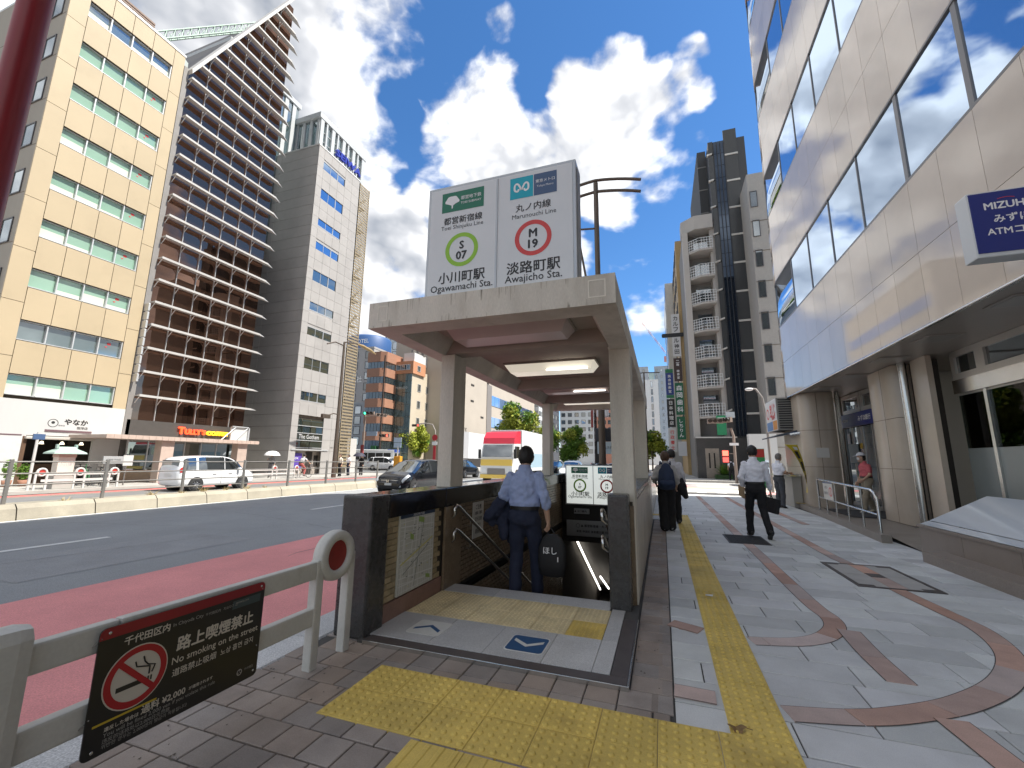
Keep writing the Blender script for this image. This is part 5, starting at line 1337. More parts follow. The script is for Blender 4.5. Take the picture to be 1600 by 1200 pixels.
mb = MB(); ring(mb, (rx(13.1)-.036, 13.04, .70), .09, .115, YA, ZA, seg=24); mb.box((rx(13.1)-.037, 13.03, .6), (rx(13.1)-.0355, 13.05, .8)); mb.build('ban_ring', PR, t)
MB().box((rx(13.1)-.037, 12.9, .90), (rx(13.1)-.035, 13.55, .935)).build('header', PN, t)
text('お願い', INK, t, (rx(13.1)-.037, 13.33, .80), width=.22, xdir=(0, -1, 0)); text('駐輪禁止', INK, t, (rx(13.1)-.037, 13.34, .66), width=.3, xdir=(0, -1, 0))
# covers in the pavement
gr = thing('pavement_grate', 'dark steel grate let into the pavement at the walking man', 'grate', (1.37, 9.25, 0))
mb = MB(); mb.box((1.05, 8.75, -.005), (1.72, 9.72, .006)); mb.build('plate', mat('grate_dark', (.045, .044, .045), .6, var=.2, fine=.3, fscale=60), gr)
for k in range(12): MB().box((1.08, 8.79+.078*k, .006), (1.69, 8.82+.078*k, .009)).build('slot', mat('grate_slot', (.02, .02, .02), .8), gr)
cvr = thing('paved_access_cover', 'rectangular access cover with a dark rim filled with paving and a russet stripe', 'access cover', (2.5, 6.95, 0))
rim = mat('cover_rim', (.075, .065, .06), .5, var=.15)
for (a, b, c, d) in ((2.08, 2.90, 6.32, 6.365), (2.08, 2.90, 7.575, 7.62), (2.08, 2.125, 6.365, 7.575), (2.855, 2.90, 6.365, 7.575)):
    MB().box((a, c, -.004), (b, d, .0075)).build('rim', rim, cvr)
for (a, b, c, d) in ((2.13, 2.40, 6.37, 6.96), (2.13, 2.40, 6.97, 7.57), (2.58, 2.85, 6.37, 6.96), (2.58, 2.85, 6.97, 7.57)):
    MB().box((a, c, -.004), (b, d, .006)).build('infill_stone', mat('infill_pale', (.42, .405, .38), .6, var=.12, fine=.1, fscale=200), cvr)
for (c, d) in ((6.37, 6.86), (7.08, 7.57)): MB().box((2.405, c, -.004), (2.575, d, .0065)).build('infill_band', bandstone, cvr)
MB().box((2.41, 6.87, -.004), (2.57, 7.07, .0072)).build('label_plate', rim, cvr)
for (x, y) in ((2.2, 6.40), (2.78, 6.40), (2.2, 7.54), (2.78, 7.54)): MB().box((x-.07, y-.035, .0), (x+.07, y+.035, .0078)).build('lifting_key', rim, cvr)

# ================================================================== buildings beyond the side street, right
def small_window(w, h, fm, gm_, axis='y', d=.06):
    """far window as one mesh: frame ring and glass; faces -Y or +X"""
    mb = MB(); t = min(.08, w*.08)
    def bx(a0, a1, b0, b1, p0, p1, m):
        if axis == 'y': mb.box((a0, p0, b0), (a1, p1, b1), m)
        else: mb.box((-p0, a0, b0), (-p1, a1, b1), m)
    bx(-w/2, w/2, -h/2, -h/2+t, -d, .02, 0); bx(-w/2, w/2, h/2-t, h/2, -d, .02, 0); bx(-w/2, -w/2+t, -h/2+t, h/2-t, -d, .02, 0); bx(w/2-t, w/2, -h/2+t, h/2-t, -d, .02, 0)
    bx(-w/2+t, w/2-t, -h/2+t, h/2-t, -.015, .02, 1)
    return mb.mesh('window', [fm, gm_])
farglass = glass_mat('far_window_glass', (.045, .055, .06), mix=.28)
DY = 42.0
db = thing('dark_granite_tower', 'tall dark grey stone and glass tower across the side street', 'building', (7, 48, 0))
dk = mat('dark_panel', (.045, .048, .050), .25, var=.1, vscale=.6, obj=.12)
MB().box((5.75, DY, -.1), (9.0, DY+14, 32.8)).build('body', mat('dark_core', (.04, .042, .045), .4), db)
rough_dk = mat('dark_render', (.05, .053, .056), .75)
MB().box((4.95, DY+2.2, 5), (5.76, DY+13, 33.6)).build('rear_body', rough_dk, db)
for k in range(11): MB().box((4.93, DY+2.16, 5.7+2.6*k), (5.74, DY+2.199, 5.82+2.6*k)).build('pale_band', mat('mid_band', (.20, .20, .195), .7), db)
paleband = mat('pale_band', (.52, .51, .48), .6)
nb = 11
for k in range(nb):
    z = 5.65+2.825*k
    if z > 32: break
    MB().box((7.14, DY-.10, z+.09), (8.3, DY-.01, z+2.73)).build('panel', dk, db)
    MB().box((7.12, DY-.16, z-.09), (8.32, DY-.02, z+.08)).build('pale_band', paleband, db)
    MB().box((5.72, DY-.14, z+.35), (6.15, DY-.0, min(z+3.0, 32.78))).build('panel', dk, db)
    MB().add([(5.55, DY-.35, z+.25), (6.05, DY-.18, z+.45), (6.05, DY, z+.45), (5.55, DY, z+.25), (5.55, DY-.35, z+.10), (6.05, DY-.18, z+.30), (6.05, DY, z+.30), (5.55, DY, z+.10)], [(0, 1, 2, 3), (7, 6, 5, 4), (0, 4, 5, 1)]).build('pale_ledge', paleband, db)
dglass = glass_mat('dark_curtain_glass', (.008, .012, .02), mix=.08, refl=(.5, .62, .8))
for i in range(3):
    for k in range(22):
        MB().box((6.2+.31*i+.012, DY-.06, 3.7+1.32*k+.02), (6.2+.31*(i+1)-.012, DY-.02, 3.7+1.32*(k+1)-.02)).build('pane', dglass, db)
for i in range(4): MB().box((6.2+.31*i-.03, DY-.16, 3.6), (6.2+.31*i+.03, DY-.01, 32.5)).build('mullion', mat('mullion_black', (.02, .021, .024), .4), db)
MB().box((2.9, DY-.5, -.1), (9.0, DY-.2, 3.5)).build('granite_base', mat('base_black_granite', (.055, .052, .05), .3, var=.25, vscale=.9), db)
MB().box((2.9, DY-.6, 3.5), (6.2, DY-.1, 3.62)).build('pale_ledge', paleband, db)
MB().box((3.6, DY-.53, 0), (4.7, DY-.5, 2.6)).build('bronze_door', mat('door_tan', (.30, .25, .20), .5, var=.2), db)
for x in (3.85, 4.25): MB().box((x, DY-.55, .9), (x+.12, DY-.53, 2.2)).build('door_light', darkin, db)
MB().box((6.6, DY-.45, 0), (8.9, DY-.25, 3.2)).build('white_hoarding', mat('hoarding_white', (.6, .6, .59), .6), db) if False else None
# apartment block with angled balconies
ab = thing('balcony_block', 'grey apartment block with a stack of white railed balconies beside the dark tower', 'building', (4.3, 46, 0))
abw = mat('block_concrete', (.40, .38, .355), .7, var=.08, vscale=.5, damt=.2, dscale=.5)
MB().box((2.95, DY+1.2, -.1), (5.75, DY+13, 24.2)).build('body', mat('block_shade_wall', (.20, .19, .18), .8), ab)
MB().box((2.85, DY-.0, 3.6), (3.35, DY+1.2, 23.6)).build('corner_column', abw, ab)
MB().box((5.3, DY+.1, 3.6), (5.75, DY+1.2, 24.3)).build('corner_column', abw, ab)
MB().prism([(2.8, DY+.6), (3.95, DY-.35), (5.6, DY-.35), (5.6, DY+2), (2.8, DY+2)], 23.6, 25.0).build('roof_parapet', abw, ab, recalc=True)
railw = mat('balcony_rail_white', (.60, .62, .63), .5)
for k in range(8):
    z = 2.75+2.66*k
    if k == 0: continue
    pl_ = [(3.25, DY+.15), (4.25, DY-.55), (5.45, DY-.55), (5.45, DY+1.2), (3.25, DY+1.2)]
    sl = MB().prism(pl_, z-.12, z+.05).build('balcony', abw, ab, recalc=True)
    segs = [(pl_[0], pl_[1]), (pl_[1], pl_[2])]
    rm = MB()
    for (a, b) in segs:
        for h in (.12, .38, .64, .90, 1.16): rm.tube([(*a, z+h), (*b, z+h)], .028, seg=4, smooth=False)
        n = max(3, int(math.hypot(b[0]-a[0], b[1]-a[1])/.22))
        for i in range(n+1):
            x, y = a[0]+(b[0]-a[0])*i/n, a[1]+(b[1]-a[1])*i/n
            rm.box((x-.018, y-.018, z+.05), (x+.018, y+.018, z+1.16))
    rm.build('railing', railw, sl)
    MB().box((3.9, DY+1.14, z+.1), (5.2, DY+1.19, z+2.1)).build('balcony_door', farglass, ab)
t = thing('green_street_sign', 'green shop sign board under the lowest balcony', 'sign', (5.0, DY-.7, 4))
MB().box((4.65, DY-.75, 3.75), (5.4, DY-.65, 5.45)).build('board', mat('sign_green', (.03, .28, .12), .5, var=.1), t); MB().box((4.75, DY-.77, 4.9), (5.3, DY-.75, 5.3)).build('panel', mat('sign_pale_green', (.45, .6, .48), .5), t)
# ochre building with blade signs, and pale ones beyond
ob = thing('ochre_building', 'narrow ochre tiled building with vertical tenant signs beyond the balcony block', 'building', (5, 57, 0))
och = mat('ochre_tile', (.43, .30, .14), .6, var=.08, vscale=.6, fine=.1, fscale=6)
MB().box((2.62, 51, -.1), (8, 64, 27.4)).build('body', och, ob)
ow_ = small_window(1.6, 1.5, aludark, farglass, axis='x')
for k in range(7):
    MB().box((2.56, 51.0, 4.4+3.3*k), (2.618, 64, 4.55+3.3*k)).build('pale_course', paleband, ob)
    for j in range(4):
        o = put('window', ow_, ob, (2.61, 53+3.0*j, 6.2+3.3*k)); o.rotation_euler.z = math.pi
bd = [( 'カルフール神田', 11.3, 15.6, 1.75, INK, mat('blade_white', (.62, .62, .62), .5)), ('二階 喫茶室', 8.9, 11.2, 1.75, PW, mat('blade_brown', (.06, .035, .03), .5)), ('森岡歯科', 5.7, 8.8, 1.75, PW, mat('blade_green', (.015, .13, .06), .5)), ('しちりん', 3.4, 5.6, 1.75, PW, mat('blade_green', (.015, .13, .06), .5)),
      ('', 1.9, 3.3, 1.75, INK, mat('blade_white', (.62, .62, .62), .5))]
bt_ = thing('tenant_blade_signs', 'taller stack of vertical tenant signs, white, brown and green, on the ochre building', 'sign', (2.1, 50.9, 3))
for (tx, z0, z1, x, ink, m) in bd:
    s = 50.0/42*1.0
    za, zb_ = 1.4+(z0-1.4)*1.19, 1.4+(z1-1.4)*1.19
    MB().box((1.72, 50.7, za+.05), (2.58, 50.9, zb_-.05)).build('sign_panel', m, bt_)
    n = len(tx)
    for i, ch in enumerate(tx):
        if ch == ' ': continue
        hh = (zb_-za-.5)/n
        text(ch, ink, bt_, (2.15, 50.695, zb_-.25-hh*(i+.5)), height=hh*.78, bold=.02)
bt2 = thing('second_tenant_signs', 'shorter stack of vertical tenant signs in green, blue, black and red on the pale building', 'sign', (1.3, 56, 3))
for (tx, z0, z1, ink, m) in (('', 12.4, 12.9, PW, mat('blade_green2', (.03, .20, .09), .5)), ('英会話教室', 9.6, 12.4, PW, mat('blade_blue', (.03, .06, .25), .5)), ('', 9.2, 9.6, PW, mat('blade_green2', (.03, .20, .09), .5)), ('日本料理店', 5.6, 9.1, PW, mat('blade_black', (.02, .02, .02), .5)), ('行政書士', 2.6, 5.5, PR, mat('blade_white', (.62, .62, .62), .5))):
    MB().box((.85, 56, z0+.02), (1.75, 56.2, z1-.02)).build('sign_panel', m, bt2)
    for i, ch in enumerate(tx):
        hh = (z1-z0-.4)/len(tx); text(ch, ink, bt2, (1.3, 55.99, z1-.2-hh*(i+.5)), height=hh*.75, bold=.02)
pbx = thing('pale_narrow_building', 'pale grey narrow building beyond the ochre one', 'building', (3, 70, 0))
MB().box((1.55, 64.2, -.1), (8, 80, 27.6)).build('body', mat('pale_render', (.50, .49, .46), .7, var=.08), pbx)
for k in range(8): MB().box((1.5, 64.2, 3+3.2*k), (1.548, 80, 4.6+3.2*k)).build('window_band', farglass, pbx)
wb_ = thing('white_narrow_building', 'narrow white building with one column of small windows squeezed behind the bank', 'building', (8.8, 40, 0))
MB().box((8.15, 38.6, -.1), (12, 41.9, 26.4)).build('body', mat('white_tile', (.36, .345, .325), .6, var=.06, fine=.08, fscale=10), wb_)
for k in range(8):
    z = 2.4+2.75*k
    put('window', small_window(.55, 1.5, aludark, farglass), wb_, (8.55, 38.59, z+2.3)); MB().box((8.14, 38.57, z+.2), (11, 38.598, z+.24)).build('joint', jointm, wb_)
MB().box((6.4, 37.5, -.1), (8.3, 38.2, 3.6)).build('low_wing', mat('hoarding_white', (.6, .6, .59), .6), wb_)
MB().box((7.5, 38.9, 26.4), (12, 41.5, 30)).build('upper_part', mat('pale_glass', (.40, .44, .44), .3), wb_) if False else None

# ================================================================== far end of the avenue and the far left corner
winmix = [farglass, farglass, mat('window_blind_pale', (.34, .35, .34), .6), glass_mat('far_window_blue', (.06, .09, .12), mix=.45)]
def block(name, label, x0, x1, y0, y1, h, m, wm=None, cols=4, floors=6, z0=3.5, faces='yx', ww=None, wh=1.4, cap=True):
    t = thing(name, label, 'building', ((x0+x1)/2, (y0+y1)/2, 0))
    MB().box((x0, y0, -.1), (x1, y1, h)).build('wall', m, t)
    if cap: MB().box((x0-.06, y0-.06, h), (x1+.06, y1+.06, h+.35)).build('parapet', m, t)
    fh = (h-z0)/floors
    if 'y' in faces:
        w = ww or (x1-x0)/cols*.6; mes = [small_window(w, wh, aludark, q_) for q_ in winmix]
        for k in range(floors):
            for i in range(cols): put('window', rs.choice(mes), t, (x0+(x1-x0)*(i+.5)/cols, y0-.01, z0+fh*(k+.45)))
    if 'x' in faces:
        n = max(2, int((y1-y0)/((x1-x0)/cols+.01))) if faces != 'x' else cols; n = min(n, 8)
        w = ww or (y1-y0)/n*.6; mes = [small_window(w, wh, aludark, q_, axis='x') for q_ in winmix]
        for k in range(floors):
            for i in range(n): put('window', rs.choice(mes), t, (x1+.01, y0+(y1-y0)*(i+.5)/n, z0+fh*(k+.45)))
    return t
greyblue = mat('far_grey_blue', (.33, .36, .40), .6, var=.06); greyfar = mat('far_grey', (.38, .37, .37), .7, var=.06); whitefar = mat('far_white', (.55, .58, .60), .5, var=.05)
# brown banded building: alternating brick bands and glass strips
br = thing('brown_banded_building', 'reddish brown building with bands of strip windows on the far corner', 'building', (-42, 57, 0))
brn = mat('brown_tile', (.33, .17, .11), .6, var=.08, vscale=.8, fine=.08, fscale=6)
MB().box((-43.4, 55, -.1), (-40.3, 59.4, 17.4)).build('core', mat('brown_core', (.05, .035, .03), .7), br)
zb0 = [1.2, 4.1, 6.7, 9.2, 11.6, 14.0, 16.4]
for i, z in enumerate(zb0):
    MB().prism([(-43.5, 54.85), (-41.0, 54.7), (-40.1, 55.2), (-40.1, 59.5), (-43.5, 59.5)], z, z+(1.35 if i < 6 else 1.6)).build('wall_band', brn if i > 0 else mat('tan_stone', (.45, .36, .28), .6), br, recalc=True)
for i, z in enumerate(zb0[:-1]):
    z1 = z+1.35; h = zb0[i+1]-z1
    for k in range(5): MB().box((-43.4+.60*k+.03, 54.9, z1), (-43.4+.60*(k+1)-.03, 54.96, z1+h)).build('window', farglass, br)
    for k in range(6): MB().box((-40.27, 55.2+.7*k+.03, z1), (-40.2, 55.2+.7*(k+1)-.03, z1+h)).build('window', farglass, br)
MB().box((-41.5, 54.4, 1.5), (-40.6, 54.5, 3.3)).build('green_banner', mat('banner_green', (.02, .12, .04), .7), br)
# green-grey glass front and cream flank
gg = thing('green_glass_fronted_block', 'cream block with a dark green-grey glass front and an orange top storey', 'building', (-39, 61, 0))
cr2 = mat('cream_render', (.47, .41, .32), .7, var=.06, vscale=.5)
MB().box((-40.4, 58, -.1), (-37.2, 64.7, 15.6)).build('wall', cr2, gg)
ggm = glass_mat('green_grey_glass', (.075, .095, .09), mix=.2, refl=(.5, .6, .58), wav=.5)
for i in range(4):
    for k in range(8): MB().box((-40.4+.8*i+.03, 57.9, .2+1.93*k+.03), (-40.4+.8*(i+1)-.03, 57.98, .2+1.93*(k+1)-.03)).build('pane', ggm, gg)
text('MOKUTO', mat('pale_lettering', (.45, .5, .48), .6), gg, (-39.0, 57.88, 12.6), width=2.2, bold=.02)
MB().box((-40.6, 57.7, 14.9), (-36.9, 61.5, 16.9)).build('top_storey', mat('orange_tile', (.46, .22, .12), .6), gg)
gw = small_window(.95, 1.25, alu, farglass, axis='x'); gw2 = small_window(1.1, .9, alu, farglass)
for k in range(4):
    for j in range(2): put('window', gw, gg, (-37.19, 60.2+2.6*j, 4.6+2.75*k))
for x in (-39.5, -38.0): put('window', gw2, gg, (x, 57.69, 15.9))
put('window', gw2, gg, (-38.7, 57.69, 15.9))
gx2 = small_window(.9, .9, alu, farglass, axis='x'); put('window', gx2, gg, (-36.89, 59.4, 15.9))
MB().box((-39.6, 59, 16.9), (-37.6, 63, 18.6)).build('roof_plant', mat('plant_white', (.55, .56, .56), .6), gg)
for k in range(3): MB().box((-38.9+.5*k, 60+.8*k, 18.6), (-38.5+.5*k, 60.6+.8*k, 19.4)).build('roof_unit', darksteel, gg)
t = block('tan_infill_building', 'plain tan building between the cream block and the canopy pillar', -38.4, -37.4, 64.9, 69, 15.8, mat('tan_render', (.52, .43, .31), .7, var=.06), faces='')
MB().box((-38.2, 65.4, 16.1), (-37.6, 67, 17.0)).build('roof_unit', mat('plant_white', (.55, .56, .56), .6), t)
sl = thing('slotted_beige_building', 'large plain beige building with a few narrow slot openings', 'building', (-38, 76, 0))
sbm = mat('beige_plain', (.40, .355, .30), .7, var=.05, vscale=.4)
MB().box((-44, 63, -.1), (-34, 81.4, 25)).build('wall', sbm, sl)
for (y, z) in ((69.6, 15.3), (69.4, 12.2), (69.0, 9.4), (73.5, 15.4), (73.5, 12.3), (78.4, 9.6)): MB().box((-33.99, y, z), (-33.94, y+1.4, z+.35)).build('slot', darkin, sl)
text('OKS', INK, sl, (-33.93, 70.5, 6.6), width=3.0, xdir=YA)
MB().box((-33.98, 81.4, -.1), (-33.9, 84.0, 17)).build('dark_return', mat('return_brown_grey', (.19, .175, .165), .7), sl)
sk = thing('strip_window_building', 'beige office building with two long strips of blue windows above the trees', 'building', (-38, 100, 0))
MB().box((-44, 84, -.1), (-34.6, 119, 34)).build('wall', sbm, sk)
MB().box((-44.1, 83.9, 34), (-34.5, 119.1, 34.4)).build('parapet', sbm, sk)
for z in (8.3, 13.0, 17.7, 22.4, 27.1):
    for k in range(14): MB().box((-34.58, 85+2.3*k+.06, z), (-34.5, 85+2.3*(k+1)-.06, z+2.2)).build('window', glass_mat('strip_blue_glass', (.05, .12, .25), refl=(.6, .75, 1), mix=.4), sk)
block('white_slim_tower', 'slim white building past the strip window building', -36, -33.5, 120, 128, 19, whitefar, cols=2, floors=6)
block('dark_slim_tower', 'dark slim building past the white one', -36, -32.5, 129, 142, 22, mat('far_dark', (.07, .075, .09), .5), cols=2, floors=7)
block('pale_blue_block', 'pale bluish block seen through the far end of the canopy', -34, -22, 150, 175, 24, whitefar, cols=5, floors=8)
block('red_brick_block', 'reddish block seen through the far end of the canopy', -21, -14, 150, 170, 21, mat('far_red', (.42, .20, .14), .7), cols=4, floors=7)
block('orange_striped_block', 'building with orange and pale bands beyond the right canopy pillar', -9.5, -5, 110, 124, 16, mat('far_orange', (.5, .28, .18), .7), cols=4, floors=6)
block('grey_hotel', 'grey office tower with a blue band at its top behind the mesh stair screen', -60, -49.5, 64, 78, 21.5, greyfar, cols=4, floors=9, ww=1.0)
t = [o for o in COL.objects if o.name == 'grey_hotel'][0]
MB().lathe([(4.2, 21.9), (4.2, 24.6), (4.0, 24.9), (0, 24.9)], (-54.5, 69, 0), seg=28).build('blue_drum', mat('drum_blue', (.03, .09, .24), .5), t)
text('HOTEL', PW, t, (-53.2, 64.8, 23.4), width=3.4, bold=.02)
text('白鳳社', PW, t, (-53.5, 63.9, 15.8), width=3.6, bold=.02)
block('glass_tower_far_left', 'tall pale glass tower rising behind the brown building', -62, -48, 84, 98, 34, mat('far_glass_white', (.50, .56, .60), .25), cols=7, floors=13, ww=1.5, wh=1.9)
block('cream_block_far_left', 'cream block with roof plant behind the brown building', -46, -41, 66, 74, 22.5, mat('far_cream', (.55, .50, .42), .7), cols=3, floors=7)
block('blue_grey_low_block', 'blue-grey low block between the mesh screen and the brown building', -50, -45.5, 60, 66, 10.5, greyblue, cols=2, floors=4)
block('grey_flat_block', 'white and grey flats over the side street bus', -46, -44, 62, 70, 12.5, mat('far_pale', (.5, .5, .48), .7), cols=1, floors=5)
block('left_edge_building', 'pale blue-grey building far behind the cream office at the left edge', -75, -46.5, 9.0, 20, 37, mat('far_blue_pale', (.42, .48, .52), .6), cols=6, floors=10, faces='y')
# construction hoarding
hd = thing('construction_hoarding', 'long grey and white construction hoarding round the far corner site', 'hoarding', (-33, 73, 0))
for k in range(11):
    MB().box((-33.1, 60+2.2*k+.02, 1.6), (-33, 60+2.2*(k+1)-.02, 6.3)).build('panel', mat('hoarding_grey', (.36, .36, .37), .5, obj=.04) if k < 5 else mat('hoarding_pale', (.58, .60, .62), .5, obj=.04), hd)
MB().box((-33.1, 60, 0), (-33.02, 84.2, 1.58)).build('dark_base', darkin, hd)
text('OTOMO', PW, hd, (-32.98, 66, 1.1), width=2.6, xdir=YA)
block('towers_far_white', 'white office tower with a narrow window strip at the end of the avenue', -5.2, -.2, 180, 195, 34, whitefar, cols=1, floors=10, ww=.8, wh=2.4)
block('towers_far_blue', 'hazy blue-grey tower behind the white one at the end of the avenue', -13, -4.6, 215, 235, 47, greyblue, cols=2, floors=13, ww=.9)
block('towers_far_slate', 'slate blue tower with stepped top at the end of the avenue', -1.8, 5, 225, 240, 49, mat('far_slate', (.30, .34, .40), .6), cols=3, floors=14, ww=.8)
block('towers_far_glass', 'green glass strip tower between two blue-grey towers', -4.5, -1.9, 222, 232, 45.5, glass_mat('far_green_glass', (.12, .22, .2), mix=.25), faces='')
cr = thing('tower_crane', 'red and white lattice tower crane far down the avenue', 'crane', (5.5, 250, 45))
cw, crd = mat('crane_white', (.65, .62, .6), .6), mat('crane_red', (.50, .20, .17), .6)
a, b = Vector((5.6, 250, 60)), Vector((-7.6, 250, 80.5))
for k in range(8):
    p, q = a+(b-a)*(k/8), a+(b-a)*((k+1)/8)
    mb = MB()
    for dz in (0, 1.3): mb.tube([p+ZA*dz, q+ZA*dz], .12, seg=4)
    for j in range(3): mb.tube([p+(q-p)*(j/3), p+(q-p)*((j+.5)/3)+ZA*1.3, p+(q-p)*((j+1)/3)], .07, seg=4)
    mb.build('jib_section', crd if k % 2 else cw, cr)
MB().box((3.6, 249, 57), (7, 251, 60)).build('cab', crd, cr); MB().box((5.2, 249.6, 0), (6.2, 250.4, 57)).build('mast', cw, cr)
# ================================================================== people
def evaluated(o):
    dg = bpy.context.evaluated_depsgraph_get()
    return bpy.data.meshes.new_from_object(o.evaluated_get(dg))
def fuse(mb, name, m, parent, voxel, smooth=4, wrinkle=0.0, wscale=.12, basis=None):
    """overlapping limbs grown into one continuous skin"""
    me = mb.mesh(name, m)
    o = bpy.data.objects.new(name, me); COL.objects.link(o)
    r = o.modifiers.new('r', 'REMESH'); r.mode = 'VOXEL'; r.voxel_size = voxel
    if smooth:
        s = o.modifiers.new('s', 'SMOOTH'); s.factor = .5; s.iterations = smooth
    if wrinkle:
        t = bpy.data.textures.get('cloth_folds_%g' % wscale)
        if t is None:
            t = bpy.data.textures.new('cloth_folds_%g' % wscale, 'CLOUDS'); t.noise_scale = wscale; t.noise_depth = 1
        d = o.modifiers.new('d', 'DISPLACE'); d.texture = t; d.strength = wrinkle; d.mid_level = .5; d.texture_coords = 'LOCAL'
    me2 = evaluated(o); bpy.data.objects.remove(o); bpy.data.meshes.remove(me)
    me2.materials.clear(); me2.materials.append(m); me2.name = name
    for p in me2.polygons: p.use_smooth = True
    if basis is not None: me2.transform(basis)
    return put(name, me2, parent)
def limb(mb, pts, rs, seg=12, flat=1.0):
    pts = [Vector(p) for p in pts]
    mb.tube(pts, rs, seg=seg)
    for p, r in zip(pts, rs): mb.ball(p, r, sub=2)
def ering(c, rx, ry, tilt=(0, 0), n=20, rot=0.0):
    return [(c[0]+rx*math.cos(2*math.pi*k/n)*math.cos(rot)-ry*math.sin(2*math.pi*k/n)*math.sin(rot), c[1]+rx*math.cos(2*math.pi*k/n)*math.sin(rot)+ry*math.sin(2*math.pi*k/n)*math.cos(rot), c[2]+tilt[0]*math.cos(2*math.pi*k/n)+tilt[1]*math.sin(2*math.pi*k/n)) for k in range(n)]
skin = mat('skin', (.50, .31, .215), .5, var=.06, vscale=20)
hairm = mat('hair_black', (.012, .010, .009), .5, var=.3, vscale=60, bump=.4, bscale=180)
def person(label, loc, rz, P, shirt, trousers, shoes, hair=None, group=None, scale=1.0, sleeve=1.0, vox=.013, skirt=False, face=True, hairlong=0.0):
    """P: joints in the person's own frame (x right, y ahead, z up)"""
    t = thing('person', label, 'person', loc, group)
    B = Matrix.Translation(Vector(loc)) @ Matrix.Rotation(rz, 4, 'Z') @ Matrix.Scale(scale, 4)
    g = lambda k: Vector(P[k])
    hd = g('head')+Vector((0, 0, -.022))
    look = P.get('look', (0, 1, 0))
    lk = Vector(look).normalized()
    # --- body in one skin: head, neck, arms with hands
    mb = MB()
    mb.ball(hd+Vector((0, 0, .015)), (.079, .096, .108), sub=3); mb.ball(hd+lk*.025+Vector((0, 0, -.055)), (.056, .062, .062), sub=3)
    limb(mb, [g('neck')-Vector((0, 0, .06)), hd-Vector((0, .01, .06))-lk*.01], [.06, .054])
    if face:
        mb.ball(hd+lk*.098+Vector((0, 0, -.02)), (.014, .018, .022), sub=2)
        side_ = Vector((-lk.y, lk.x, 0))
        for s in (-1, 1): mb.ball(hd+side_*.076*s+Vector((0, 0, -.012))-lk*.005, (.014, .02, .032), sub=2)
        mb.ball(hd+lk*.085+Vector((0, 0, -.062)), (.022, .014, .012), sub=2)
    for s in ('l', 'r'):
        limb(mb, [g('sh_'+s)+Vector((.02 if s == 'l' else -.02, 0, -.045)), g('el_'+s), g('wr_'+s)], [.044, .040, .027])
        h = (g('wr_'+s)-g('el_'+s)).normalized(); h = Vector(P.get('hand_'+s, h)).normalized()
        w = g('wr_'+s); palm = w+h*.05
        sd_ = h.cross(Vector(P.get('pn_'+s, (1, 0, 0)))).normalized(); pn = sd_.cross(h).normalized()
        for k in range(4):
            o_ = sd_*(-.030+.020*k); limb(mb, [w+o_*.4, palm+o_+h*.032], [.018, .015], seg=8)
            L = (.062, .074, .070, .054)[k]
            a = palm+o_+h*.038; c = P.get('curl', .5)
            b_ = a+(h*math.cos(c*.7)+pn*math.sin(c*.7))*L*.5; e = b_+(h*math.cos(c*1.9)+pn*math.sin(c*1.9))*L*.5
            limb(mb, [a, b_, e], [.0105, .0095, .008], seg=6)
        limb(mb, [w+h*.02-sd_*.022, w+h*.05-sd_*.048+pn*.012, w+h*.082-sd_*.050+pn*.024], [.014, .0115, .009], seg=6)
    mb.loft([ering(g('pelvis')+Vector((0, 0, -.05)), .13, .085), ering(g('pelvis')*.5+g('chest')*.5, .11, .08), ering(g('chest'), .14, .09), ering(g('neck')-Vector((0, 0, .05)), .06, .055)])
    for s in ('l', 'r'): limb(mb, [g('hip_'+s), g('kn_'+s), g('an_'+s)], [.065, .042, .03])
    fuse(mb, 'body', skin, t, vox*.7 if vox < .012 else vox*.85, 2, basis=B)
    # --- shirt
    mb = MB(); pe, ch, ne = g('pelvis'), g('chest'), g('neck'); mid = pe*.55+ch*.45
    tw = P.get('twist', 0)
    sw = P.get('shw', 1.0)
    mb.loft([ering(pe+Vector((0, 0, P.get('hem', .07))), .160*sw, .118), ering(pe+Vector((0, 0, .13)), .166*sw, .124, rot=tw*.3), ering(mid, .160*sw, .118, rot=tw*.6), ering(ch, .188*sw, .128, rot=tw), ering(ch+(ne-ch)*.45, .172*sw, .112, rot=tw), ering(ne-Vector((0, 0, .075)), .125, .09), ering(ne-Vector((0, 0, .03)), .082, .072), ering(ne+Vector((0, 0, .0)), .064, .064), ering(ne+Vector((0, 0, .022)), .060, .060)])
    for s in ('l', 'r'):
        a, e, w = g('sh_'+s)+Vector((.012 if s == 'l' else -.012, 0, -.035)), g('el_'+s), g('wr_'+s)
        if sleeve >= 1: limb(mb, [a, e, e+(w-e)*min(1, sleeve-1)], [.063, .057, .044 if sleeve > 1.5 else .054])
        else: limb(mb, [a, a+(e-a)*sleeve], [.066, .062])
        mb.ball(a+(ch-a)*.22+Vector((0, 0, -.01)), .066, sub=2)
    so_ = fuse(mb, 'shirt', shirt, t, vox, 3, wrinkle=.042, wscale=.07, basis=B)
    # collar
    mb = MB(); mb.loft([ering(ne+Vector((0, -.004, .0)), .070, .070), ering(ne+Vector((0, -.004, .034)), .062, .063), ering(ne+Vector((0, -.004, .032)), .056, .057)], caps=False)
    me = mb.mesh('collar', shirt); me.transform(B); put('collar', me, so_)
    # --- trousers
    mb = MB()
    mb.loft([ering(pe+Vector((0, 0, -.15)), .10, .06), ering(pe+Vector((0, .0, -.11)), .150, .105), ering(pe+Vector((0, 0, -.05)), .168, .122), ering(pe, .166, .122), ering(pe+Vector((0, 0, .075)), .158, .115)])
    tr = P.get('leg', (.098, .077, .064))
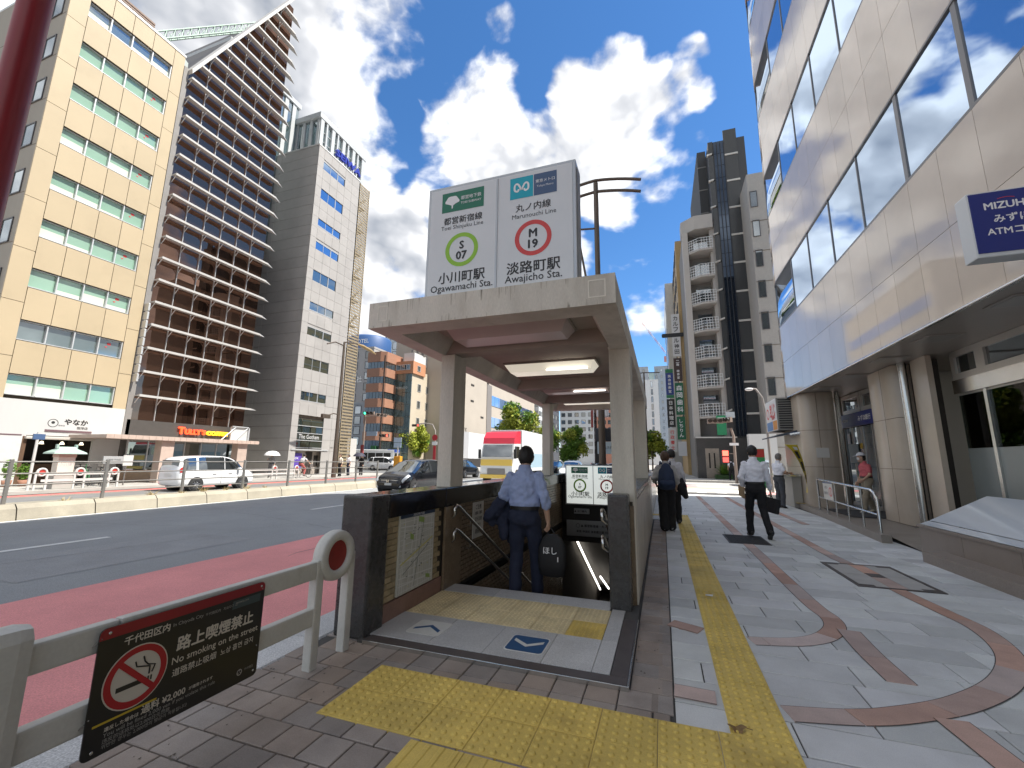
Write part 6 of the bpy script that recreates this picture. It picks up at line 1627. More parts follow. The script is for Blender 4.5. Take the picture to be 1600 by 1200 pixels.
    for s in ('l', 'r'):
        limb(mb, [g('hip_'+s), g('hip_'+s).lerp(g('kn_'+s), .4), g('kn_'+s), g('an_'+s)], [tr[0], tr[0]*.93, tr[1], tr[2]])
        mb.ball(g('hip_'+s)+Vector((0, -.03, .02)), (.092, .092, .12), sub=2)
    fuse(mb, 'trousers', trousers, t, vox, 3, wrinkle=.03, wscale=.13, basis=B)
    mb = MB(); mb.loft([ering(pe+Vector((0, 0, .052)), .172, .131), ering(pe+Vector((0, 0, .088)), .171, .130)], smooth=True)
    me = mb.mesh('belt', mat('belt_black', (.015, .014, .013), .4)); me.transform(B); put('belt', me, t)
    # --- shoes
    for s in ('l', 'r'):
        a = g('an_'+s); d = Vector(P.get('toe_'+s, (0, 1, -.25))).normalized(); mb = MB(); sdv = d.cross(ZA).normalized(); up_ = sdv.cross(d)
        rg = []
        for (f, w_, h0, h1) in ((-.075, .022, -.05, -.0), (-.06, .036, -.068, .02), (0, .042, -.07, .03), (.07, .047, -.07, .0), (.13, .043, -.07, -.022), (.165, .026, -.066, -.042), (.172, .008, -.06, -.05)):
            c = a+d*f
            rg.append([c+sdv*(w_*math.cos(2*math.pi*k/10))+up_*((h0+h1)/2+(h1-h0)/2*math.sin(2*math.pi*k/10)) for k in range(10)])
        mb.loft(rg); me = mb.mesh('shoe', shoes); me.transform(B); put('shoe', me, t)
    # --- hair
    if hair:
        bm = bmesh.new(); bmesh.ops.create_icosphere(bm, subdivisions=4, radius=1)
        rr = random.Random(5)
        side_ = Vector((-lk.y, lk.x, 0))
        for v in list(bm.verts):
            n = v.co.copy(); f = n.dot(lk)
            r = Vector((n.x*.091, n.y*.108, n.z*.122))
            r += n*(.006*math.sin(n.x*23+n.z*17)*math.cos(n.y*19+n.z*13)+rr.uniform(-.0015, .0015))
            v.co = hd+r+Vector((0, 0, .018))
        dele = []
        for v in bm.verts:
            q = (v.co-hd); f = q.dot(lk); sd2 = abs(q.dot(side_))
            low = -.075-hairlong+max(0, f)*2.2+max(0, sd2-.05)*.6
            if f > .02: low = max(low, .045)
            if q.z < low: dele.append(v)
        bmesh.ops.delete(bm, geom=dele, context='VERTS')
        if hairlong:
            for v in bm.verts:
                pass
        mb = MB(); mb.bm(bm, 0, True); me = mb.mesh('hair', hair); me.transform(B)
        ho = put('hair', me, t); 
    if face:
        mb = MB(); side_ = Vector((-lk.y, lk.x, 0))
        for s in (-1, 1): mb.ball(hd+lk*.087+side_*.03*s+Vector((0, 0, .005)), (.011, .011, .007), sub=2)
        me = mb.mesh('eyes', mat('eye_dark', (.03, .025, .02), .3)); me.transform(B); put('eyes', me, t)
    return t, B
def stand(**kw):
    P = dict(pelvis=(0, 0, .93), chest=(0, .0, 1.24), neck=(0, -.01, 1.44), head=(0, .015, 1.585), sh_l=(-.175, -.01, 1.375), sh_r=(.175, -.01, 1.375), el_l=(-.225, -.03, 1.10), el_r=(.225, -.03, 1.10), wr_l=(-.235, .04, .86), wr_r=(.235, .04, .86), hip_l=(-.085, 0, .88), hip_r=(.085, 0, .88), kn_l=(-.095, .01, .48), kn_r=(.095, .01, .48), an_l=(-.10, -.02, .08), an_r=(.10, -.02, .08))
    P.update(kw); return P
cl = lambda n, c, **k: mat(n, c, k.pop('rough', .85), var=k.pop('var', .06), vscale=k.pop('vscale', 5), fine=.06, fscale=300, bump=k.pop('bump', .7), bscale=k.pop('bscale', 17), **k)
navy = cl('cloth_navy', (.016, .022, .048)); blackc = cl('cloth_black', (.012, .012, .014)); shblue = cl('shirt_blue', (.33, .40, .62)); shwhite = cl('shirt_white', (.80, .80, .86))
shoeb = mat('shoe_black', (.012, .011, .011), .35)
# the man going down the stair
t, B = person('man in light blue shirt and navy trousers starting down the subway stair', (-1.50, 4.78, -.125), R(2),
    stand(head=(.0, .05, 1.575), neck=(0, .0, 1.44), chest=(0, .01, 1.24), el_l=(-.255, -.01, 1.13), wr_l=(-.17, .17, 1.02), pn_l=(0, 0, 1), el_r=(.245, -.05, 1.10), wr_r=(.265, .02, .86), pn_r=(-1, 0, 0), curl=1.2,
          kn_l=(-.10, .05, .49), an_l=(-.10, -.03, .085), hip_r=(.085, .02, .87), kn_r=(.10, .16, .44), an_r=(.10, .20, .02), toe_l=(-.1, 1, -.12), toe_r=(.1, 1, -.2), shw=1.06),
    shblue, navy, shoeb, hairm, sleeve=1.28, vox=.0105)
W = lambda p: B @ Vector(p)
bagm = mat('bag_black', (.012, .012, .013), .7, var=.2, vscale=12, bump=.2, bscale=120)
bag = thing('shoulder_bag', 'soft black bag with white lettering held by the man on the subway stair', 'bag', W((.29, .02, .35)))
mb = MB()
rg = []
for (z, w, d) in ((.28, .07, .03), (.30, .135, .06), (.42, .16, .075), (.58, .155, .06), (.68, .11, .03), (.72, .06, .015)):
    c = W((.31, .03, z)); rg.append([(c.x+w*math.copysign(abs(math.cos(2*math.pi*k/16))**.6, math.cos(2*math.pi*k/16)), c.y+d*math.copysign(abs(math.sin(2*math.pi*k/16))**.6, math.sin(2*math.pi*k/16)), c.z) for k in range(16)])
mb.loft(rg); mb.build('bag', bagm, bag)
for s in (-1, 1):
    a, b_, c = W((.31+.05*s, .03+.01*s, .68)), W((.285+.02*s, .025, .78)), W((.268, .03, .80)); MB().tube([a, b_, c], .008, seg=6).build('strap', bagm, bag)
c = W((.31, -.052, .50)); text('ほし', PW, bag, (c.x-.01, c.y, c.z+.06), width=.15, bold=.01); MB().quad([(c.x+.07, c.y+.005, c.z-.05), (c.x+.08, c.y+.005, c.z-.05), (c.x+.08, c.y+.005, c.z), (c.x+.07, c.y+.005, c.z)]).build('tab', PW, bag)
jk = thing('jacket', 'navy jacket folded over the left forearm of the man in blue', 'jacket', W((-.24, .08, 1.0)))
mb = MB()
for (pts, r0) in (([(-.20, .16, 1.06), (-.30, .02, 1.03), (-.40, -.02, .90)], (.06, .085, .07)), ([(-.22, .12, 1.0), (-.27, .06, .82), (-.24, .02, .68)], (.07, .085, .06)), ([(-.19, .14, 1.0), (-.20, .12, .80), (-.17, .10, .62)], (.06, .07, .05)), ([(-.36, .0, .98), (-.44, -.0, .86), (-.38, .0, .80)], (.06, .06, .04))):
    limb(mb, [W(p) for p in pts], list(r0))
fuse(mb, 'cloth', navy, jk, .014, 4, wrinkle=.06, wscale=.09)
# the man in white walking away
t, B = person('man in a white shirt and black trousers walking away along the pavement', (1.68, 9.58, 0), R(4),
    stand(head=(0, .04, 1.63), neck=(0, .0, 1.48), chest=(0, .0, 1.27), pelvis=(0, 0, .95), sh_l=(-.18, -.01, 1.41), sh_r=(.18, -.01, 1.41), el_l=(-.255, -.06, 1.12), wr_l=(-.20, .10, .95), el_r=(.235, .03, 1.13), wr_r=(.275, .10, .88), hip_l=(-.085, .01, .90), hip_r=(.085, -.01, .90), kn_l=(-.10, .16, .50), an_l=(-.105, .16, .085), kn_r=(.10, -.0, .50), an_r=(.12, -.26, .135), toe_r=(.1, 1, -.75), toe_l=(-.08, 1, -.1), curl=1.2, pn_r=(-1, 0, 0), pn_l=(1, 0, 0)),
    shwhite, blackc, shoeb, hairm, sleeve=1.9, vox=.013)
W = lambda p: B @ Vector(p)
bc = thing('briefcase', 'slim black briefcase hanging from the right hand of the man in white', 'briefcase', W((.29, .12, .6)))
mb = MB(); cpt = W((.30, .13, .62))
me = MB().box((-.045, -.17, -.17), (.045, .17, .11), bev=.02).mesh('case', bagm); me.transform(Matrix.Translation(cpt) @ Matrix.Rotation(R(12), 4, 'Y') @ Matrix.Rotation(R(25), 4, 'Z')); put('case', me, bc)
MB().tube([cpt+Vector((.0, -.08, .10)), W((.285, .10, .80)), cpt+Vector((0, .08, .10))], .009, seg=6).build('handle', bagm, bc)
pf = tag(MB().box((-.012, -.09, -.11), (.012, .09, .11)).build('paper_folder', mat('folder_tan', (.42, .30, .18), .7)), 'tan paper folder carried low in the left hand of the man in white', 'folder')
pf.location = W((-.22, .13, .84)); pf.rotation_euler = (R(15), R(-8), R(20))
# walker with the backpack, and a companion just ahead
brownh = mat('hair_brown', (.085, .045, .025), .5, var=.3, vscale=50, bump=.4, bscale=160)
greytop = cl('top_grey_white', (.46, .44, .43))
t, B = person('walker with brown hair, pale top, wide black trousers and a navy backpack', (.05, 9.72, 0), R(3),
    stand(pelvis=(0, 0, .90), chest=(0, 0, 1.19), neck=(0, .0, 1.38), head=(0, .04, 1.515), sh_l=(-.16, 0, 1.31), sh_r=(.16, 0, 1.31), el_l=(-.24, -.0, 1.06), wr_l=(-.20, .14, .95), el_r=(.23, -.0, 1.06), wr_r=(.21, .12, .90), hip_l=(-.08, 0, .85), hip_r=(.08, 0, .85), kn_l=(-.075, .02, .46), an_l=(-.07, -.03, .08), kn_r=(.075, .06, .46), an_r=(.075, .08, .08), leg=(.105, .095, .09)),
    greytop, blackc, mat('shoe_dark_white', (.25, .25, .25), .6), brownh, sleeve=1.5, hairlong=.06)
W = lambda p: B @ Vector(p)
bp_ = thing('backpack', 'navy backpack on the back of the walker beside the entrance wall', 'backpack', W((0, -.2, 1.1)))
mb = MB(); limb(mb, [W((0, -.17, 1.28)), W((0, -.20, 1.10)), W((0, -.20, .95))], [.10, .13, .13]); limb(mb, [W((-.07, -.17, 1.2)), W((-.08, -.18, .93))], [.08, .10]); limb(mb, [W((.07, -.17, 1.2)), W((.08, -.18, .93))], [.08, .10])
bkm = cl('pack_navy', (.025, .04, .085)); o = fuse(mb, 'pack', bkm, bp_, .016, 4)
mb = MB(); limb(mb, [W((-.08, -.30, .97)), W((.08, -.30, .97))], [.065, .065]); fuse(mb, 'pocket', bkm, bp_, .016, 3)
for s in (-1, 1): MB().tube([W((s*.08, -.16, 1.36)), W((s*.10, -.02, 1.40)), W((s*.11, .11, 1.30)), W((s*.13, .08, 1.05)), W((s*.12, -.12, .95))], .018, seg=6).build('strap', bkm, bp_)
t, B = person('dark haired walker in a white top half hidden by the backpack', (.2, 10.9, 0), R(2),
    stand(wr_r=(.25, .05, .84)), cl('top_white2', (.58, .57, .60)), blackc, shoeb, hairm, sleeve=1.5, vox=.016, face=False)
cj = thing('coat', 'black coat hanging over the arm of the half hidden walker', 'coat', (.42, 10.75, .9)); mb = MB(); limb(mb, [(.40, 10.75, .98), (.42, 10.75, .78), (.46, 10.75, .64)], [.06, .10, .07]); fuse(mb, 'cloth', blackc, cj, .02, 3, wrinkle=.05)
# old man at the booth
grh = mat('hair_grey', (.16, .15, .14), .6, var=.2, vscale=60)
person('old man in short white sleeves and grey trousers at the booth counter', (3.52, 16.1, 0), R(-62),
    stand(head=(0, .05, 1.60), neck=(0, .01, 1.45), el_l=(-.23, .06, 1.12), wr_l=(-.12, .30, 1.08), el_r=(.23, .06, 1.12), wr_r=(.13, .30, 1.08), curl=.9, look=(0, 1, 0)), shwhite, cl('cloth_grey', (.07, .075, .085)), shoeb, grh, sleeve=.62, vox=.015)
# cap woman
pink = cl('top_pink', (.55, .12, .14)); beige = cl('cloth_beige', (.30, .25, .18))
t, B = person('woman in a white cap, face mask and pink top coming out of the bank door', (5.28, 14.55, .1), R(100),
    stand(pelvis=(0, 0, .88), chest=(0, .0, 1.16), neck=(0, .02, 1.35), head=(0, .07, 1.48), sh_l=(-.15, 0, 1.28), sh_r=(.15, 0, 1.28), el_l=(-.2, .02, 1.02), wr_l=(-.18, .18, .88), el_r=(.2, .0, 1.02), wr_r=(.2, .1, .82), hip_l=(-.08, 0, .83), hip_r=(.08, 0, .83), kn_l=(-.09, .12, .46), kn_r=(.09, .0, .46), an_l=(-.09, .18, .08), an_r=(.09, -.16, .10)),
    pink, beige, mat('shoe_cream', (.5, .45, .35), .6), hairm, sleeve=.6, vox=.014)
W = lambda p: B @ Vector(p)
cap = MB(); capm = cl('cap_white', (.66, .66, .70)); c = W((0, .07, 1.50))
bm = bmesh.new(); bmesh.ops.create_icosphere(bm, subdivisions=3, radius=1)
bmesh.ops.delete(bm, geom=[v for v in bm.verts if v.co.z < .15], context='VERTS')
for v in bm.verts: v.co = Vector((c.x+v.co.x*.112, c.y+v.co.y*.108, c.z+v.co.z*.13))
cap.bm(bm, 0, True)
pk = W((0, .19, 1.525)); cap.loft([[(c.x-.08, c.y-.075, c.z+.03), (c.x-.08, c.y+.075, c.z+.03), (c.x-.08, c.y+.075, c.z+.036), (c.x-.08, c.y-.075, c.z+.036)], [(c.x-.19, c.y-.045, c.z-.005), (c.x-.19, c.y+.045, c.z-.005), (c.x-.19, c.y+.045, c.z+.003), (c.x-.19, c.y-.045, c.z+.003)]])
cap.build('cap', capm, t)
mb = MB(); mk = W((0, .145, 1.445)); mb.ball(mk, (.035, .055, .05), sub=2); mb.build('face_mask', mat('mask_white', (.7, .7, .72), .7), t)
# small figures farther off
far_kw = dict(vox=.022, face=False)
person('small far walker in white shirt by the dark tower', (5.15, 38.4, 0), R(5), stand(kn_l=(-.1, .12, .48), an_l=(-.1, .15, .08), an_r=(.1, -.2, .1)), shwhite, blackc, shoeb, hairm, sleeve=.6, **far_kw)
t = thing('backpack', 'dark backpack of the far walker by the dark tower', 'backpack', (5.15, 38.2, 1.1)); mb = MB(); limb(mb, [(5.15, 38.2, 1.3), (5.15, 38.18, 1.0)], [.13, .16]); fuse(mb, 'pack', blackc, t, .03, 3)
person('pedestrian in a cream top and black trousers at the far lamp post', (-23.7, 27.5, 0), R(170), stand(), cl('top_cream', (.60, .55, .45)), blackc, shoeb, brownh, sleeve=1.4, **far_kw)
person('pedestrian in black under a dark umbrella at the far crossing', (-24.0, 30.4, 0), R(180), stand(wr_r=(.15, .2, 1.2), el_r=(.22, .05, 1.1)), blackc, blackc, shoeb, hairm, sleeve=1.9, **far_kw)
person('pedestrian in a pale shirt and dark trousers waiting at the far crossing', (-24.4, 29.3, 0), R(160), stand(), shwhite, navy, shoeb, hairm, sleeve=.6, **far_kw)
person('pedestrian in grey under a white parasol by the grey tiled building', (-25.8, 23.1, 0), R(200), stand(wr_r=(.15, .22, 1.25), el_r=(.22, .08, 1.12)), cl('top_mid_grey', (.22, .22, .23)), cl('cloth_mid', (.12, .12, .13)), shoeb, hairm, sleeve=1.5, **far_kw)
def umbrella(label, loc, m):
    t = thing('umbrella', label, 'umbrella', loc); x, y, z = loc
    mb = MB(); n = 16; rings = []
    for (r, h) in ((.02, .42), (.2, .40), (.36, .32), (.47, .20), (.52, .10)):
        rings.append([(x+r*math.cos(2*math.pi*k/n)*(1 if k % 2 == 0 else .95), y+r*math.sin(2*math.pi*k/n)*(1 if k % 2 == 0 else .95), z+h) for k in range(n)])
    mb.loft(rings, caps=False); mb.build('canopy', m, t); MB().tube([(x, y, z-.35), (x, y, z+.47)], .01, seg=6).build('shaft', darksteel, t)
umbrella('white parasol in front of the grey tiled building', (-25.7, 23.0, 1.42), mat('parasol_white', (.7, .7, .7), .7))
umbrella('dark umbrella at the far crossing', (-24.05, 30.15, 1.45), mat('umbrella_dark', (.03, .03, .05), .7))

# ================================================================== bicycles
tyre = mat('tyre', (.02, .02, .021), .85)
def bicycle(label, loc, rz, fm, group):
    t = thing('bicycle', label, 'bicycle', (0, 0, 0), group)
    for y in (-.52, .52):
        mb = MB(); S = 20
        rings = []
        for k in range(S+1):
            a = 2*math.pi*k/S; d = Vector((0, math.cos(a), math.sin(a))); c = Vector((0, y, .33))+d*.31
            rings.append([c+d*.018*math.cos(q)+XA*.018*math.sin(q) for q in (0, 1.57, 3.14, 4.71)])
        mb.loft(rings, caps=False)
        for k in range(8): mb.tube([(0, y, .33), (0, y+.30*math.cos(k*.785), .33+.30*math.sin(k*.785))], .004, seg=3)
        mb.build('wheel', tyre, t)
    mb = MB()
    for a, b in (((0, -.52, .33), (0, -.08, .30)), ((0, -.08, .30), (0, -.2, .78)), ((0, -.52, .33), (0, -.18, .70)), ((0, -.08, .30), (0, .36, .72)), ((0, -.17, .62), (0, .35, .76)), ((0, .52, .33), (0, .33, .98))): mb.tube([a, b], .018, seg=6)
    mb.build('frame', fm, t)
    MB().tube([(-.27, .2, 1.02), (-.2, .32, 1.02), (.2, .32, 1.02), (.27, .2, 1.02)], .014, seg=6).build('handlebar', darksteel, t)
    MB().box((-.07, -.34, .80), (.07, -.08, .87), bev=.03).build('saddle', tyre, t)
    MB().box((-.16, .42, .72), (.16, .70, .96)).build('basket', darksteel, t)
    t.location = loc; t.rotation_euler = (0, 0, rz); return t
for i, (x, y, rz, m, lab) in enumerate(((-25.2, 12.15, R(70), darksteel, 'parked bicycle nearest the stone marker'), (-25.3, 12.65, R(75), mat('bike_green', (.05, .2, .08), .5), 'green parked bicycle between the two others'), (-25.2, 13.15, R(66), steel, 'silver parked bicycle nearest the grey board'))):
    bicycle(lab+' by the coffee bean shop', (x, y, 0), rz, m, 'bicycles parked by the coffee bean shop')
bicycle('bicycle ridden past the grey tiled building', (-23.9, 24.1, 0), R(0), darksteel, None)
person('cyclist in a pale grey top riding past the grey tiled building', (-23.9, 23.85, .05), R(0), stand(pelvis=(0, 0, .93), chest=(0, .10, 1.2), neck=(0, .2, 1.38), head=(0, .25, 1.52), sh_l=(-.17, .17, 1.32), sh_r=(.17, .17, 1.32), el_l=(-.25, .32, 1.12), wr_l=(-.26, .46, 1.0), el_r=(.25, .32, 1.12), wr_r=(.26, .46, 1.0), kn_l=(-.1, .36, .72), an_l=(-.1, .25, .34), kn_r=(.1, .30, .58), an_r=(.1, .22, .16)), cl('top_pale_grey', (.42, .42, .43)), cl('shorts_red', (.35, .1, .09)), shoeb, hairm, sleeve=.6, **far_kw)

# ================================================================== vehicles (own frame: +y ahead, origin under the middle)
carglass = glass_mat('car_glass', (.012, .014, .015), mix=.22, rough=.01)
chrome = mat('chrome', (.6, .6, .6), .12, metal=1)
lamp_w = mat('headlamp', (.55, .58, .60), .08, spec=.8, coat=.5); lamp_r = mat('tail_lamp', (.40, .02, .02), .15, coat=.4)
plate = mat('number_plate', (.6, .6, .58), .5)
def vehicle(name, label, cat, ST, body_m, wheels, wr, lights=True, group=None):
    """ST: stations (y, z_sill, z_belt, z_top, half width, half width at the roof edge, glazed)"""
    t = thing(name, label, cat, (0, 0, 0), group)
    def sec(s):
        y, zl, zb, zt, w, wt, _ = s
        top = max(zt, zb+.01)
        return [(w*.90, zl), (w*.985, zl+.10), (w, zl+(zb-zl)*.55), (w*.985, zb-.03), (w*.965, zb), (w*.96+(wt-w*.96)*.5, zb+(top-zb)*.52), (wt, top-.05 if top-zb > .12 else top-.01), (wt*.86, top-.012), (wt*.45, top+.012), (0, top+.02)]
    rg = []
    for s in ST:
        h = sec(s); rg.append([(x, s[0], z) for x, z in h]+[(-x, s[0], z) for x, z in h[-2::-1]])
    mb = MB(); mb.loft(rg); body = mb.build('body', body_m, t, recalc=True)
    sub = body.modifiers.new('s', 'SUBSURF'); sub.levels = sub.render_levels = 1
    me = evaluated(body); body.modifiers.clear(); body.data = me; me.name = 'body'
    for p in me.polygons: p.use_smooth = True
    def patch(nm, m, i0, i1, a0, a1, b0, b1, side=1, off=.012, par=None, nu=6, nv=5):
        """piece of the body's own surface, lifted off it: stations i0..i1, section points a0..a1"""
        mb = MB(); vs = []
        def S(u, v):
            i = min(int(u), len(ST)-2); f = u-i; h0, h1 = sec(ST[i]), sec(ST[i+1]); j = min(int(v), len(h0)-2); q = v-j
            P0 = Vector((h0[j][0], ST[i][0], h0[j][1])).lerp(Vector((h0[j+1][0], ST[i][0], h0[j+1][1])), q)
            P1 = Vector((h1[j][0], ST[i+1][0], h1[j][1])).lerp(Vector((h1[j+1][0], ST[i+1][0], h1[j+1][1])), q)
            return P0.lerp(P1, f)
        sides = [side] if side else [1]
        G_ = []
        for a in range(nu+1):
            row = []
            for b in range(nv+1):
                u = i0+(i1-i0)*a/nu; lo = a0+(b0-a0)*a/nu; hi = a1+(b1-a1)*a/nu; v = lo+(hi-lo)*b/nv
                p = S(u, v); du = S(min(u+.05, len(ST)-1.001), v)-S(max(u-.05, 0), v); dv = S(u, min(v+.05, 8.999))-S(u, max(v-.05, 0)); n = du.cross(dv).normalized()
                if n.dot(p-Vector((0, p.y, .8))) < 0: n = -n
                p = p+n*off
                row.append(p)
            G_.append(row)
        for sg in ([1, -1] if side == 0 else [side]):
            o = len(mb.v); 
            for row in G_: mb.v += [(p.x*sg, p.y, p.z) for p in row]
            for a in range(nu):
                for b in range(nv):
                    f = [o+a*(nv+1)+b, o+(a+1)*(nv+1)+b, o+(a+1)*(nv+1)+b+1, o+a*(nv+1)+b+1]
                    mb.f.append(tuple(f if sg > 0 else f[::-1])); mb.m.append(0); mb.s.append(True)
        return mb.build(nm, m, par or t, recalc=False)
    for (y, x) in wheels:
        w = MB(); w.lathe([(wr*.6, -.10), (wr*.97, -.10), (wr, -.07), (wr, .07), (wr*.97, .10), (wr*.64, .105)], (x, y, wr), seg=24, axis='x')
        wo = w.build('wheel', tyre, t)
        r_ = MB(); sgn = 1 if x > 0 else -1
        r_.lathe([(0, .075*sgn), (wr*.62, .06*sgn), (wr*.66, .10*sgn)], (x, y, wr), seg=24, axis='x', smooth=False); r_.build('rim', darksteel, wo)
        sp = MB()
        for k in range(5):
            a = 2*math.pi*k/5; d = Vector((0, math.cos(a), math.sin(a))); n = Vector((0, -math.sin(a), math.cos(a))); c = Vector((x+.092*sgn, y, wr))
            for e in (-.25, .25):
                d2 = (d+n*e).normalized(); sp.tube([c+d*.02, c+d2*wr*.62], [.02, .014], seg=4)
        sp.build('spokes', chrome, wo)
        MB().lathe([(0, .0), (wr*1.17, .0), (wr*1.17, -.35*sgn), (0, -.35*sgn)], ((abs(x)+.085)*sgn, y, wr+.02), seg=24, axis='x', smooth=False).build('wheel_arch', tyre, t)
    return t, patch, body
def place(t, loc, rz): t.location = loc; t.rotation_euler = (0, 0, rz); return t
# white minivan
carwhite = mat('car_white', (.72, .73, .74), .2, coat=.6, spec=.5); carblack = mat('car_black', (.008, .009, .012), .12, coat=.25, spec=.4); carsilver = mat('car_silver', (.42, .43, .44), .25, metal=.5, coat=.5)
VAN = [(-2.10, .42, .80, .95, .62, .55, 0), (-2.06, .30, .95, 1.30, .76, .60, 0), (-1.98, .25, .98, 1.55, .82, .64, 1), (-1.80, .22, .99, 1.66, .84, .67, 1), (-1.0, .20, .99, 1.72, .85, .68, 1), (.0, .20, .98, 1.73, .85, .68, 1), (.55, .20, .97, 1.68, .85, .67, 1), (.95, .20, .96, 1.45, .845, .66, 1), (1.30, .20, .95, 1.06, .84, .70, 0), (1.75, .22, .86, .93, .81, .68, 0), (2.0, .25, .70, .78, .72, .60, 0), (2.10, .36, .58, .60, .55, .45, 0)]
def dress_van(t, patch, rear=True):
    w = patch('windscreen', carglass, 6.6, 8.0, 5.9, 9, 4.6, 9, side=0, nu=6, nv=6)
    for s in (1, -1):
        patch('side_window', carglass, 2.4, 3.6, 4.15, 5.9, 4.15, 5.95, side=s); patch('side_window', carglass, 3.75, 5.25, 4.12, 5.95, 4.12, 5.95, side=s)
        patch('side_window', carglass, 5.33, 7.6, 4.12, 5.95, 4.12, 5.2, side=s)
        patch('tail_lamp', lamp_r, 1.2, 2.2, 2.9, 4.6, 2.9, 4.6, side=s); patch('headlight', lamp_w, 8.9, 10.1, 3.4, 4.5, 2.9, 4.6, side=s)
        MB().box((s*.86, -.5, .80), (s*.872, -.28, .83)).build('handle', chrome, t); MB().box((s*.86, .35, .80), (s*.872, .57, .83)).build('handle', chrome, t)
        MB().box((s*.84, .84, .98), (s*1.02, .98, 1.12), bev=.04).build('mirror', carwhite, t)
        MB().box((s*.851, -.02, .30), (s*.856, -.01, .95)).build('door_gap', darkin, t); MB().box((s*.851, .93, .30), (s*.856, .94, .93)).build('door_gap', darkin, t)
    MB().box((-.6, -2.06, 1.02), (.6, -2.03, 1.5), bev=.01).build('rear_window', carglass, t); MB().box((-.25, -2.115, .70), (.25, -2.10, .86)).build('number_plate', plate, t)
wv = [(-1.27, -.76), (-1.27, .76), (1.22, -.76), (1.22, .76)]
t, patch, body = vehicle('minivan', 'white minivan driving along the sunny far lanes beyond the median fence', 'minivan', VAN, carwhite, wv, .31)
dress_van(t, patch); place(t, (-20.45, 14.95, -.12), 0); t.scale = (.9, .9, .9)
# black hatchback, nose towards the camera
HAT = [(-2.0, .42, .75, .90, .60, .52, 0), (-1.95, .28, .88, 1.15, .74, .60, 0), (-1.75, .22, .90, 1.40, .81, .62, 1), (-1.2, .19, .90, 1.50, .845, .64, 1), (-.3, .18, .88, 1.53, .85, .64, 1), (.2, .18, .86, 1.46, .85, .63, 1), (.70, .18, .85, 1.20, .85, .66, 1), (1.25, .18, .84, .93, .845, .72, 0), (1.65, .19, .76, .82, .81, .66, 0), (1.90, .22, .60, .66, .72, .56, 0), (2.0, .30, .48, .50, .55, .42, 0)]
t, patch, body = vehicle('hatchback', 'glossy black hatchback facing the camera in the near lanes', 'car', HAT, carblack, [(-1.2, -.75), (-1.2, .75), (1.25, -.75), (1.25, .75)], .30)
patch('windscreen', carglass, 5.3, 7.05, 6.1, 9, 4.7, 9, side=0, nu=6, nv=6)
for s in (1, -1):
    patch('side_window', carglass, 2.3, 4.4, 4.15, 5.9, 4.12, 5.95, side=s); patch('side_window', carglass, 4.5, 6.7, 4.12, 5.95, 4.12, 5.2, side=s)
    patch('headlight', lamp_w, 7.75, 9.35, 3.75, 5.7, 2.7, 5.3, side=s, off=.018); patch('tail_lamp', lamp_r, .8, 2.0, 3.0, 5.0, 3.0, 5.0, side=s)
    MB().box((s*.84, .62, .90), (s*1.02, .76, 1.03), bev=.04).build('mirror', carblack, t)
    MB().lathe([(0, .0), (.06, .0), (.05, -.03), (0, -.03)], (s*.55, 1.98, .36), seg=12, axis='y').build('fog_lamp', lamp_w, t)
for k in range(3): MB().box((-.42, 1.955-.03*k, .49+.05*k), (.42, 2.012-.035*k, .515+.05*k), bev=.008).build('grille_bar', chrome if k == 2 else darksteel, t)
MB().box((-.5, 1.9, .26), (.5, 2.012, .40), bev=.03).build('lower_grille', tyre, t); MB().box((-.17, 2.012, .40), (.17, 2.022, .50)).build('number_plate', plate, t)
text('H', chrome, t, (0, 2.02, .575), width=.11, xdir=(-1, 0, 0), bold=.03, depth=.04, name='emblem')
place(t, (-11.1, 17.9, -.12), math.pi)
# lorry
lorry = thing('lorry', 'white box lorry with a red cab roof crossing the junction towards the camera', 'lorry', (0, 0, 0))
LW, LR, LY = mat('lorry_white', (.58, .59, .59), .4, var=.05), mat('lorry_red', (.56, .02, .045), .35, coat=.3), mat('lorry_yellow', (.60, .42, .08), .4)
MB().box((-1.15, -4.3, .75), (1.15, 1.6, 3.55), bev=.04).build('box_body', LW, lorry)
mb = MB(); mb.prism([(1.72, .45), (3.35, .45), (3.42, 1.0), (3.30, 1.75), (3.05, 2.55), (1.72, 2.6)], -1.1, 1.1, axis='x'); mb.build('cab', LW, lorry, recalc=True)
mb = MB(); rg = [[(-1.08, 1.6, z0) for z0 in ()]] if False else None
MB().prism([(1.70, 2.605), (3.03, 2.56), (2.95, 2.95), (2.5, 3.35), (1.70, 3.45)], -1.09, 1.09, axis='x').build('roof_fairing', LR, lorry, recalc=True)
MB().prism([(3.30, 1.70), (3.345, 1.72), (3.10, 2.50), (3.055, 2.48)], -1.0, 1.0, axis='x').build('windscreen', carglass, lorry, recalc=True)
for s in (1, -1):
    MB().box((s*1.102, 2.0, 1.65), (s*1.112, 2.95, 2.4)).build('side_window', carglass, lorry)
    MB().box((s*.68, 3.39, .75), (s*1.02, 3.43, 1.0), bev=.01).build('headlight', lamp_w, lorry)
    MB().box((s*1.14, 3.2, 1.6), (s*1.32, 3.3, 2.2), bev=.03).build('mirror', tyre, lorry)
    MB().box((s*1.152, -3.6, 1.0), (s*1.158, 1.0, 2.0)).build('side_graphic', mat('lorry_graphic', (.30, .42, .50), .4), lorry)
    for y in (2.5, -2.9):
        MB().lathe([(.0, -.13), (.45, -.13), (.47, 0), (.45, .13), (.0, .13)], (s*.98, y, .47), seg=20, axis='x').build('wheel', tyre, lorry)
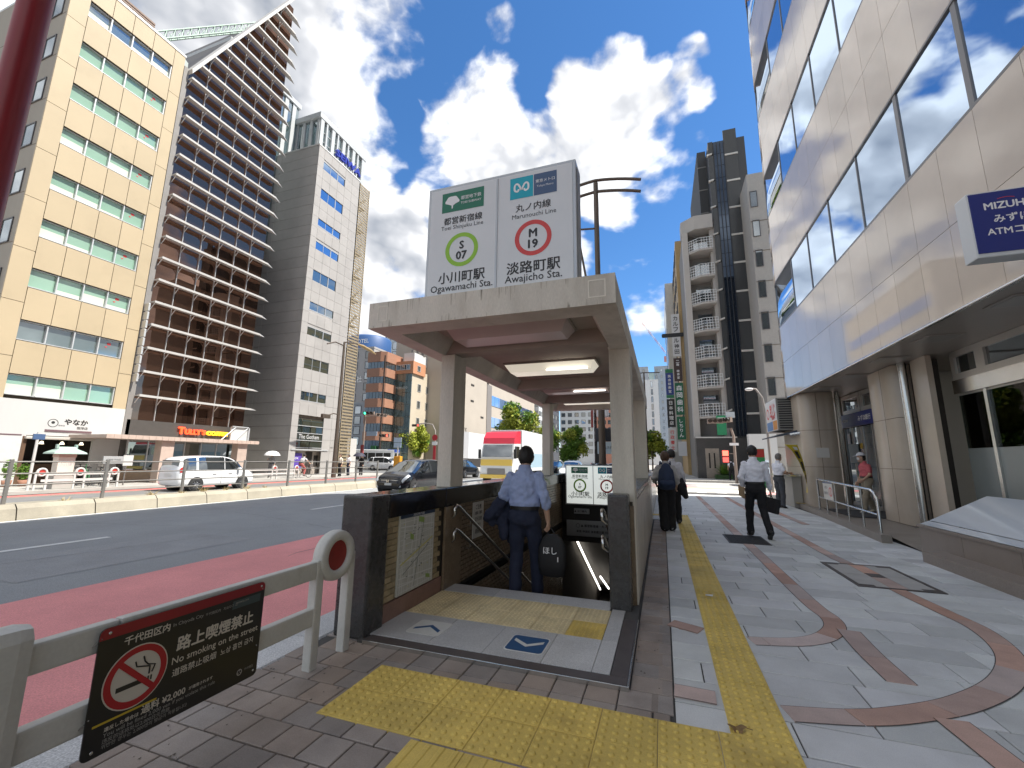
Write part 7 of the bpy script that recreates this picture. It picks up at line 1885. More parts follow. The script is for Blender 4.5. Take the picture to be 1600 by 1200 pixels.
MB().box((-1.08, 3.38, 1.15), (1.08, 3.42, 1.55), bev=.01).build('front_panel', LY, lorry); MB().box((-.6, 3.40, .62), (.6, 3.45, .98), bev=.01).build('grille', darksteel, lorry); MB().box((-1.1, 3.1, .35), (1.1, 3.45, .6), bev=.03).build('bumper', LY, lorry)
MB().box((-.9, -4.2, .45), (.9, 3.0, .74)).build('chassis', tyre, lorry)
place(lorry, (-10.1, 29.4, -.12), math.pi)
# bus and queue in the side street across the avenue
bus = thing('bus', 'white bus with a blue front top waiting in the side street across the avenue', 'bus', (0, 0, 0))
BB = mat('bus_blue', (.03, .07, .30), .4)
MB().box((-1.1, -3.6, .35), (1.1, 3.6, 2.75), bev=.10).build('body', LW, bus); MB().box((-1.08, 2.6, 2.35), (1.08, 3.62, 2.78), bev=.05).build('blue_top', BB, bus)
MB().box((-1.0, 3.6, 1.2), (1.0, 3.63, 2.3), bev=.02).build('windscreen', carglass, bus)
for s in (1, -1):
    for k in range(6): MB().box((s*1.102, -3.4+1.1*k, 1.35), (s*1.11, -3.4+1.1*k+1.0, 2.3)).build('window', carglass, bus)
    for y in (-2.2, 2.3): MB().lathe([(.0, -.12), (.40, -.12), (.42, 0), (.40, .12), (.0, .12)], (s*1.02, y, .42), seg=16, axis='x').build('wheel', tyre, bus)
    MB().box((s*.6, 3.6, .6), (s*.95, 3.64, .85)).build('headlight', lamp_w, bus)
place(bus, (-38.8, 51.3, -.12), R(-75))
t, patch, body = vehicle('minivan', 'silver minivan queueing beside the bus in the side street across the avenue', 'minivan', VAN, carsilver, wv, .31); dress_van(t, patch); place(t, (-35.2, 50.6, -.12), R(-70))
t2 = dup(t, (-33.6, 47.2, -.12), R(-80), 'white van in front of the bus in the side street across the avenue')
for c in t2.children:
    if c.name.split('.')[0] in ('body', 'mirror'): c.data = c.data.copy(); c.data.materials[0] = carwhite
t, patch, body = vehicle('hatchback', 'dark car with red tail lamps at the lorry, behind the canopy pillar', 'car', HAT, carblack, [(-1.2, -.75), (-1.2, .75), (1.25, -.75), (1.25, .75)], .30)
patch('windscreen', carglass, 5.3, 7.05, 6.1, 9, 4.7, 9, side=0); MB().box((-.55, -1.99, .95), (.55, -1.96, 1.35), bev=.02).build('rear_window', carglass, t)
for s in (1, -1): patch('tail_lamp', lamp_r, .4, 1.8, 2.7, 4.8, 2.7, 4.8, side=s, off=.02); patch('side_window', carglass, 2.3, 6.7, 4.15, 5.9, 4.12, 5.2, side=s)
place(t, (-16.3, 34.0, -.12), 0)
dup(t, (-11.5, 47.0, -.12), math.pi, 'dark car seen far under the canopy beyond the stairwell panel')
t, patch, body = vehicle('taxi', 'white saloon car seen far under the canopy left of the white station panel', 'car', HAT, carwhite, [(-1.2, -.75), (-1.2, .75), (1.25, -.75), (1.25, .75)], .30)
patch('windscreen', carglass, 5.3, 7.05, 6.1, 9, 4.7, 9, side=0); place(t, (-7.6, 38, -.12), math.pi)
t, patch, body = vehicle('delivery_van', 'small blue-grey van on the side street beyond the walking man', 'van', VAN, mat('van_blue_grey', (.25, .30, .36), .3, coat=.4), wv, .31); dress_van(t, patch); place(t, (6.1, 33.0, -.12), R(178))
# motor scooter at the kerb behind the entrance (dark shapes on the head wall)
# ================================================================== median with its fence
medc = mat('median_concrete', (.33, .30, .235), .85, var=.14, vscale=1.5, damt=.45, dscale=1.2, dark=(.20, .185, .15), fine=.1, fscale=60, obj=.06)
med = thing('median_kerb', 'long row of weathered concrete blocks along the middle of the avenue', 'median', (-15, 10, 0))
MB().box((-15.55, -30, -.14), (-14.62, 20.6, .20)).build('fill', medc, med)
mblk = MB()
mblk.prism([(-14.34, -.13), (-14.40, .14), (-14.50, .24), (-14.63, .24), (-14.63, -.13)], .012, 1.488, axis='y'); mm = mblk.mesh('block', medc)
for k in range(22): put('block', mm, med, (0, -12+1.5*k, 0))
mf = thing('median_fence', 'grey steel fence of posts and four thin rails on the median', 'fence', (-15, 10, .2))
fsteel = mat('fence_grey_steel', (.23, .22, .205), .45, metal=.5, var=.1, vscale=4)
py = [-8+2.13*k for k in range(7)]+[5.99, 7.93, 10.07, 12.25, 14.33, 16.53, 18.63, 20.4]
for y in py: MB().box((-15.035, y-.035, .15), (-14.965, y+.035, 1.28), bev=.008).build('post', fsteel, mf)
for z in (1.22, .93, .66, .42): MB().tube([(-15, -8, z), (-15, 20.4, z)], .019, seg=8).build('rail', fsteel, mf)
wd_ = mat('dry_weed', (.42, .32, .14), .8, var=.2, vscale=20)
for i, (y, s) in enumerate(((9.0, .22), (9.9, .16), (10.6, .26), (11.4, .2), (12.2, .24), (13.0, .16), (7.0, .14))):
    rr = random.Random(i); mb = MB()
    for k in range(40):
        a = rr.uniform(0, 6.28); l = s*rr.uniform(.5, 1.1); p = Vector((-14.72+rr.uniform(-.03, .03), y+rr.uniform(-.06, .06), .2)); q = p+Vector((math.cos(a)*l*.6, math.sin(a)*l*.9, l*rr.uniform(.4, .9))); n = Vector((-math.sin(a), math.cos(a), 0))*.008
        mb.quad([p-n, p+n, q+n*.3, q-n*.3])
    tag(mb.build('weed_tuft', wd_), ('small ' if s < .2 else 'spreading ')+'dry yellow weed at the median fence, '+('second', 'third', 'fourth', 'fifth', 'sixth', 'seventh', 'first')[i]+' along the row', 'weed', 'dry weeds along the median')
# ================================================================== far pavement furniture
gw_ = mat('guard_white', (.50, .50, .48), .5, var=.06)
gred = mat('reflector_bright_red', (.42, .04, .03), .4)
gf = thing('far_guardrail', 'white guardrail with red ring posts along the far kerb by the coffee bean shop', 'guardrail', (-23.7, 11.6, 0))
for y in (10.39, 11.61, 12.84): ring_post(gf, -23.7, y-.17, y+.17, (gw_, gred), .85)
for z in (.36, .62): MB().box((-23.72, 10.4, z-.05), (-23.68, 12.8, z+.05)).build('rail', gw_, gf)
gf = thing('far_guardrail', 'white guardrail with red ring posts at the foot of the grey tiled building', 'guardrail', (-23.7, 22.4, 0))
for y in (21.52, 23.29): ring_post(gf, -23.7, y-.17, y+.17, (gw_, gred), .85)
for z in (.36, .62): MB().box((-23.72, 18.6, z-.05), (-23.68, 23.2, z+.05)).build('rail', gw_, gf)
ms = thing('stone_marker', 'pale stone street marker with a small green tiled roof on a stone base', 'marker', (-24, 11.15, 0))
stn = mat('marker_stone', (.60, .53, .46), .7, var=.08); cu = mat('copper_green', (.30, .40, .36), .6, var=.15)
MB().box((-24.3, 10.78, 0), (-23.7, 11.5, .55), bev=.02).build('base', mat('marker_base', (.36, .34, .31), .8, var=.12), ms)
MB().box((-24.2, 10.87, .55), (-23.8, 11.42, 1.36), bev=.01).build('shaft', stn, ms); MB().box((-24.22, 10.85, 1.30), (-23.78, 11.44, 1.45)).build('collar', mat('marker_pink', (.45, .30, .25), .7), ms)
mb = MB(); mb.loft([[(-24.40, 10.60, 1.44), (-23.6, 10.60, 1.44), (-23.6, 11.70, 1.44), (-24.40, 11.70, 1.44)], [(-24.38, 10.62, 1.50), (-23.62, 10.62, 1.50), (-23.62, 11.68, 1.50), (-24.38, 11.68, 1.50)], [(-24.12, 10.85, 1.66), (-23.88, 10.85, 1.66), (-23.88, 11.45, 1.66), (-24.12, 11.45, 1.66)], [(-24.04, 10.86, 1.74), (-23.96, 10.86, 1.74), (-23.96, 11.44, 1.74), (-24.04, 11.44, 1.74)]], smooth=False); mb.build('roof', cu, ms)
for y in (10.84, 11.46): MB().box((-24.06, y-.04, 1.66), (-23.94, y+.04, 1.84), bev=.01).build('finial', cu, ms)
text('小川町', mat('engraving', (.3, .33, .36), .7), ms, (-23.795, 11.15, 1.0), height=.16, xdir=YA)
t = thing('white_sign_pole', 'slim white pole with a small blue plate at the far kerb', 'pole', (-23.8, 10.1, 0))
MB().tube([(-23.8, 10.1, 0), (-23.8, 10.1, 2.3)], .05, seg=8).build('pole', gw_, t); MB().box((-23.83, 9.95, 2.0), (-23.75, 10.3, 2.22)).build('plate', PN, t)
sb2 = thing('grey_notice_board', 'grey notice board on two legs at the far kerb left of the coffee shop', 'notice board', (-24.5, 13.2, 0))
MB().box((-24.53, 12.75, 1.02), (-24.47, 13.55, 1.36), bev=.01).build('board', mat('board_grey', (.33, .34, .34), .5), sb2); MB().box((-24.53, 13.55, .92), (-24.47, 13.95, 1.42)).build('side_board', gw_, sb2)
for y in (12.85, 13.7): MB().tube([(-24.5, y, 0), (-24.5, y, 1.05)], .03, seg=6).build('leg', darksteel, sb2)
text('ご案内 千代田', INK, sb2, (-24.465, 13.15, 1.2), width=.55, xdir=YA)
leafm = mat('leaf_green', (.11, .21, .025), .55, var=.35, vscale=2.5, spec=.4); leafy = mat('leaf_yellow_green', (.30, .34, .04), .55, var=.35, vscale=1.5, spec=.4); leafd = mat('leaf_dark', (.03, .07, .014), .6, var=.3, vscale=3); barkm = mat('bark', (.16, .13, .10), .9, var=.2, vscale=8, bump=.4, bscale=40)
def leaf_cloud(mb, c, r, n, size, rr, m=0):
    c = Vector(c)
    for k in range(n):
        d = Vector((rr.gauss(0, 1), rr.gauss(0, 1), rr.gauss(0, 1))).normalized()*(rr.random()**.45)
        p = c+Vector((d.x*r[0], d.y*r[1], d.z*r[2])); a = Vector((rr.gauss(0, 1), rr.gauss(0, 1), rr.gauss(0, .6))).normalized(); b = a.orthogonal().normalized(); b = (b*math.cos(rr.random()*6)+a.cross(b)*math.sin(rr.random()*6))
        s = size*rr.uniform(.6, 1.3); q = a*s*.5; w = b*s*.3
        mb.add([p-q, p-q*.1+w, p+q, p-q*.1-w], [(0, 1, 2, 3)], m)
for i, (y, s) in enumerate(((10.75, 1.0), (11.25, .85))):
    t = thing('potted_plant', ('taller feathery potted plant by the shop wall', 'shorter wispy potted plant next to it by the shop wall')[i], 'potted plant', (-27, y, 0), 'potted plants by the coffee bean shop')
    MB().lathe([(0, 0), (.13, 0), (.17, .28), (.14, .28), (0, .25)], (-27, y, 0), seg=14).build('pot', mat('terracotta', (.28, .14, .09), .8), t)
    mb = MB(); rr = random.Random(i); leaf_cloud(mb, (-27, y, .75*s), (.22, .22, .45*s), 260, .13, rr); mb.build('foliage', leafm, t)
MB_ = None
# ================================================================== trees
def tree(label, x, y, h, rx, ry, rz, cz, n, size, m, seed, group=None):
    rr = random.Random(seed); t = thing('tree', label, 'tree', (x, y, 0), group); t0 = MB()
    t0.tube([(x, y, -.05), (x+.05, y, cz*.4), (x-.03, y+.03, cz*.8), (x, y, cz+rz*.5)], [h*.022, h*.018, h*.014, h*.006], seg=8)
    cl_ = []
    for k in range(26):
        d = Vector((rr.gauss(0, 1), rr.gauss(0, 1), rr.gauss(0, 1))).normalized(); d *= rr.uniform(.45, .95)
        cl_.append(Vector((x+d.x*rx, y+d.y*ry, cz+d.z*rz)))
    for c in cl_[:12]: b0 = Vector((x, y, cz*.75+rr.uniform(0, rz*.5))); t0.tube([b0, b0.lerp(c, .5)+ZA*.1, c], [h*.008, h*.005, h*.002], seg=5)
    t0.build('trunk', barkm, t)
    mb = MB()
    for c in cl_: leaf_cloud(mb, c, (rx*.42, ry*.42, rz*.36), n//26, size, rr, 0 if rr.random() < .7 else 1)
    mb.build('crown', m, t); return t
tree('round yellow-green street tree at the far crossing left of the canopy pillar', -37.4, 60, 6.3, 2.3, 2.3, 2.5, 4.2, 9000, .36, [leafy, leafm], 1)
tree('pointed green street tree rising behind the lorry', -16.6, 50, 8.0, 2.4, 2.4, 3.0, 5.2, 9000, .36, [leafm, leafy], 2)
tree('small street tree right of the pointed one behind the lorry', -14.4, 56, 6.4, 1.8, 1.8, 2.0, 4.4, 5200, .32, [leafm, leafy], 3)
tree('green street tree seen under the far end of the canopy', -11.6, 58, 6.4, 2.1, 2.1, 2.5, 3.6, 8000, .34, [leafm, leafy], 4)
tree('low street tree beyond the right canopy pillar', -1.3, 62, 5.5, 1.8, 1.8, 1.8, 3.6, 5200, .34, [leafy, leafm], 5)
t = thing('spiky_shrub', 'spiky green shrub at the foot of the dark tower', 'shrub', (4.9, 40.9, 0)); rr = random.Random(9); mb = MB()
for k in range(160):
    a = rr.uniform(0, 6.28); e = rr.uniform(.2, 1.4); l = rr.uniform(.7, 1.4); p = Vector((4.9, 40.9, .35)); q = p+Vector((math.cos(a)*math.cos(e), math.sin(a)*math.cos(e), math.sin(e)))*l; n = Vector((-math.sin(a), math.cos(a), 0))*.035
    mb.quad([p-n, p+n, q+n*.1, q-n*.1])
mb.build('fronds', leafm, t); MB().box((4.2, 40.4, 0), (6.0, 41.4, .38), bev=.05).build('planting_bed', leafd, t)
# ================================================================== lamps and signals
lamp_br = mat('lamp_bronze', (.12, .095, .075), .45, metal=.5, var=.1)
sl_ = thing('street_lamp', 'tall bronze street lamp whose double curved arms reach out behind the station sign', 'street lamp', (-1.52, 11.9, 0))
X0, Y0 = -1.53, 11.9
MB().tube([(X0, Y0, 0), (X0, Y0, 4), (X0, Y0, 9.75)], [.10, .085, .07], seg=12).build('pole', lamp_br, sl_)
for z, e in ((9.72, 1.32), (9.34, 1.30)):
    pts = [(X0+e*u, Y0, z+.02-.16*u*u+.10*(1-abs(u))) for u in [k/6-1 for k in range(13)]]
    MB().tube(pts, .045, seg=8).build('arm', lamp_br, sl_)
MB().tube([(X0-.75, Y0, 9.3), (X0-.05, Y0, 4.8)], .035, seg=6).build('stay', lamp_br, sl_); MB().tube([(X0-1.0, Y0, 8.35), (X0, Y0, 8.25)], .03, seg=6).build('tie', lamp_br, sl_)
MB().box((X0-1.45, Y0-.14, 9.30), (X0-.75, Y0+.14, 9.42), bev=.04).build('lamp_head', lamp_br, sl_)
fl = thing('street_lamp', 'bronze street lamp with two arms at the far kerb before the mesh stair screen', 'street lamp', (-22.7, 25.75, 0))
MB().tube([(-22.7, 25.75, 0), (-22.7, 25.75, 3.2), (-22.7, 25.75, 10.2)], [.17, .14, .08], seg=12).build('pole', lamp_br, fl)
MB().tube([(-22.7, 25.7, 9.9), (-22.7, 24.8, 9.95), (-22.7, 24.0, 9.6)], .05, seg=8).build('arm', lamp_br, fl); MB().tube([(-22.7, 25.8, 10.2), (-22.7, 27.5, 10.5), (-22.7, 29.0, 10.4)], .05, seg=8).build('arm', lamp_br, fl)
mb = MB(); mb.loft([ering((-22.7, y, z), .16*s, .0+.001) if False else [(-22.7+.17*s*math.cos(a), y, z+.12*s*math.sin(a)) for a in [k*.785 for k in range(8)]] for (y, z, s) in ((27.2, 10.42, .3), (27.8, 10.42, 1), (28.8, 10.3, 1), (29.6, 10.15, .3))]); mb.build('lamp_head', mat('lamp_amber', (.35, .25, .12), .4), fl)
MB().tube([(-22.7, 25.7, 4.6), (-22.7, 25.2, 4.62), (-22.7, 24.7, 4.45)], .04, seg=8).build('arm', lamp_br, fl); MB().box((-22.82, 24.1, 4.2), (-22.58, 24.85, 4.5), bev=.05).build('lamp_head', lamp_br, fl)
sgh = mat('signal_housing', (.26, .20, .165), .5); sgk = mat('signal_black', (.02, .02, .02), .6); sgg = mat('signal_green', (.0, .35, .18), .4, emit=(.05, 1, .5), estr=1.2); sgr = mat('signal_red', (.5, .02, .02), .4, emit=(1, .08, .05), estr=1.3); sgo = mat('signal_dark_lens', (.06, .04, .03), .3)
def signal(par, c, lit_i, lit_m, xdir=XA, w=1.05, facing=-YA):
    """three round lenses in a row under hoods"""
    c = Vector(c); f = Vector(facing); x = Vector(xdir)
    mb = MB(); P = lambda a, b, d: c+x*a+ZA*b+f*d
    vs = [P(a, b, d) for d in (-.09, .09) for (a, b) in ((-w/2, -.17), (w/2, -.17), (w/2, .17), (-w/2, .17))]
    mb.add(vs, [(0, 1, 2, 3), (7, 6, 5, 4), (0, 4, 5, 1), (1, 5, 6, 2), (2, 6, 7, 3), (3, 7, 4, 0)]); h = mb.build('signal_head', sgh, par, recalc=True)
    for i in range(3):
        q = c+x*((i-1)*w*.32)+f*.095; mb = MB(); disc(mb, q, .125, x, ZA, seg=16); mb.build('lens', lit_m if i == lit_i else sgo, h)
        mb = MB(); rg = [[q+x*(.145*math.cos(a))+ZA*(.145*math.sin(a))+f*d for a in [R(-20+220*k/10) for k in range(11)]] for d in (0, .16)]; mb.loft(rg, caps=False, closed=False); mb.build('hood', sgk, h)
s1 = thing('traffic_signal', 'traffic signal on a far brown pole showing green over the bus', 'traffic signal', (-31.4, 40.5, 0))
MB().tube([(-31.9, 40.5, 0), (-31.9, 40.5, 6.6)], .10, seg=10).build('pole', sgh, s1); MB().tube([(-31.9, 40.5, 6.1), (-28.6, 40.3, 6.2)], .05, seg=8).build('arm', sgh, s1)
signal(s1, (-31.2, 40.2, 6.45), 0, sgg, xdir=(1, .15, 0), w=1.3); signal(s1, (-29.6, 40.3, 6.2), 5, sgr, xdir=(.5, .86, 0), w=1.3, facing=(.86, -.5, 0))
MB().box((-31.5, 40.4, 3.9), (-30.1, 40.45, 4.4)).build('street_name_plate', mat('plate_blue_white', (.35, .45, .58), .5), s1)
signal(s1, (-29.0, 40.3, 3.9), 2, sgr, xdir=(1, .1, 0), w=1.2)
mb = MB().box((-32.05, 40.25, 1.9), (-31.75, 40.45, 2.9)); mb.build('pedestrian_head', mat('ped_red', (.30, .04, .04), .5), s1)
s2 = thing('traffic_signal', 'curved red-topped signal mast in front of the hoarding left of the canopy pillar', 'traffic signal', (-29.6, 52, 0))
mast = mat('mast_grey', (.30, .27, .25), .5); stopred = mat('stop_red', (.45, .03, .04), .5)
MB().tube([(-29.2, 52, 0), (-29.2, 52, 5.2), (-29.7, 52, 6.1), (-30.9, 52, 6.3), (-32.2, 52, 6.2)], .07, seg=8).build('mast', mast, s2)
signal(s2, (-32.2, 51.8, 6.0), 2, sgr, w=1.2); MB().box((-29.4, 51.88, 1.2), (-29.0, 51.92, 3.2)).build('banner', stopred, s2)
mb = MB(); disc(mb, (-29.2, 51.88, 4.3), .42, XA, ZA, seg=24); mb.build('round_sign', stopred, s2); MB().box((-29.6, 51.88, 3.3), (-28.8, 51.92, 3.75)).build('sub_plate', PW, s2)
t = thing('utility_box', 'orange roadside box under a pale blue direction plate at the far crossing', 'utility box', (-26.2, 39, 0))
orm = mat('box_orange', (.62, .28, .02), .5, var=.08); MB().box((-26.55, 38.7, 0), (-25.85, 39.3, 1.65), bev=.05).build('cabinet', orm, t); MB().box((-26.0, 38.6, 1.1), (-25.72, 38.75, 1.7), bev=.03).build('side_lamp', orm, t)
MB().tube([(-26.3, 39, 1.6), (-26.3, 39, 2.7)], .07, seg=8).build('post', gw_, t); MB().box((-26.8, 38.95, 2.55), (-25.9, 39.0, 3.05)).build('direction_plate', mat('plate_blue_white', (.35, .45, .58), .5), t); MB().box((-26.8, 38.94, 3.1), (-25.9, 38.99, 3.6)).build('direction_plate', mat('plate_blue_white', (.35, .45, .58), .5), t)
s3 = thing('traffic_signal', 'brown traffic signals with a red walk light across the side street', 'traffic signal', (4.7, 33, 0))
MB().tube([(4.70, 33, 0), (4.72, 33, 3.2), (4.55, 33, 3.9), (4.3, 33, 4.3)], [.10, .09, .07, .05], seg=10).build('pole', sgh, s3)
signal(s3, (3.6, 32.8, 4.25), 5, sgr, w=1.0); signal(s3, (4.35, 32.8, 4.3), 5, sgr, xdir=(.5, -.86, 0), w=.9, facing=(-.86, -.5, 0)); MB().box((4.3, 32.7, 4.45), (4.85, 32.8, 4.85)).build('number_plate', mat('plate_pale_blue', (.5, .55, .58), .5), s3); MB().box((4.35, 32.75, 3.75), (4.75, 32.95, 4.2)).build('side_head', sgk, s3)
pd = MB().box((3.85, 32.8, 1.35), (4.35, 32.98, 2.25), bev=.03).build('walk_light', sgk, s3)
MB().box((3.92, 32.78, 1.85), (4.28, 32.795, 2.2)).build('lens', sgr, pd); MB().box((3.92, 32.78, 1.42), (4.28, 32.795, 1.75)).build('lens', mat('ped_dim_red', (.3, .03, .03), .4, emit=(1, .1, .08), estr=.5), pd); MB().tube([(4.35, 32.9, 2.0), (4.70, 33, 2.0)], .03, seg=6).build('bracket', sgh, s3)
MB().box((4.4, 32.7, 2.55), (4.95, 32.8, 2.72)).build('camera', PW, s3)
l2 = thing('street_lamp', 'grey swan-neck street lamp behind the lottery booth sign', 'street lamp', (4.9, 24, 0))
MB().tube([(4.95, 24, 0), (4.95, 24, 3.6), (4.85, 24, 4.6), (4.6, 24, 5.05), (4.35, 24, 5.1)], [.07, .06, .05, .045, .04], seg=10).build('pole', mast, l2); MB().ball((4.3, 24, 5.05), (.2, .12, .08)).build('lamp_head', PW, l2)
l3 = thing('street_lamp', 'T-shaped street lamp far down the avenue beside the canopy', 'street lamp', (-1.85, 60, 0))
MB().tube([(-1.85, 60, 0), (-1.85, 60, 13.3)], [.16, .09], seg=8).build('pole', lamp_br, l3); MB().tube([(-3.6, 60, 13.2), (-1.85, 60, 13.4), (.2, 60, 13.3)], .07, seg=6).build('arm', lamp_br, l3); MB().tube([(-3.4, 60, 11.2), (-1.85, 60, 11.4)], .05, seg=6).build('arm', lamp_br, l3); MB().tube([(-2.5, 60, 5.2), (-.6, 60, 5.2)], .05, seg=6).build('arm', lamp_br, l3)
# pier of signs behind the entrance (seen between the pillars)
kb_ = thing('bus_stop_pylon', 'dark bus stop pylon with a pale blue panel standing behind the white station panel', 'bus stop', (-1.3, 12.4, 0))
MB().box((-1.78, 12.3, 1.95), (-.95, 12.5, 2.32), bev=.02).build('header', mat('pylon_navy', (.02, .025, .035), .4), kb_); MB().box((-1.72, 12.32, 1.60), (-1.0, 12.4, 1.94)).build('panel', mat('panel_pale_blue', (.50, .62, .68), .4), kb_)
for x in (-1.74, -.98): MB().box((x-.05, 12.33, 0), (x+.05, 12.45, 1.95)).build('post', sgk, kb_)
text('バスのりば', INK, kb_, (-1.34, 12.315, 1.78), width=.42)
MB().box((-1.9, 12.4, 2.35), (-1.84, 12.46, 3.1)).build('red_marker', mat('marker_red', (.3, .05, .04), .5), kb_); MB().box((-1.75, 12.45, 2.66), (-1.42, 12.7, 2.92), bev=.03).build('camera_box', PW, kb_); MB().box((-1.0, 12.5, 2.4), (-.72, 12.7, 3.0), bev=.03).build('equipment_box', PW, kb_)
for i, x in enumerate((-1.6, -1.25)):
    t = thing('scooter', 'dark motor scooter parked behind the station panel, %s one' % ('left', 'right')[i], 'scooter', (x, 11.6, 0), 'scooters behind the entrance')
    mb = MB(); limb(mb, [(x, 11.0, .75), (x, 11.9, .78)], [.14, .17]); limb(mb, [(x, 12.1, .5), (x, 12.35, 1.2)], [.12, .10]); mb.ball((x, 11.55, 1.15), (.15, .3, .2)); mb.build('body', carblack, t)
    MB().tube([(x-.3, 12.25, 1.33), (x, 12.35, 1.25), (x+.3, 12.25, 1.33)], .025, seg=6).build('handlebar', chrome, t)
    for y in (11.0, 12.4): MB().lathe([(0, -.05), (.25, -.05), (.27, 0), (.25, .05), (0, .05)], (x, y, .27), seg=14, axis='x').build('wheel', tyre, t)
# ================================================================== lottery booth at the bank's corner
lb = thing('corner_booth', 'ticket booth with a big yellow curved banner at the rounded corner of the bank', 'booth', (4.1, 17.4, 0))
yb_ = mat('banner_yellow', (.62, .48, .03), .5, var=.08, vscale=3)
BL = [(3.62, 1.97), (3.70, 1.92), (3.82, 1.78), (3.97, 1.46), (4.08, 1.05), (4.12, .75), (4.12, .52)]
BRt = [(4.02, 1.97), (4.04, 1.90), (4.07, 1.76), (4.14, 1.44), (4.18, 1.05), (4.17, .75), (4.13, .52)]
mb = MB()
mb.loft([[(a_[0], 15.52, a_[1]), (b_[0], 15.70, b_[1]), (b_[0], 15.712, b_[1]), (a_[0], 15.532, a_[1]+.004)] for a_, b_ in zip(BL, BRt)], smooth=False); mb.build('curved_banner', yb_, lb, recalc=True)
for (i, f0, f1, m) in ((1, .45, .85, PW), (2, .25, .7, INK), (3, .3, .75, INK), (4, .3, .7, INK)):
    q = lambda u, f: (BL[u][0]+(BRt[u][0]-BL[u][0])*f, 15.505+.18*f, BL[u][1]+(BRt[u][1]-BL[u][1])*f)
    lerp = lambda p_, r__, t_: tuple(p_[n_]+(r__[n_]-p_[n_])*t_ for n_ in range(3))
    MB().quad([q(i, f0), q(i, f1), lerp(q(i, f1), q(i+1, f1), .7), lerp(q(i, f0), q(i+1, f0), .7)]).build('print', m, lb)
MB().box((3.95, 16.4, 0), (4.2, 18.0, 1.05)).build('counter', mat('booth_grey', (.38, .36, .32), .6), lb); MB().box((3.7, 16.3, .98), (4.2, 18.0, 1.03)).build('shelf', steel, lb)
MB().add([(3.55, 16.3, 2.28), (4.3, 16.3, 2.5), (4.3, 18.2, 2.5), (3.55, 18.2, 2.28), (3.55, 16.3, 2.24), (4.3, 16.3, 2.40), (4.3, 18.2, 2.40), (3.55, 18.2, 2.24)], [(0, 1, 2, 3), (7, 6, 5, 4), (0, 4, 5, 1), (1, 5, 6, 2), (2, 6, 7, 3), (3, 7, 4, 0)]).build('canopy', mat('canopy_slate', (.06, .075, .10), .5), lb)
MB().tube([(4.0, 16.25, 2.32), (4.4, 16.0, 2.38)], .06, seg=8).build('roller', steel, lb)
t = tag(MB().box((4.05, 17.5, 1.06), (4.15, 17.7, 1.35), bev=.03).build('booth_seller', mat('seller_beige', (.42, .36, .28), .8)), 'beige figure-sized bust shape behind the booth counter', 'seller') if False else None
sx = thing('booth_sign_box', 'white lit sign box with red writing and a louvred grey side above the booth', 'sign', (4.0, 17.5, 2.4))
MB().box((3.78, 16.72, 2.50), (4.38, 18.3, 3.62), bev=.01).build('case', mat('louvre_grey', (.24, .23, .21), .5), sx)
MB().box((3.765, 16.74, 2.52), (3.78, 18.28, 3.60)).build('face', mat('booth_sign_white', (.72, .70, .68), .4), sx)
for k in range(13): MB().add([(3.83, 16.70, 2.56+.08*k), (4.34, 16.70, 2.56+.08*k), (4.34, 16.722, 2.61+.08*k), (3.83, 16.722, 2.61+.08*k)], [(0, 1, 2, 3)]).build('louvre', sgk, sx)
text('宝くじ', PR, sx, (3.762, 17.25, 3.25), width=.75, height=.5, xdir=(0, -1, 0), bold=.05); text('発売中', PR, sx, (3.762, 17.2, 2.98), width=.5, xdir=(0, -1, 0), bold=.05)
mb = MB(); ring(mb, (3.762, 17.95, 3.15), .14, .2, YA, ZA, seg=20); mb.build('mark', PR, sx)
MB().box((3.76, 16.76, 2.54), (3.765, 17.3, 2.85)).build('orange_panel', mat('print_orange', (.65, .25, .03), .5), sx); MB().box((3.76, 17.35, 2.54), (3.765, 18.2, 2.85)).build('blue_panel', mat('print_sky', (.10, .22, .45), .5), sx)
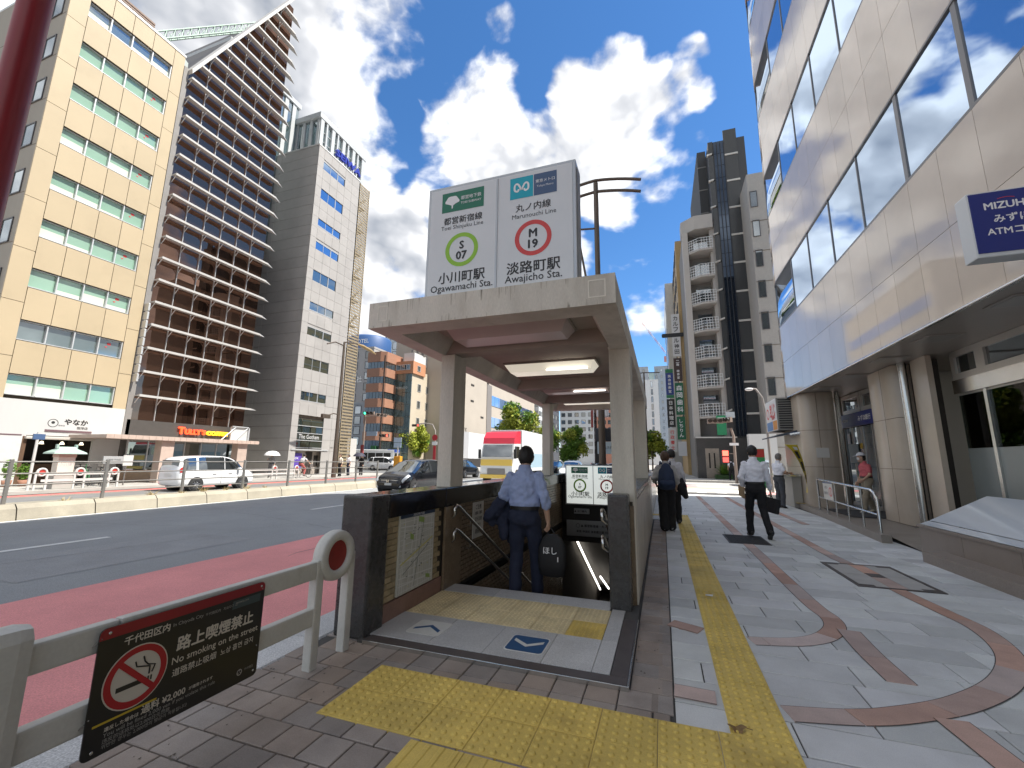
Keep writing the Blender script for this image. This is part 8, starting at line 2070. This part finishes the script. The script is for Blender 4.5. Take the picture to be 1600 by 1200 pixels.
for i, (x, y, c2, lab) in enumerate(((3.55, 19.3, (.05, .32, .10), 'green and red booth banner flag, the nearer of the two'), (3.75, 20.4, (.50, .04, .05), 'red booth banner flag, the farther of the two'))):
    t = thing('banner_flag', lab, 'banner', (x, y, 0), 'banner flags at the booth')
    MB().tube([(x-.25, y, 0), (x-.25, y, 2.0)], .018, seg=6).build('pole', gw_, t); MB().box((x-.24, y-.006, .45), (x+.25, y+.006, 1.95)).build('cloth', mat('flag_%d' % i, c2, .7, var=.3, vscale=6), t)
    MB().box((x-.23, y-.012, 1.62), (x+.24, y-.007, 1.93)).build('heading', mat('flag_red', (.55, .05, .04), .6), t); MB().box((x-.16, y-.012, .9), (x+.17, y-.007, 1.3)).build('patch', mat('flag_pale', (.55, .6, .5), .6), t)
    MB().lathe([(0, 0), (.16, 0), (.14, .06), (0, .06)], (x-.25, y, 0), seg=12).build('foot', sgk, t)
t = tag(MB().tube([(3.9, 16.2, 0), (3.9, 16.2, 1.0)], .012, seg=6).build('post', steel), 'thin post', 'post') if False else None
# yellow guide block strip at the ramp head
MB().box((4.0, 16.3, .141), (4.24, 16.66, .150)).build('warning_strip', mat('tactile_yellow', (.52, .345, .055)), bank)
# fallen leaf and paper scrap
lf = MB(); c = Vector((.30, 2.80, .018)); pts = []
for k in range(14):
    a = 2*math.pi*k/14; r = .045*(1 if k % 2 == 0 else .68)*(1.25 if k in (0, 13, 1) else 1); pts.append(c+Vector((math.cos(a)*r, math.sin(a)*r*.8, .014*math.sin(a*2+1))))
lf.add([c+ZA*.004]+pts, [(0, 1+k, 1+(k+1) % 14) for k in range(14)]); lf.tube([c+Vector((.05, 0, .006)), c+Vector((.08, -.015, .01))], .002, seg=4)
tag(lf.build('fallen_leaf', mat('dry_leaf', (.20, .12, .045), .7, var=.3, vscale=40)), 'curled brown leaf lying on the yellow tactile paving', 'leaf')
tag(MB().add([(.36, 5.25, .013), (.43, 5.23, .014), (.44, 5.27, .022), (.37, 5.29, .013)], [(0, 1, 2, 3)]).build('paper_scrap', mat('scrap_white', (.7, .7, .68), .8)), 'small white paper scrap on the yellow strip', 'litter')
dr = MB(); rr = random.Random(21)
for k in range(90):
    x, y = rr.choice(((rr.uniform(-2.6, -1.9), rr.uniform(2.2, 3.2)), (rr.uniform(-2.55, -2.2), rr.uniform(.6, 2.6)), (rr.uniform(-.25, 0), rr.uniform(3.0, 8)))); s = rr.uniform(.003, .009)
    dr.add([(x-s, y-s*.6, .002), (x+s, y-s*.4, .002), (x+s*.3, y+s, .006), (x-s*.7, y+s*.7, .003)], [(0, 1, 2, 3)])
o = stuff(dr.build('debris', mat('grit', (.12, .10, .08), .9)))
